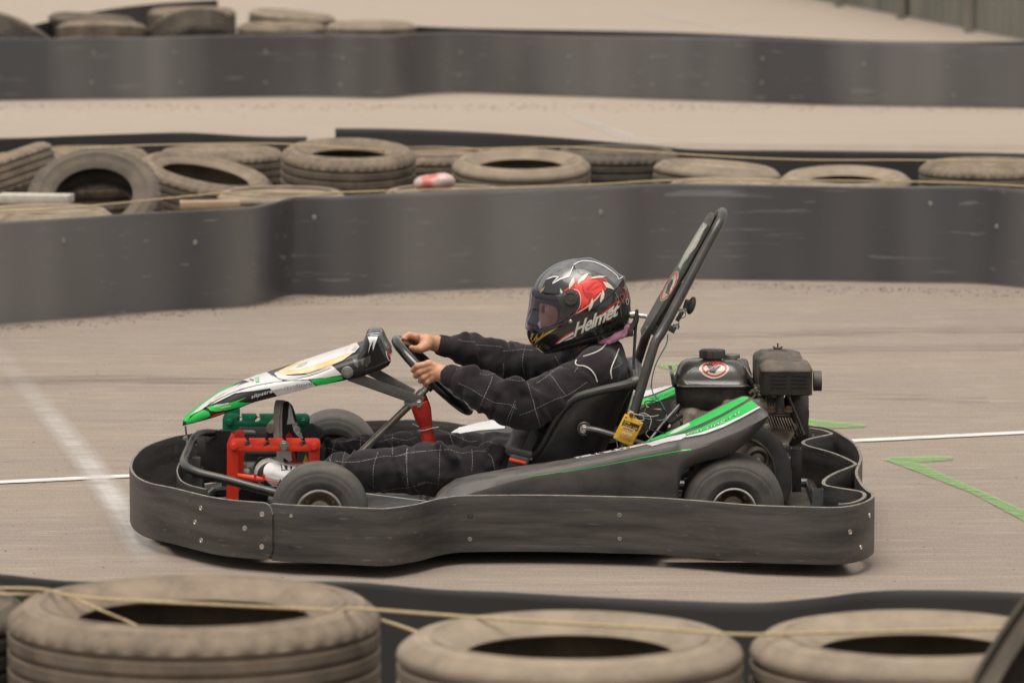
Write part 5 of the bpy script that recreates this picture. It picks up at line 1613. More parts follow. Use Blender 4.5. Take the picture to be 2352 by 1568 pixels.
# air filter box (behind) and heat shield (in front)
def boxpx(x0, x1, y0, y1, Yn): 
    a = U((x0 + x1) / 2, y1, Yn); b = U((x0 + x1) / 2, y0, Yn); l = U(x0, y1, Yn); r = U(x1, y1, Yn)
    return (l[0] + r[0]) / 2, (r[0] - l[0]) / 2, a[2], b[2]
xm, hxm, z0, z1 = boxpx(1733, 1846, 812, 905, -.02)
g = G()
loftbox_g(g, [(z0, xm, .05, hxm - .004, .07, .015), (z0 + .004, xm, .05, hxm, .072, .016), (z1 - .022, xm, .05, hxm, .072, .016), (z1 - .010, xm + .0, .05, hxm - .006, .066, .018), (z1 - .001, xm - .004, .05, hxm - .024, .05, .02), (z1, xm - .004, .05, hxm - .03, .044, .02)])
ep(g, "air_filter_box", MAT['muffler'], angle=60)
g = G(); c = (ZU('e', 1420, 60, .05)[0], .05, z1)
loftbox_g(g, [(z1 - .001, c[0], .05, .03, .028, .01), (z1 + .004, c[0], .05, .018, .018, .01)])
tube_g(g, [(c[0], .05, z1), (c[0], .05, z1 + .021)], .0022, n=8)
for s in (-1, 1): tube_g(g, [(c[0], .05, z1 + .006), (c[0] + s * .008, .05, z1 + .007), (c[0] + s * .013, .05, z1 + .012)], [.004, .0035, .0022], n=8)
ep(g, "wing_nut", MAT['darkengine'])
xm, hxm, z0, z1 = boxpx(1749, 1866, 843, 908, -.17)
g = G()
zs_ = U(1800, 854, -.17)[2]
loftbox_g(g, [(z0, xm, -.105, hxm - .002, .064, .008), (z0 + .003, xm, -.105, hxm, .066, .010), (zs_ - .0015, xm, -.105, hxm, .066, .012), (zs_, xm, -.105, hxm + .0015, .0675, .012), (zs_ + .002, xm, -.105, hxm + .0015, .0675, .012), (zs_ + .010, xm, -.105, hxm - .002, .062, .016), (zs_ + .020, xm + .0, -.105, hxm - .010, .050, .02), (zs_ + .024, xm, -.105, hxm - .018, .040, .02)], n=8)
shield = ep(g, "heat_shield", MAT['muffler'], angle=60)
g = G()
for xx0, xx1 in ((1333, 1523), (1583, 1772)):
    for k in range(4):
        y = 370 + k * 47
        a, b = ZU('e', xx0, y, -.1715), ZU('e', xx1, y + 4, -.1715)
        box_g(g, (a + b) / 2, (b[0] - a[0], .004, .0046), .0015, Matrix.Rotation(.012, 4, 'Y'))
ep(g, "shield_slots", MAT['lining'])
g = G()
for xx in (1440, 1650):
    q = (ZU('e', xx, 190, -.11)[0], -.12 + (.01 if xx > 1500 else .03), zs_ + .0243); lathe_g(g, [(.014, -.0005), (.010, .0006), (.0001, .0004)], Matrix.Translation(Vector(q)), 20)
ep(g, "rust_stain", MAT['rust'])
g = G(); p0_, p1_ = ZU('e', 1850, 430, -.09), ZU('e', 1948, 430, -.09)
tube_g(g, [p0_, p1_], .0285, n=24, cap=False); tube_g(g, [p0_, p1_ - [.001, 0, 0]], .026, n=24, cap=True)
ep(g, "exhaust_outlet", MAT['muffler'])
# block
s_ = SDF((.38, -.20, .10), (.86, .22, .42), .004)
c = U(1690, 1090, -.13); DC = np.array([c[0], -.12, c[2]])
def disc(c, r, y0, y1, k, op='add'):
    def fn(X, Y, Zz):
        d = np.sqrt((X - c[0]) ** 2 + (Zz - c[2]) ** 2) - r
        return np.maximum(d, np.maximum(y0 - Y, Y - y1))
    s_.put(fn, (c[0] - r, y0, c[2] - r), (c[0] + r, y1, c[2] + r), k, op)
disc(DC, .128, -.145, .10, .004)
disc(DC, .108, -.16, -.13, .0, 'sub')
s_.box(ZU('e', 1440, 1090, -.08), (.030, .05, .036), .012, .012, R=np.array([[.85, 0, .5], [0, 1, 0], [-.5, 0, .85]]))
s_.box(ZU('e', 1100, 900, 0), (.09, .09, .07), .02, .02)
s_.box(ZU('e', 560, 900, .02), (.10, .08, .05), .02, .02)
s_.cone(ZU('e', 300, 720, -.05), ZU('e', 700, 930, -.05), .018, .022, .01)
s_.cone(ZU('e', 380, 880, -.07), ZU('e', 300, 1000, -.07), .03, .035, .01)
for x, y in ((1285, 985), (1505, 1215), (1500, 1420), (1000, 930)): s_.cone(ZU('e', x, y, -.17), ZU('e', x, y, -.12), .010, .011, .005)
s_.box((DC[0] + .02, 0, .13), (.14, .10, .05), .01, .01)
blk = s_.build("engine_block", MAT['alu']); blk.parent = eng
g = G()
cyl_g(g, DC + [0, .012, 0], (0, 1, 0), .106, .02, .004, 48)
ep(g, "clutch_housing", MAT['blackplastic'])
g = G(); pc = ZU('e', 1180, 1385, -.20)
Mx = axisM(pc, (0, -1, 0))
lathe_g(g, [(.0305, -.06), (.031, 0), (.029, .004), (.024, .002), (.020, -.004), (.018, .004), (.017, .010), (.0095, .012), (.009, .018), (.0001, .018)], Mx, 40)
ep(g, "clutch_drum", MAT['darkengine'])
g = G(); bolt_g(g, pc + [0, -.018, 0], (0, -1, 0), .0055, .005); ep(g, "clutch_bolt", MAT['greysteel'])
g = G()
arc = P3('4', (1130, 830, -.215), (1230, 838, -.215), (1330, 900, -.215), (1400, 1000, -.215), (1438, 1130, -.215), (1440, 1260, -.215), (1420, 1360, -.215))
tube_g(g, arc, .009, n=4, smooth=5, flat=(.45, 2.4))
ep(g, "chain_guard", MAT['blackplastic'])
# cylinder fins, head, exhaust neck
g = G()
Rf = Matrix.Rotation(R_(-22), 4, 'Y')
for k in range(10):
    q = ZU('e', 1300 + k * 34, 915 + k * 4, -.15); box_g(g, q + np.array([0, .04, 0]), (.0024, .11, .034), .0004, Rf)
box_g(g, ZU('e', 1430, 900, .0), (.07, .07, .05), .004, Rf)
ep(g, "cylinder_fins", MAT['alu'])
g = G()
for k in range(5):
    q = ZU('e', 1225 + k * 32, 690 - k * 2, -.06); box_g(g, q, (.0026, .05, .026), .0006, Matrix.Rotation(R_(-18), 4, 'Y'))
for k in range(3):
    q = ZU('e', 1290 + k * 32, 670, -.08); box_g(g, q, (.004, .02, .030), .001, Matrix.Rotation(R_(-12), 4, 'Y'))
box_g(g, ZU('e', 1310, 730, -.05), (.045, .05, .02), .004, Matrix.Rotation(R_(-18), 4, 'Y'))
ep(g, "carburettor", MAT['darkengine'])
g = G()
a, b = ZU('e', 1450, 580, -.13), ZU('e', 1445, 820, -.13)
tube_g(g, [a, b], [.0105 * 1.0, .0125], n=18)
box_g(g, ZU('e', 1450, 840, -.13) + [0, .01, 0], (.050, .045, .006), .002)
ep(g, "exhaust_neck", MAT['darkengine'])
for x, y in ((1345, 790), (1550, 788)):
    g = G(); bolt_g(g, ZU('e', x, y, -.145), (0, -.3, 1), .0085, .012); ep(g, "exhaust_bolt", MAT['rust'])
g = G(); bolt_g(g, ZU('e', 1625, 985, -.10), (0, -1, 0), .006, .01); lathe_g(g, [(.006, 0), (.010, .002), (.010, -.02)], axisM(ZU('e', 1625, 985, -.10), (0, -1, 0)), 20)
for k, (x, y) in enumerate(((1605, 1085), (1590, 1010), (1640, 1040))): box_g(g, ZU('e', x, y, -.07), (.004, .03, .02), .001, Rf)
ep(g, "head_bolt", MAT['alu'])
for nm, x, y, w in (("case_bolt", 1285, 985, 0), ("case_bolt", 1505, 1215, 0), ("case_bolt", 1515, 1330, 0)):
    g = G(); bolt_g(g, ZU('e', x, y, -.185), (0, -1, 0), .0065, .007); ep(g, nm, MAT['alu'])
g = G(); tube_g(g, P3('e', (1540, 610, -.10), (1640, 840, -.10), (1735, 1075, -.10)), .0045, n=8, flat=(1, 1.8))
tube_g(g, P3('e', (1560, 620, -.06), (1590, 760, -.06), (1690, 1060, -.06)), .004, n=8)
ep(g, "push_rod", MAT['darkengine'])
s2 = SDF((.66, -.08, .16), (.84, .16, .42), .004)
s2.ell(ZU('e', 1650, 830, .04), (.048, .07, .092), .01, R=np.array([[.97, 0, .2], [0, 1, 0], [-.2, 0, .97]]))
s2.box(ZU('e', 1690, 900, .04), (.032, .06, .045), .012, .02)
s2.ell(ZU('e', 1740, 640, .06), (.02, .04, .024), .01)
o = s2.build("fan_shroud", MAT['tanklow']); o.parent = eng
g = G()
rng = random.Random(3)
for k in range(26):
    q = ZU('e', rng.uniform(1085, 1215), rng.uniform(490, 600), rng.uniform(-.10, -.02))
    if k % 2: tube_g(g, [q, q + np.array([rng.uniform(-.012, .012), rng.uniform(-.01, .01), rng.uniform(-.012, .012)])], .0022, n=6)
    else: bolt_g(g, q, (rng.uniform(-1, 1), -1, rng.uniform(-1, 1)), .004, .006)
ep(g, "throttle_linkage", MAT['baresteel'])
g = G(); box_g(g, ZU('e', 1150, 560, -.02), (.05, .08, .04), .006); ep(g, "carburettor_body", MAT['darkengine'])
g = G()
for k in range(16):
    q = ZU('e', rng.uniform(330, 480), rng.uniform(1440, 1560), rng.uniform(-.36, -.3)); box_g(g, q, (rng.uniform(.006, .02), .01, rng.uniform(.01, .03)), .001, Matrix.Rotation(rng.uniform(-1, 1), 4, 'Y'))
box_g(g, (cr[0] - .10, -.33, .13), (.05, .06, .12), .004)
box_g(g, (cr[0] + .02, -.33, .13), (.16, .03, .14), .01)
ep(g, "axle_carrier", MAT['darkengine'])
tube("spark_lead", P3('4', (700, 640, -.05), (640, 720, -.06), (630, 760, -.06)), .004, MAT['wire'], kart, n=8)
g = G(); cyl_g(g, ZU('e', 560, 950, -.14), (1, -.6, 0), .035, .05); ep(g, "starter_motor", MAT['darkengine'])
# ================================================================ DRIVER
person = root("person", (.20, 0, .10), "person in black quilted race suit and helmet, both hands on the steering wheel", "person")
def D(x, y, Y): return U(x, y, Y)

# ---------------------------------------------------------------- race suit
s = SDF((-.56, -.40, .02), (.42, .40, .58), .0048)
# torso, collar and shoulders
s.cone(D(1215, 1060, 0), D(1262, 1000, 0), .080, .098, .02, sy=1.4)
s.cone(D(1262, 1000, 0), D(1345, 905, 0), .098, .098, .03, sy=1.35, fold=(.004, 60, 1.0))
s.cone(D(1345, 905, 0), D(1382, 845, 0), .092, .072, .03, sy=1.6)
s.cone(D(1372, 848, -.125), D(1372, 842, .130), .064, .064, .03)
s.cone(D(1384, 835, 0), D(1388, 797, 0), .062, .050, .02, sy=1.25)
# near arm
arm = [(1366, 860, -.132, .066), (1285, 903, -.150, .064), (1208, 934, -.190, .064), (1162, 925, -.200, .058), (1108, 897, -.200, .053), (1066, 876, -.190, .041)]
for k in range(len(arm) - 1):
    a, b = arm[k], arm[k + 1]
    s.cone(D(*a[:3]), D(*b[:3]), a[3], b[3], .016, fold=(.0065, 62 + 9 * k, 1.3 * k))
s.cone(D(1066, 876, -.200), D(1040, 866, -.182), .036, .031, .010)
s.cone(D(1040, 866, -.182), D(1030, 862, -.175), .0315, .0295, .004)
# far arm
arm2 = [(1345, 835, .165, .068), (1262, 838, .22, .060), (1190, 834, .225, .054), (1135, 826, .215, .051), (1075, 806, .190, .046), (1050, 800, .170, .037)]
for k in range(len(arm2) - 1):
    a, b = arm2[k], arm2[k + 1]
    s.cone(D(*a[:3]), D(*b[:3]), a[3], b[3], .014, fold=(.007, 66 + 8 * k, 2 + 1.7 * k))
s.cone(D(1045, 799, .165), D(1018, 793, .150), .033, .029, .010)
# legs
leg = [(1195, 1095, -.09, .078), (1090, 1086, -.16, .070), (985, 1077, -.20, .071), (900, 1080, -.185, .060), (845, 1081, -.160, .057), (772, 1085, -.120, .048)]
for k in range(len(leg) - 1):
    a, b = leg[k], leg[k + 1]
    s.cone(D(*a[:3]), D(*b[:3]), a[3], b[3], .018, fold=(.0075, 50 + 8 * k, .7 + 2.1 * k))
leg2 = [(1195, 1060, .09, .080), (1095, 1046, .16, .062), (990, 1036, .22, .060), (930, 1037, .21, .053), (860, 1040, .185, .050), (762, 1046, .130, .045)]
for k in range(len(leg2) - 1):
    a, b = leg2[k], leg2[k + 1]
    s.cone(D(*a[:3]), D(*b[:3]), a[3], b[3], .018, fold=(.008, 52 + 7 * k, 2.2 + 1.9 * k))
# bunched cloth: elbow crook, hip crease, trouser hems, sleeve gathers
for (x0, y0, Y0, x1, y1, Y1, r) in ((1182, 876, -.240, 1182, 905, -.252, .016), (1195, 882, -.238, 1228, 905, -.242, .014), (1165, 880, -.235, 1130, 905, -.240, .013), (1245, 872, -.195, 1262, 905, -.205, .013),
                                  (1300, 862, -.185, 1330, 900, -.185, .012), (1075, 852, -.215, 1082, 905, -.235, .013), (1092, 850, -.22, 1118, 935, -.265, .013),
                                  (1150, 1032, -.19, 1128, 1068, -.215, .015), (1130, 1030, -.19, 1108, 1052, -.21, .013), (1165, 1045, -.17, 1158, 1080, -.19, .015),
                                  (1010, 1022, -.235, 1045, 1050, -.25, .014), (770, 1050, -.13, 775, 1095, -.165, .014), (752, 1012, .10, 758, 1040, .085, .012),
                                  (1070, 770, .165, 1085, 812, .145, .014), (1092, 775, .19, 1100, 835, .175, .013), (1127, 786, .19, 1130, 850, .175, .014), (1150, 792, .20, 1152, 860, .18, .012)):
    s.cone(D(x0, y0, Y0), D(x1, y1, Y1), r, r * .8, .020)
for (x0, y0, Y0, x1, y1, Y1, r) in ((1187, 866, -.262, 1178, 925, -.268, .008), (1103, 860, -.255, 1100, 890, -.262, .007), (1142, 1040, -.27, 1120, 1075, -.285, .008), (1112, 778, .16, 1110, 850, .13, .007), (1178, 790, .18, 1175, 850, .16, .006)):
    s.cone(D(x0, y0, Y0), D(x1, y1, Y1), r, r * .7, .018, op='sub')
# opening for the neck
s.cone(D(1388, 812, 0), D(1388, 770, 0), .038, .052, .006, op='sub')
V, Fs = s.nets(0)
V = relaxm(V, Fs, 2)
# small creases
X_, Y_, Z_ = V[:, 0], V[:, 1], V[:, 2]
nz = np.sin(41 * X_ + 3 * np.sin(33 * Z_ + 2 * Y_) + 12 * Y_) * np.sin(37 * Z_ + 2.5 * np.sin(29 * X_ + 1.3) - 9 * Y_)
nz2 = np.sin(83 * X_ + 4 * np.sin(47 * Z_) + 1.7) * np.sin(71 * Z_ + 3 * np.sin(61 * Y_ + 30 * X_))
suit = mesh("race_suit", V, Fs, MAT['suit'], person)
nv = np.empty(len(V) * 3); suit.data.vertices.foreach_get('normal', nv); nv = nv.reshape(-1, 3)
V2 = V + nv * (nz * .0024 + nz2 * .0008)[:, None]
suit.data.vertices.foreach_set('co', V2.ravel()); suit.data.update()
# knitted cuffs
for (a, b, r0, r1) in ((D(1047, 868, -.186), D(1028, 861, -.174), .0335, .0318), (D(1030, 797, .158), D(1007, 791, .146), .0305, .0285)):
    d = (b - a) / np.linalg.norm(b - a); L = np.linalg.norm(b - a)
    def rib(r, z, an, j): return r + .0006 * math.sin(an * 40), z
    g = G(); lathe_g(g, [(r0 - .004, 0), (r0, .001), ((r0 + r1) / 2 + .0006, L * .5), (r1, L * .93), (r1 - .001, L), (r1 - .0035, L - .001), (r1 - .006, L * .7)], axisM(a, d), 160, fn=rib)
    o = g.build("cuff", MAT['suit'], None); o.parent = suit

# ---------------------------------------------------------------- body: head with face, neck, torso, arms, legs, hands in one mesh
b = SDF((-.54, -.34, .03), (.40, .32, .74), .005)
b.cone(D(1225, 1060, 0), D(1375, 860, 0), .07, .065, .03, sy=1.4)
b.cone(D(1372, 852, -.13), D(1372, 846, .13), .04, .04, .02)
for ch, sc_ in ((arm, .55), (arm2, .55), (leg, .6), (leg2, .6)):
    for k in range(len(ch) - 1): b.cone(D(*ch[k][:3]), D(*ch[k + 1][:3]), ch[k][3] * sc_, ch[k + 1][3] * sc_, .015)
b.cone(D(1380, 850, 0), D(1350, 760, 0), .045, .042, .02)
Vb, Fb = b.nets(0); Vb = relaxm(Vb, Fb, 1)
parts_ = [(Vb, Fb)]
# head
hd_ = SDF((.02, -.11, .52), (.30, .11, .74), .0025)
H = lambda x, y, Y=0.0: ZU('h', x, y, Y)
hd_.ell(H(880, 690), (.088, .070, .088), .01)
hd_.ell(H(640, 960), (.058, .052, .062), .03)
hd_.ell(H(560, 1090), (.030, .026, .022), .02)
hd_.ell(H(530, 800), (.030, .055, .030), .02)
for q in (-1, 1):
    hd_.ell(H(505, 900, q * .030), (.022, .022, .022), .015)
    hd_.ell(H(432, 845, q * .030), (.012, .016, .011), .008, op='sub')
    hd_.ell(H(880, 870, q * .070), (.016, .008, .026), .006)
hd_.cone(H(445, 840), H(400, 945), .0055, .0095, .008)
hd_.ell(H(432, 958, .009), (.007, .006, .005), .004); hd_.ell(H(432, 958, -.009), (.007, .006, .005), .004)
hd_.ell(H(425, 1020), (.011, .020, .0055), .004); hd_.ell(H(432, 1055), (.011, .018, .006), .004)
hd_.ell(H(395, 1037), (.010, .022, .0012), .002, op='sub')
hd_.cone(H(900, 1000), D(1352, 790, 0), .045, .044, .02)
Vh, Fh = hd_.nets(0); Vh = relaxm(Vh, Fh, 1); parts_.append((Vh, Fh))

def digit(s, pts, r0, r1):
    n = len(pts) - 1
    for i in range(n):
        s.cone(pts[i], pts[i + 1], r0 + (r1 - r0) * i / n, r0 + (r1 - r0) * (i + 1) / n, .0022 if i else .005)
Mm = lambda x, y, Y: ZU('m', x, y, Y)
def handfield(lo, hi): return SDF(lo, hi, .0013)
c = Mm(760, 880, -.15)
h1 = handfield(c - [.075, .07, .055], c + [.085, .06, .05])
h1.cone(Mm(1330, 935, -.192), Mm(1130, 900, -.176), .0235, .0215, .005, sy=.85)
h1.cone(Mm(1130, 900, -.176), Mm(1000, 885, -.170), .0205, .022, .01, sy=.8)
for kx, ky, r in ((815, 712, .0125), (830, 800, .0125), (860, 890, .0122), (890, 975, .0115)):
    h1.cone(Mm(1060, 880 + (ky - 850) * .35, -.168), Mm(kx, ky, -.166), .014, r * .95, .006, sy=.85)
    h1.ell(Mm(kx - 5, ky, -.1735), (.0075, .006, .0075), .005)
fin = [((815, 712), (600, 755), (520, 845), 0), ((830, 800), (640, 862), (565, 950), 1), ((860, 895), (715, 962), (655, 1040), 2), ((890, 980), (790, 1045), (735, 1100), 3)]
for (m0, p0, d0, k) in fin:
    r = (.0094, .0094, .0090, .0082)[k]
    digit(h1, [Mm(*m0, -.166), Mm(*p0, -.1655), Mm(d0[0] + 8, d0[1] - 20, -.146), Mm(d0[0] + 60, d0[1] - 60, -.118), Mm(d0[0] + 150, d0[1] - 75, -.113)], r * 1.03, r * .82)
    # creases between the fingers
for a_, b2 in (((700, 775, -.177), (560, 840, -.172)), ((760, 868, -.177), (610, 960, -.172)), ((810, 955, -.177), (700, 1050, -.170))):
    h1.cone(Mm(*a_), Mm(*b2), .0016, .0022, .003, op='sub')
digit(h1, [Mm(1010, 860, -.155), Mm(850, 800, -.128), Mm(720, 770, -.112), Mm(620, 760, -.108)], .0125, .0088)
Vn, Fn = h1.nets(0); Vn = relaxm(Vn, Fn, 1); parts_.append((Vn, Fn))
c = Mm(650, 330, .11)
h2 = handfield(c - [.06, .07, .05], c + [.085, .08, .05])
h2.cone(Mm(1150, 385, .155), Mm(960, 345, .142), .0225, .0215, .005, sy=.85)
h2.cone(Mm(960, 345, .142), Mm(760, 315, .125), .0205, .0215, .01, sy=.8)
h2.cone(Mm(780, 290, .125), Mm(560, 225, .128), .0175, .0125, .008)
h2.cone(Mm(780, 350, .115), Mm(640, 430, .098), .016, .0125, .008)
digit(h2, [Mm(570, 215, .112), Mm(455, 185, .110), Mm(365, 225, .104), Mm(330, 300, .092)], .0108, .0085)
digit(h2, [Mm(590, 230, .132), Mm(470, 205, .134), Mm(370, 260, .128), Mm(350, 340, .112)], .0104, .0082)
digit(h2, [Mm(620, 260, .148), Mm(520, 250, .152), Mm(440, 320, .146), Mm(430, 400, .130)], .0098, .0078)
digit(h2, [Mm(660, 300, .158), Mm(570, 310, .164), Mm(510, 390, .158), Mm(500, 450, .142)], .0088, .0070)
digit(h2, [Mm(760, 400, .108), Mm(640, 450, .092), Mm(545, 440, .080), Mm(490, 420, .074)], .0125, .0082)
Vn, Fn = h2.nets(0); Vn = relaxm(Vn, Fn, 1); parts_.append((Vn, Fn))
V = np.concatenate([p[0] for p in parts_]); off_ = np.cumsum([0] + [len(p[0]) for p in parts_])
Fs = np.concatenate([p[1] + off_[i] for i, p in enumerate(parts_)])
body = mesh("body", V, Fs, MAT['skin'], person)
MAT['eye'] = M("eye", (.8, .78, .74), None, .2)
MAT['iris'] = M("dark iris", (.02, .012, .008), None, .15)
MAT['hair'] = M("dark hair", (.03, .018, .012), (.05, .03, .02), .6, bump=.8, bscale=300)
for q in (-1, 1):
    g = G(); lathe_g(g, [(.0001, -.010), (.006, -.008), (.0095, -.003), (.0098, .001), (.0085, .005), (.0055, .0085), (.0001, .0101)], axisM(H(468, 845, q * .030), (-1, -.15, 0)), 20)
    g.cm = 1; lathe_g(g, [(.0052, .0090), (.003, .0104), (.0001, .0108)], axisM(H(468, 845, q * .030), (-1, -.15, 0)), 16)
    o = g.build("eye", [MAT['eye'], MAT['iris']], None); o.parent = body
    g = G(); tube_g(g, [H(455, 775, q * .045), H(428, 762, q * .032), H(430, 775, q * .016)], [.0015, .003, .0022], n=8, smooth=4)
    o = g.build("eyebrow", MAT['hair'], None); o.parent = body

# ---------------------------------------------------------------- helmet
MZ = .000199
def hx_(pts): return [tuple(H(x, y, -.05)[[0, 2]]) for x, y in pts]
def shell(s, o=0.0):
    s.ell(H(925, 700), (.1375 + o, .118 + o, .1145 + o), .0)
    s.ell(H(1150, 850), (.092 + o, .112 + o, .089 + o), .03)
    s.ell(H(920, 1010), (.120 + o, .111 + o, .112 + o), .02)
    s.ell(H(563, 1130), (.079 + o, .088 + o, .070 + o), .045)
lo, hi = H(0, 1700) - [.01, .15, .02], H(1850, 0) + [.01, .15, .02]
hs_ = SDF((lo[0], -.14, lo[2]), (hi[0], .14, hi[2]), .0026)
shell(hs_)
vis_f = hs_.f.copy()
# crown ridge and rear spoiler
hs_.cone(H(800, 300), H(1050, 240), .024, .022, .012, sy=1.5)
hs_.cone(H(1050, 240), H(1300, 338), .022, .018, .012, sy=1.8)
hs_.cone(H(1300, 338), H(1510, 440), .018, .011, .012, sy=2.4)
hs_.cone(H(1490, 400), H(1552, 388), .007, .003, .008, sy=4)
# chin vent and lower rear lip
hs_.cone(H(1565, 900), H(1530, 1110), .010, .008, .02, sy=4)
# cut the bottom along a sloping line
a, b_2 = H(250, 1520), H(1600, 1118)
d = (b_2 - a) / np.linalg.norm(b_2 - a); nrm_ = np.array([d[2], -d[0]])
sl_, (X, Y, Zz) = hs_.grid(hs_.lo, hs_.lo + hs_.h * hs_.n)
pl = (X - a[0]) * d[2] - (Zz - a[2]) * d[0]
hs_.f = np.maximum(hs_.f, pl.astype(np.float32))
hs_.ell(H(840, 800), (.104, .090, .100), .01, op='sub')
hs_.cone(H(860, 950), H(1010, 1560), .064, .068, .006, op='sub')
# eye port
port = hx_([(-100, 610), (520, 625), (615, 660), (655, 780), (640, 940), (560, 1050), (430, 1085), (-100, 1150)])
pd = polydist(X[:, 0, :], Zz[:, 0, :], port)[:, None, :] - .002
hs_.f = np.maximum(hs_.f, -pd.astype(np.float32))
helmet = hs_.build("helmet", [MAT['gloss']], person, relax=1)
ln = SDF(hs_.lo, hs_.lo + hs_.h * (hs_.n - 1), .003)
ln.ell(H(880, 740), (.112, .096, .108), 0)
ln.ell(H(880, 740), (.094, .078, .094), .002, op='sub')
ln.cone(H(840, 950), H(1010, 1560), .062, .066, .01, op='sub')
sl2, (X2, Y2, Z2) = ln.grid(ln.lo, ln.lo + ln.h * ln.n)
face_open = hx_([(-200, 770), (480, 765), (580, 800), (612, 880), (605, 980), (560, 1050), (470, 1090), (-200, 1110)])
p2_ = polydist(X2[:, 0, :], Z2[:, 0, :], face_open)[:, None, :]
ln.f = np.maximum(ln.f, -p2_.astype(np.float32))
ln.f = np.maximum(ln.f, ((X2 - a[0]) * d[2] - (Z2 - a[2]) * d[0] + .004).astype(np.float32))
lin = ln.build("helmet_lining", MAT['lining'], None); lin.parent = helmet
vs_ = SDF.__new__(SDF); vs_.h = hs_.h; vs_.lo = hs_.lo; vs_.n = hs_.n; vs_.f = vis_f
Vv, Fv = vs_.nets(.0036); Vv = relaxm(Vv, Fv, 2)
cen = Vv[Fv].mean(1)
vpoly = hx_([(60, 560), (275, 578), (450, 612), (640, 622), (700, 590), (800, 562), (890, 600), (918, 700), (890, 830), (800, 925), (700, 1012), (560, 1070), (430, 1106), (190, 1148), (60, 1165)])
pdv = polydist(Vv[:, 0], Vv[:, 2], vpoly)
keep = (pdv[Fv] < .004).any(1) & (cen[:, 0] < H(1000, 0)[0])
Fv = Fv[keep]
# snap the outer ring of vertices onto the outline
used = np.unique(Fv); outs = used[pdv[used] > 0]
e_ = .0005
gx = (polydist(Vv[outs, 0] + e_, Vv[outs, 2], vpoly) - polydist(Vv[outs, 0] - e_, Vv[outs, 2], vpoly)) / (2 * e_)
gz = (polydist(Vv[outs, 0], Vv[outs, 2] + e_, vpoly) - polydist(Vv[outs, 0], Vv[outs, 2] - e_, vpoly)) / (2 * e_)
Vv[outs, 0] -= gx * pdv[outs]; Vv[outs, 2] -= gz * pdv[outs]
remap = -np.ones(len(Vv), int); remap[used] = np.arange(len(used))
visor = mesh("visor", Vv[used], remap[Fv], MAT['visor'], None); visor.parent = helmet
g = G()
trim = [H(x, y, -.052 - .03 * math.sin(max(0, min(1, (x - 250) / 1300)) * math.pi)) for x, y in ((330, 1490), (600, 1410), (900, 1325), (1200, 1235), (1450, 1160), (1550, 1125))]

# pink scarf
sc2 = SDF((.15, -.11, .50), (.36, .11, .60), .0028)
rng = random.Random(5)
for k in range(30):
    t = k / 30 * 2 * math.pi
    if math.cos(t) < -.25: continue
    x = .262 + .061 * math.cos(t); y = .062 * math.sin(t)
    z = H(1300, 1232)[2] + (x - .26) * .34 + .004 * math.sin(k * 2.4)
    for q_ in (-1, 0, 1): sc2.ell((x + rng.uniform(-.004, .004), y, z + q_ * .009 + rng.uniform(-.003, .003)), (.013 + rng.random() * .003, .011, .007 + rng.random() * .003), .005)
sc2.cone((.262, 0, .50), (.262, 0, .60), .040, .048, .006, op='sub')
scarf = sc2.build("scarf", MAT['pink'], person, relax=1)
nv = np.empty(len(scarf.data.vertices) * 3); scarf.data.vertices.foreach_get('normal', nv)
co = np.empty(len(nv)); scarf.data.vertices.foreach_get('co', co); co = co.reshape(-1, 3); nv = nv.reshape(-1, 3)
co += nv * (.0018 * np.sin(190 * co[:, 0] + 3 * np.sin(150 * co[:, 1])) * np.sin(210 * co[:, 2]))[:, None]
scarf.data.vertices.foreach_set('co', co.ravel()); scarf.data.update()

# ---------------------------------------------------------------- shoes
def shoe(heel, toe, N, side=1):
    heel = np.array(heel); toe = np.array(toe); L = np.linalg.norm(toe - heel); l = (toe - heel) / L
    N = np.array(N, float); N -= l * (N @ l); N /= np.linalg.norm(N); W = np.cross(N, l)
    def pt(a, w, n): return heel + l * a * L + W * w + N * n
    lo = np.minimum(heel, toe) - .13; hi = np.maximum(heel, toe) + .13
    def loc(X, Y, Zz):
        P = np.stack([X - heel[0], Y - heel[1], Zz - heel[2]], -1)
        return P @ l, P @ W, P @ N
    def outline(a, w, e=0.0):
        rh, rt_ = .031, .040
        a0, a1 = rh, L - rt_
        h = np.clip((a - a0) / (a1 - a0), 0, 1)
        r = rh + (rt_ - rh) * h - .006 * np.sin(h * math.pi)
        return np.hypot(a - (a0 + (a1 - a0) * h), w) - r - e
    o = []
    so = SDF(lo, hi, .0024)
    def fsole(X, Y, Zz):
        a, w, n = loc(X, Y, Zz)
        dd_ = np.maximum(outline(a, w), np.abs(n) - .0125)
        return dd_
    so.put(fsole, lo, hi, 0)
    up_ = SDF(lo, hi, .0024)
    def fup(X, Y, Zz):
        a, w, n = loc(X, Y, Zz)
        h = np.clip(a / L, 0, 1)
        H_ = np.interp(h, [0, .1, .32, .5, .65, .8, .93, 1], [.075, .088, .086, .070, .058, .047, .036, .02])
        sh = np.sqrt(np.clip(1 - (n / H_) ** 2.2, 0, 1))
        ww = outline(a, w / np.maximum(sh * .96, .05), -.002)
        return np.maximum(np.maximum(ww * np.maximum(sh, .35), -n + .008), (n - H_) * .8)
    up_.put(fup, lo, hi, 0)
    up_.cone(pt(.24, 0, .05), pt(.26, 0, .115), .033, .036, .015)
    shoe_ = up_.build("shoe", MAT['shoeblack'], person, relax=3)
    sole = so.build("sole", MAT['solewhite'], None, relax=1); sole.parent = shoe_
    return shoe_, sole, pt
F_ = lambda x, y, Y: ZU('f', x, y, Y)
sh1, so1, pt1 = shoe(F_(905, 1240, .055), F_(930, 140, .055), (1, -.12, .05))
sh2, so2, pt2 = shoe(F_(1440, 1195, -.035), F_(575, 1165, -.10), (.22, -.9, -.22))
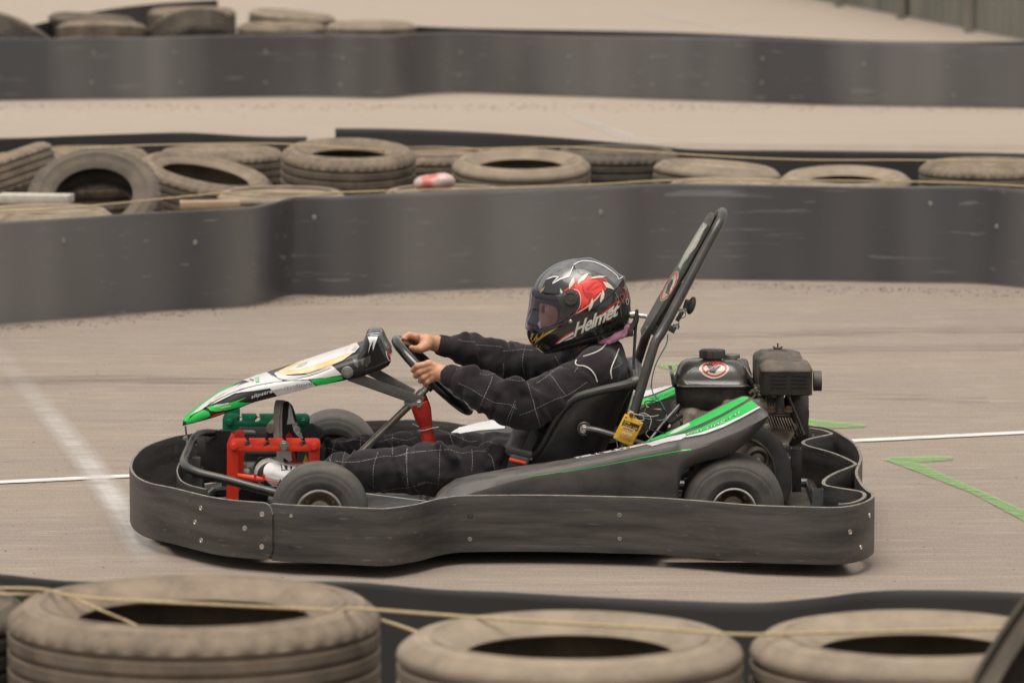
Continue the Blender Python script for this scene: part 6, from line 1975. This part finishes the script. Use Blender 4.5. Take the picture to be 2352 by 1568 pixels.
sh1['label'] = "upright sneaker pressing the green pedal"; sh2['label'] = "sneaker turned on its side behind the near front wheel"
g = G()
tube_g(g, [F_(1330, 610, .055), F_(1420, 660, .07)], [.030, .034], n=18)
g.build("sock", MAT['strap'], person)
# ================================================================ GRAPHICS, SEAMS AND LETTERING
bpy.context.view_layer.update()
def sub(o, p):
    if o is not None:
        if o.parent is None: o.parent = p
    return o
def dec(name, fr, polys, tree, mat, par, off=.001, cell=4.0, maxe=None):
    return sub(decal(name, [Z(fr, *p) for p in polys], tree, MAT[mat], None, off, cell, maxe), par)
def smoothpoly(p, n=4): return [(q[0], q[1]) for q in catmull([(x, y, 0) for x, y in p], n, True)]
def strp(name, fr, lines, w, tree, mat, par, off=.001, cell=5.0, n=5, dash=None, maxe=None):
    return sub(stripe(name, [Z(fr, *l) for l in lines], w, tree, MAT[mat], None, off, cell, n, maxe, dash), par)

# ---- suit stitching and piping
TS = bvh([suit])
st2 = [[(655, 1140), (760, 1190), (855, 1250), (930, 1290), (1000, 1300), (1060, 1310), (1110, 1342)],
       [(920, 1090), (900, 1150), (855, 1250), (820, 1340), (800, 1390)], [(1185, 1120), (1215, 1200), (1245, 1300), (1270, 1400), (1300, 1490)],
       [(1130, 1390), (1220, 1360), (1340, 1300), (1420, 1265), (1500, 1238), (1580, 1190), (1665, 1130)], [(1100, 1310), (1070, 1390), (1040, 1490)],
       [(1268, 1140), (1330, 1100), (1410, 1040)], [(1370, 1070), (1410, 1120), (1450, 1180), (1500, 1240)], [(1410, 1040), (1440, 1022), (1475, 1020)],
       [(1855, 1030), (1900, 1010), (1940, 985)], [(1900, 920), (1935, 970), (1940, 990)], [(1565, 1055), (1580, 1030), (1600, 1018)],
       [(1410, 930), (1430, 960), (1445, 990)]]
strp("stitching", '2', st2, 1.15, TS, 'stitch', suit, .0012, dash=(6, 1.2))
st2b = [[(655, 800), (690, 812), (735, 815), (785, 818)], [(790, 840), (850, 845), (930, 850), (1000, 858)], [(1005, 888), (1080, 885), (1150, 878), (1240, 885)],
        [(1180, 845), (1160, 930), (1155, 1000), (1185, 1110)], [(1008, 985), (1010, 1040), (1000, 1090)], [(820, 1065), (870, 1080), (960, 1068), (1020, 1105), (1130, 1122), (1230, 1108), (1300, 1085)]]
strp("stitching", '2', st2b, 1.0, TS, 'stitch', suit, .0012, dash=(5, 1.6))
st5 = [[(1725, 405), (1710, 460), (1700, 530)], [(1985, 410), (1955, 500), (1945, 600), (1950, 730)], [(2210, 380), (2212, 480), (2215, 590), (2220, 690)],
       [(1655, 480), (1740, 485), (1830, 482), (1940, 460), (2040, 440), (2120, 440), (2230, 410), (2352, 400)], [(1950, 725), (2040, 705), (2140, 690), (2230, 680), (2352, 650)],
       [(1850, 285), (1845, 340), (1848, 395)], [(2100, 260), (2095, 330), (2100, 430)], [(1650, 320), (1630, 380), (1612, 480)], [(1562, 370), (1610, 380), (1660, 400)],
       [(1740, 325), (1800, 310), (1860, 318), (1960, 330), (2040, 315), (2110, 300), (2200, 315), (2290, 290)], [(1600, 430), (1612, 500)]]
strp("stitching", '5', st5, 1.15, TS, 'stitch', suit, .0012, dash=(6, 1.2))
st6 = [[(60, 378), (48, 440), (55, 560), (60, 660)], [(318, 350), (310, 450), (308, 560), (295, 690)], [(562, 385), (568, 470), (562, 560)], [(390, 265), (405, 310), (420, 350)],
       [(0, 435), (120, 410), (250, 395), (380, 388), (480, 415), (600, 400), (680, 405)], [(140, 655), (200, 640), (300, 655), (340, 660)], [(690, 420), (720, 450), (740, 540)],
       [(280, 228), (360, 255), (450, 285), (540, 325), (610, 320)], [(1045, 0), (1060, 80), (1090, 160), (1105, 225)], [(905, 0), (870, 80), (840, 150), (835, 220)],
       [(615, 370), (650, 340), (700, 325), (760, 350)], [(470, 255), (490, 285), (500, 315)]]
strp("stitching", '6', st6, 1.15, TS, 'stitch', suit, .0012, dash=(6, 1.2))
for pts in ([(1810, 835), (1780, 870), (1740, 895), (1690, 915), (1635, 932)], [(1580, 960), (1572, 985), (1590, 1002), (1640, 1008), (1690, 1035), (1725, 1080), (1742, 1130)], [(1912, 872), (1890, 930), (1860, 1000), (1848, 1050), (1855, 1105)]):
    L_ = []
    for q in catmull([(x, y, 0) for x, y in Z('2', *pts)], 5):
        h_ = hit(TS, q[0], q[1], .0008)
        if h_ is not None: L_.append(np.array(h_))
    if len(L_) > 3: sub(tube_g(G(), L_, .0018, n=8).build("piping", MAT['piping'], None), suit)

# ---- helmet artwork
TH = bvh([helmet])
TV = bvh([helmet, visor])
HM = helmet
def hd2(nm, polys, mat, off=.0010, sm=0, tree=None): return dec(nm, 'h', [smoothpoly(p, sm) if sm else p for p in polys], tree or TH, mat, HM, off, 3.0, .02)
hd2("silver_panel", [[(845, 215), (980, 160), (1120, 165), (1260, 205), (1380, 290), (1480, 410), (1540, 425), (1430, 560), (1380, 470), (1280, 380), (1130, 330), (960, 290), (880, 300)]], 'greyprint' if 'greyprint' in MAT else 'silver', .0006)
MAT['darkprint'] = M("dark grey print", (.10, .105, .10), (.045, .048, .046), .3, scale=30, coat=1.0, detail=9)
hd2("smoke_panel", [[(860, 260), (960, 250), (1130, 300), (1290, 370), (1400, 470), (1450, 520), (1400, 560), (1280, 440), (1080, 350), (930, 345)]], 'darkprint', .0010)
hd2("silver_band", [[(350, 600), (335, 520), (400, 380), (520, 260), (690, 180), (860, 145), (960, 160), (830, 215), (840, 235), (640, 285), (520, 350), (440, 430), (400, 520), (370, 600)]], 'silver', .0007)
hd2("silver_shard", [[(445, 425), (560, 330), (700, 270), (835, 232), (775, 375), (720, 395), (640, 420), (560, 480), (540, 470), (585, 420), (625, 385), (560, 375), (490, 400)]], 'silver', .0010)
hd2("white_shard_edge", [[(445, 425), (490, 395), (560, 372), (632, 380), (590, 425), (545, 470), (640, 405), (720, 378), (768, 365), (822, 240), (838, 230), (778, 385), (720, 402), (650, 425), (540, 485), (535, 470), (575, 420), (605, 392), (560, 388), (500, 408)]], 'white', .0014)
hd2("gold_fang", [[(432, 515), (415, 560), (375, 612), (345, 610), (385, 560)]], 'gold', .0012)
hd2("red_flame", [[(700, 580), (760, 530), (835, 470), (900, 430), (1010, 385), (1120, 375), (1230, 395), (1300, 450), (1290, 560), (1240, 640), (1150, 720), (1060, 790), (960, 850), (880, 900), (845, 935), (870, 880), (915, 800), (930, 700), (900, 620), (840, 570), (780, 560)]], 'red', .0008)
hd2("black_flame", [[(860, 500), (900, 455), (960, 440), (985, 500), (960, 560), (930, 600), (880, 560)]], 'blackprint', .0011)
hd2("bright_flame", [[(840, 505), (960, 460), (1060, 435), (1170, 430), (1240, 480), (1250, 560), (1180, 620), (1120, 650), (1060, 700), (1030, 770), (940, 830), (950, 700), (930, 620), (880, 560)]], 'redglow', .0014)
hd2("dark_wisp", [[(960, 470), (985, 560), (1000, 600), (1120, 620), (1080, 690), (1040, 700), (990, 660), (960, 590)], [(1010, 560), (1100, 470), (1200, 440), (1120, 500), (1040, 590)], [(1060, 590), (1150, 520), (1240, 500), (1160, 560)]], 'red', .0017)
strp("white_outline", 'h', [[(840, 560), (900, 585), (932, 650), (938, 730), (922, 800), (890, 860), (880, 895), (960, 850), (1060, 780), (1160, 690), (1225, 610)]], 1.6, TH, 'white', HM, .0018, 3, maxe=.02)
strp("red_outline", 'h', [[(700, 580), (750, 560), (810, 490), (880, 440), (990, 400)], [(1225, 395), (1290, 430), (1310, 500), (1280, 570)], [(850, 925), (900, 895), (980, 850), (1080, 780), (1200, 660)]], 2.2, TH, 'redglow', HM, .0016, 3, maxe=.02)
hd2("fang", [[(840, 380), (848, 470), (810, 520), (775, 562), (770, 500), (800, 440)], [(1055, 330), (1020, 385), (985, 430), (890, 490), (900, 440), (950, 390), (1000, 350)], [(1300, 380), (1230, 400), (1150, 405), (1065, 418), (1110, 385), (1200, 370)], [(1250, 455), (1320, 470), (1370, 510), (1412, 570), (1350, 550), (1295, 535)],
             [(1245, 560), (1272, 620), (1262, 690), (1215, 755), (1208, 720), (1225, 640)], [(1100, 680), (1118, 750), (1095, 820), (1052, 870), (1050, 820), (1075, 750)], [(650, 548), (690, 600), (660, 625), (645, 600)]], 'ivory', .0022)
hd2("red_band", [[(560, 1340), (640, 1265), (740, 1190), (840, 1150), (1000, 1045), (1180, 940), (1330, 820), (1475, 705), (1480, 760), (1490, 870), (1470, 930), (1350, 1010), (1200, 1080), (1050, 1160), (860, 1240), (720, 1290)]], 'red', .0008)
hd2("blue_band", [[(600, 1330), (700, 1255), (830, 1180), (830, 1250), (680, 1310)]], 'navy', .0012)
hd2("white_band", [[(585, 1333), (690, 1250), (835, 1165), (835, 1200), (720, 1265), (640, 1320)], [(690, 1300), (760, 1255), (830, 1230), (820, 1258)], [(1100, 1010), (1250, 915), (1400, 800), (1475, 740), (1475, 790), (1350, 870), (1240, 950), (1130, 1020)]], 'white', .0014)
hd2("black_band", [[(860, 1075), (1000, 1040), (1130, 950), (1250, 915), (1330, 870), (1400, 830), (1420, 765), (1488, 750), (1495, 850), (1490, 930), (1380, 985), (1200, 1080), (1050, 1160), (840, 1250), (840, 1180)]], 'blackprint', .0016)
fh = affine(Z('h', (832, 1245)), Z('h', (1462, 928)), Z('h', (862, 1040)))
MAT['hletter'] = M("pale grey lettering", (.76, .79, .78), None, .35, coat=.6)
sub(lettering("lettering_outline", "Helmet", fh, TH, MAT['gold'], None, .0021, 3.0, .045, .18, .92, .02), HM)
sub(lettering("lettering", "Helmet", fh, TH, MAT['hletter'], None, .0026, 3.0, .018, .18, .92, .02), HM)
hd2("gold_mark", [[(245, 1180), (275, 1190), (245, 1260), (255, 1290), (330, 1185), (318, 1240), (345, 1255), (420, 1155), (400, 1205), (500, 1150), (615, 1100), (520, 1165), (440, 1215), (330, 1295), (275, 1350), (300, 1270), (270, 1300), (240, 1310), (235, 1270), (215, 1270)]], 'gold', .0014)
hd2("red_mark", [[(200, 1250), (225, 1300), (270, 1330), (235, 1370), (205, 1310)], [(290, 1370), (305, 1400), (290, 1455), (270, 1420)]], 'redglow', .0014)
hd2("gold_mark", [[(300, 1350), (325, 1330), (310, 1440)], [(345, 1370), (370, 1350), (350, 1430)]], 'gold', .0014)
strp("helmet_trim", 'h', [[(325, 1490), (450, 1445), (600, 1398), (900, 1310), (1200, 1222), (1450, 1145), (1545, 1110)]], 5.5, TH, 'blackplastic', HM, .0022, 3, maxe=.02)
strp("panel_gap", 'h', [[(1530, 430), (1440, 560), (1330, 680), (1180, 800), (1050, 900)]], 1.6, TH, 'lining', HM, .0012, 3, maxe=.02)
strp("rear_seam", 'h', [[(1425, 600), (1470, 700), (1500, 800), (1510, 950)]], 1.5, TH, 'silver', HM, .0012, 3, maxe=.02)
strp("spoiler_edge", 'h', [[(835, 218), (900, 180), (990, 158), (1120, 172), (1250, 225), (1370, 300), (1450, 370), (1470, 410), (1500, 405), (1530, 385)]], 2.0, TH, 'white', HM, .0016, 3, maxe=.02)
strp("rear_badge", 'h', [smoothpoly([(1500, 600), (1535, 540), (1570, 600), (1575, 700), (1545, 750), (1505, 690)], 3)], 1.3, TH, 'red', HM, .0014, 3, maxe=.02)
strp("rear_badge", 'h', [smoothpoly([(1580, 720), (1600, 690), (1612, 730), (1605, 775), (1588, 765)], 3)], 1.4, TH, 'white', HM, .0014, 3, maxe=.02)
hd2("visor_hinge_cover", [[(600, 655), (640, 618), (705, 582), (800, 560), (885, 595), (920, 690), (912, 790), (880, 850), (800, 900), (700, 960), (640, 960), (655, 800)]], 'blackplastic', .0012, 0, TV)
strp("visor_edge", 'h', [[(280, 580), (450, 614), (640, 624)], [(195, 1147), (430, 1105), (560, 1068), (700, 1008), (800, 922), (870, 850)]], 1.6, TV, 'lining', HM, .0010, 3, maxe=.02)
c = hit(TV, *Z('h', (800, 690)), .002)
g = G()
d_ = (-.12, -1, .12)
def kn(r, z, a, j): return (r + .0008 * math.sin(a * 12) if r > .016 else r), z
lathe_g(g, [(.0205, -.004), (.0205, .002), (.019, .004), (.013, .0045), (.0125, .0035), (.009, .0035), (.008, .0048), (.0001, .005)], axisM(c, d_), 72, fn=kn)
for k in range(6):
    a_ = k * 1.047; q = axisM(c, d_) @ Vector((.0155 * math.cos(a_), .0155 * math.sin(a_), .0042)); cyl_g(g, q, d_, .0022, .002, .0004, 8)
sub(g.build("visor_knob", MAT['blackplastic'], None, angle=35), HM)
c = hit(TH, *Z('h', (792, 1018)), .001)
g = G(); lathe_g(g, [(.0062, -.001), (.006, .0015), (.004, .0032), (.0001, .0038)], axisM(c, (-.2, -1, -.1)), 20); sub(g.build("visor_stud", MAT['chrome'], None), HM)

# ---- nose panel livery
TN = bvh([nose, head])
def nd2(nm, polys, mat, off=.0010): return dec(nm, 'n', polys, TN, mat, nose, off + .0013, 2.0, .08)
nd2("green_sweep", [[(40, 950), (30, 905), (60, 870), (130, 800), (250, 700), (400, 610), (560, 545), (640, 525), (600, 560), (480, 630), (340, 720), (250, 810), (110, 905), (80, 960)]], 'greendusty', .0006)
nd2("white_sweep", [[(250, 815), (320, 745), (460, 650), (640, 575), (730, 545), (640, 525), (760, 470), (900, 430), (960, 470), (1080, 520), (1060, 540), (900, 560), (720, 600), (560, 670), (400, 750)], [(110, 890), (250, 770), (400, 665), (560, 590), (640, 560), (560, 620), (400, 720), (300, 790), (200, 850)]], 'white', .0009)
nd2("green_flash", [[(60, 985), (80, 950), (160, 880), (240, 835), (300, 850), (320, 880), (310, 900), (200, 945)], [(280, 805), (360, 785), (520, 760), (700, 700), (600, 750), (740, 755), (620, 800), (480, 835), (380, 850), (320, 840)]], 'green', .0009)
nd2("orange_flash", [[(310, 900), (380, 870), (480, 845), (450, 865), (330, 905)]], 'redpaint', .0012)
nd2("white_side", [[(540, 668), (720, 600), (900, 560), (1080, 540), (1340, 520), (1425, 580), (1200, 650), (1060, 690), (1020, 690), (940, 608), (800, 630)]], 'white', .0009)
nd2("white_wedge", [[(1130, 530), (1260, 490), (1420, 440), (1580, 365), (1695, 465), (1500, 500), (1300, 520)], [(985, 460), (1010, 440), (1060, 460), (1130, 480), (1300, 470), (1460, 420), (1580, 362), (1500, 420), (1300, 500), (1130, 530), (1040, 510)]], 'white', .0007)
nd2("green_block", [[(1360, 520), (1690, 478), (1705, 508), (1440, 578)]], 'green', .0012)
nd2("yellow_plate", [[(1020, 440), (1100, 400), (1300, 310), (1500, 240), (1700, 180), (1850, 135), (1870, 170), (1820, 240), (1700, 320), (1560, 380), (1340, 450), (1080, 475)]], 'yellow', .0010)
nd2("number_patch", [[(1130, 425), (1200, 385), (1300, 325), (1500, 250), (1700, 192), (1790, 175), (1730, 262), (1560, 325), (1380, 385), (1230, 425)], [(1700, 200), (1840, 150), (1880, 180), (1830, 240), (1740, 260)]], 'white', .0014)
nd2("scuff", [[(1210, 405), (1250, 365), (1340, 335), (1330, 360), (1270, 395)], [(1790, 220), (1840, 170), (1860, 190), (1830, 230)]], 'ltgreen', .0018)
nd2("green_tab", [[(790, 505), (828, 490), (832, 550), (795, 558)]], 'green', .0016)
strp("panel_line", 'n', [[(250, 820), (400, 730), (560, 655), (720, 600), (900, 562), (1080, 540), (1300, 522), (1500, 500)], [(895, 430), (960, 475), (1080, 522), (1200, 515), (1400, 470), (1580, 400)]], 1.2, TN, 'blackprint', nose, .0028, 3, maxe=.03)
sub(lettering("lettering", "ng", affine(Z('n', (735, 545)), Z('n', (775, 555)), Z('n', (735, 515))), TN, MAT['blackprint'], None, .0034, 3, .02, maxe=.06), nose)
sub(lettering("lettering", "am", affine(Z('n', (800, 550)), Z('n', (826, 548)), Z('n', (798, 500))), TN, MAT['white'], None, .0040, 3, .02, maxe=.06), nose)
fb_ = affine(Z('n', (745, 722)), Z('n', (1385, 575)), Z('n', (748, 678)))
def bend(f, k):
    return lambda u, v: (f(u, v)[0], f(u, v)[1] - k * 4 * u * (1 - u) * -1)
fb2 = bend(fb_, -3.0)
sub(lettering("lettering_outline", "slipstream-karting.ru", fb2, TN, MAT['blackprint'], None, .0034, 3, .050, .12, 1.05, .03), nose)
sub(lettering("lettering", "slipstream-karting.ru", fb2, TN, MAT['white'], None, .0042, 3, .012, .12, 1.05, .03), nose)
sub(lettering("lettering", "sixtyone", affine(Z('n', (352, 820)), Z('n', (505, 780)), Z('n', (362, 788))), TN, MAT['white'], None, .0030, 3, .012, .35, 1.0, .03), nose)
sub(lettering("lettering", "DESIGN", affine(Z('n', (430, 818)), Z('n', (533, 796)), Z('n', (428, 804))), TN, MAT['white'], None, .0030, 3, .03, .1, 1.0, .03), nose)
dec("white_flash", 'n', [[(1958, 50), (2010, 35), (2080, 30), (2050, 120), (2015, 220), (2015, 150), (2025, 100), (1990, 170), (1965, 245), (1985, 140)]], TN, 'white', head, .001, 4, .03)
dec("red_badge", 'n', [[(2160, 190), (2190, 240), (2200, 290), (2180, 285), (2165, 250)]], TN, 'red', head, .001, 4, .03)
strp("badge_outline", 'n', [[(2150, 220), (2165, 280), (2190, 320), (2210, 300)]], 1.2, TN, 'white', head, .001, 4, maxe=.03)
dec("grey_patch", 'n', [[(1800, 290), (1860, 285), (1865, 400), (1830, 370)], [(1890, 300), (1990, 265), (1995, 330), (1950, 390), (1900, 360)]], TN, 'darkprint', head, .001, 4, .03)

# ---- side pods
TP = bvh([pod])
def pd2(nm, polys, mat, off=.001): return dec(nm, 'p', polys, TP, mat, pod, off + .0005, 3.0, .05)
pd2("green_panel", [[(100, 860), (400, 775), (700, 650), (1000, 512), (1300, 365), (1600, 215), (1850, 105), (1920, 110), (1935, 130), (1880, 180), (1500, 390), (1200, 530), (900, 655), (600, 745), (300, 830)], [(930, 690), (1200, 590), (1500, 440), (1800, 270), (1985, 165), (2090, 255), (1900, 360), (1600, 520), (1300, 640), (1000, 715)]], 'greendusty', .0008)
pd2("white_panel", [[(690, 700), (760, 640), (1000, 515), (1025, 550), (960, 590), (800, 670)], [(330, 850), (500, 790), (700, 735), (950, 685), (965, 730), (880, 780), (650, 820), (430, 880), (380, 870)]], 'white', .0012)
pd2("white_strip", [[(-800, 1060), (-400, 985), (0, 905), (380, 830), (330, 860), (0, 935), (-400, 1010), (-800, 1085)], [(960, 725), (1200, 670), (1500, 560), (1800, 420), (2100, 258), (2125, 280), (1850, 430), (1550, 580), (1250, 690), (960, 745)]], 'white', .0012)
strp("dark_line", 'p', [[(960, 752), (1250, 700), (1550, 592), (1850, 442), (2130, 292)]], 1.0, TP, 'navy', pod, .0014, 5, maxe=.05)
strp("green_line", 'p', [[(-1500, 1350), (-1000, 1285), (-500, 1205), (0, 1112), (250, 1060), (500, 1015), (800, 960), (1040, 930)]], [.8, 1.6, 2.2], TP, 'green', pod, .0012, 5, maxe=.05)
strp("pale_line", '6', [[(330, 690), (420, 610), (600, 565), (900, 512), (1150, 480), (1400, 440)]], 1.6, TP, 'ivory', pod, .0012, 5, maxe=.05)
PB = catmull([(x, y, 0) for x, y in Z('p', (975, 712), (1200, 655), (1400, 585), (1600, 490), (1800, 385))], 10)
def onpath(P, up):
    L = np.concatenate([[0], np.cumsum([np.linalg.norm(P[i + 1] - P[i]) for i in range(len(P) - 1)])]); L /= L[-1]
    def f(u, v):
        x = np.interp(u, L, [p[0] for p in P]); y = np.interp(u, L, [p[1] for p in P])
        k = np.interp(u, [0, 1], up) if isinstance(up, (tuple, list)) else up
        return (x + v * 1.0, y - v * k)
    return f
sub(lettering("lettering_outline", "karting.ru", onpath(PB, (5.0, 9.5)), TP, MAT['blackprint'], None, .0016, 4, .05, .1, 1.02, .05), pod)
sub(lettering("lettering", "karting.ru", onpath(PB, (5.0, 9.5)), TP, MAT['white'], None, .0021, 4, .0, .1, 1.02, .05), pod)
PB2 = catmull([(x, y, 0) for x, y in Z('6', (620, 575), (900, 517), (1250, 470), (1600, 412), (1950, 345))], 8)
sub(lettering("lettering", "slipstream-karting.ru", onpath(PB2, (3.0, 4.5)), TP, MAT['whiteboard'], None, .0018, 4, .01, .1, 1.05, .05), pod)
TP2 = bvh([pod2])
def pe2(nm, fr, polys, mat, off=.001): return dec(nm, fr, polys, TP2, mat, pod2, off + .0006, 1.6, .12)
pe2("green_panel", '4', [[(250, 600), (420, 560), (600, 480), (610, 500), (600, 520), (420, 600), (260, 650), (240, 640)], [(380, 570), (600, 505), (600, 545), (420, 610)]], 'greendusty', .0008)
pe2("white_panel", '4', [[(265, 545), (400, 500), (570, 455), (600, 470), (430, 540), (270, 590)]], 'white', .0012)
pe2("white_panel", '6', [[(375, 270), (420, 215), (500, 165), (600, 125), (860, 115), (820, 225), (620, 240), (480, 262), (420, 300)]], 'white', .0012)
strp("dark_line", '4', [[(270, 570), (350, 540), (430, 515), (580, 465)]], 2.5, TP2, 'blackprint', pod2, .0016, 5, maxe=.05)

# ---- tank warning sticker, plate stickers, timing box print
TT = bvh([tank])
def shield(c, rx, ry, n=28):
    out = []
    for k in range(n):
        t = 2 * math.pi * k / n
        x = math.cos(t); y = math.sin(t)
        w = 1 - .22 * max(y, 0) ** 1.5
        out.append((c[0] + rx * x * w, c[1] + ry * (y * (.92 if y > 0 else .62)) + ry * .0))
    return out
dec("sticker", 'e', [shield((652, 285), 182, 130)], TT, 'ivory', tank, .0012, 3, .04)
sub(None, tank)
def ring(c, rx, ry, w, nm, mat, fr, tree, par, off):
    strp(nm, fr, [shield(c, rx, ry) + [shield(c, rx, ry)[0]]], w, tree, mat, par, off, 3, 2, maxe=.04)
ring((655, 280), 142, 102, 4.2, "sticker_ring", 'red', 'e', TT, tank, .0018)
HAND = [(600, 330), (590, 290), (565, 250), (550, 235), (565, 228), (590, 245), (582, 222), (600, 222), (612, 245), (618, 218), (632, 220), (634, 245), (655, 225), (665, 232), (650, 262), (660, 280), (700, 255), (735, 250), (730, 265), (700, 285), (665, 325), (660, 340)]
dec("hand_symbol", 'e', [HAND], TT, 'blackprint', tank, .0022, 3, .04)
strp("sticker_slash", 'e', [[(560, 325), (640, 270), (725, 212)]], 3.2, TT, 'red', tank, .0028, 3, 2, maxe=.04)
TPl = bvh([plate])
MAT['mint'] = M("faded mint film", (.30, .38, .32), (.40, .45, .38), .5, scale=30)
dec("film_strip", '3', [[(1008, 275), (1035, 290), (990, 385), (905, 530), (845, 605), (828, 645), (812, 620), (860, 520), (940, 385)]], TPl, 'mint', plate, .0012, 3, .2)
dec("film_strip", '3', [[(1015, 290), (1035, 292), (945, 470), (870, 560), (850, 605), (870, 530), (930, 440)]], TPl, 'whiteboard', plate, .0018, 3, .2)
el = lambda cx, cy, a, b_, th, n=20: [(cx + a * math.cos(t) * math.cos(th) - b_ * math.sin(t) * math.sin(th), cy + a * math.cos(t) * math.sin(th) + b_ * math.sin(t) * math.cos(th)) for t in np.linspace(0, 2 * math.pi, n, endpoint=False)]
dec("plate_sticker", '3', [el(742, 775, 135, 36, R_(-61))], TPl, 'ivory', plate, .0012, 2, .2)
E1 = el(742, 775, 118, 28, R_(-61))
strp("plate_sticker_ring", '3', [E1 + [E1[0]]], 2.6, TPl, 'red', plate, .0020, 2, 1, maxe=.2)
dec("plate_hand_symbol", '3', [[(715, 830), (735, 760), (760, 720), (775, 725), (765, 760), (745, 800), (730, 840)]], TPl, 'blackprint', plate, .0026, 2, .2)
TB = bvh([tbox])
b4 = lambda u, v: (lambda p, q, r: (p[0] + u * (q[0] - p[0]) + v * (r[0] - p[0]), p[1] + u * (q[1] - p[1]) + v * (r[1] - p[1])))(Z('4', (105, 890)), Z('4', (255, 945)), Z('4', (190, 695)))
def boxdec(nm, u0, v0, u1, v1, mat, off): sub(decal(nm, [[b4(u0, v0), b4(u1, v0), b4(u1, v1), b4(u0, v1)]], TB, MAT[mat], None, off, 4, .03), tbox)
def boxtxt(s, u0, v0, u1, v1, mat, off, bold=.02, sh=0): sub(lettering("lettering", s, lambda u, v: b4(u0 + u * (u1 - u0), v0 + v * (v1 - v0)), TB, MAT[mat], None, off, 4, bold, sh, 1, .03), tbox)
boxdec("black_label", .10, .56, .93, .80, 'blackprint', .0008)
boxdec("serial_label", .14, .46, .80, .58, 'yellow', .0010)
boxtxt("AMB", .14, .71, .46, .78, 'boxyellow', .0012)
boxtxt("TranX 160", .14, .60, .88, .68, 'boxyellow', .0012)
boxtxt("0684065", .20, .48, .76, .555, 'rust', .0014)
boxtxt("AMB", .22, .30, .78, .42, 'yellow', .0010, .04, .2)
def px4(pts): return [b4(u, v) for u, v in pts]
sub(stripe("scribble", [px4([(.2, .28), (.35, .1), (.5, .26), (.3, .2), (.22, .1)]), px4([(.45, .08), (.62, .22), (.8, .1), (.55, .16), (.9, .2)])], 1.2, TB, MAT['greysteel'], None, .0012, 3, 3, .03), tbox)

# ---- shoes
T_1 = bvh([sh1, so1]); T_2 = bvh([sh2, so2])
def sd2(nm, polys, mat, par, tree, off=.0012): return dec(nm, 'f', polys, tree, mat, par, off, 3.0, .03)
sd2("toe_panel", [[(1058, 195), (1085, 260), (1115, 400), (1140, 470), (1022, 488), (1040, 380), (1045, 280)]], 'shoewhite', sh1, T_1)
sd2("tongue", [[(1130, 480), (1190, 520), (1320, 650), (1250, 690), (1180, 660), (1120, 580), (1100, 500)]], 'shoewhite', sh1, T_1)
sd2("lace", [[(1090, 480), (1150, 455), (1170, 490), (1110, 520)], [(1130, 560), (1185, 520), (1205, 560), (1150, 600)], [(1170, 630), (1230, 600), (1250, 640), (1190, 670)]], 'solewhite', sh1, T_1, .003)
sd2("side_stripe", [[(1060, 595), (1095, 640), (1115, 690), (1000, 690), (1010, 640)], [(1075, 870), (1130, 870), (1165, 1025), (1105, 1025)]], 'shoered', sh1, T_1)
sd2("side_panel", [[(880, 870), (1085, 870), (1100, 1000), (1065, 1020), (980, 960), (975, 1020), (880, 1020)]], 'shoewhite', sh1, T_1)
strp("sole_line", 'f', [[(985, 150), (945, 260), (925, 400), (925, 560), (930, 690)]], 1.0, T_1, 'blackprint', so1, .001, 3, maxe=.03)
sd2("toe_cap", [smoothpoly([(700, 1110), (770, 1030), (860, 1005), (920, 1050), (945, 1120), (930, 1240), (900, 1330), (830, 1360), (750, 1300), (700, 1220)], 3)], 'shoewhite', sh2, T_2)
sd2("lace", [[(945, 1070), (975, 1075), (1000, 1140), (960, 1140)], [(1030, 1085), (1070, 1080), (1070, 1150), (1030, 1140)], [(1110, 1080), (1165, 1080), (1120, 1150), (1080, 1160)]], 'shoewhite', sh2, T_2, .003)
sd2("tongue", [[(930, 1150), (1060, 1140), (1150, 1160), (1100, 1250), (950, 1300), (925, 1250)]], 'shoewhite', sh2, T_2)
sd2("side_stripe", [[(980, 1022), (1250, 1035), (1270, 1050), (1000, 1050)]], 'shoered', sh2, T_2)

# ---- kart and driver are complete: label parts that need telling apart
pr['label'] = "red pedal frame"; pg['label'] = "green pedal frame"
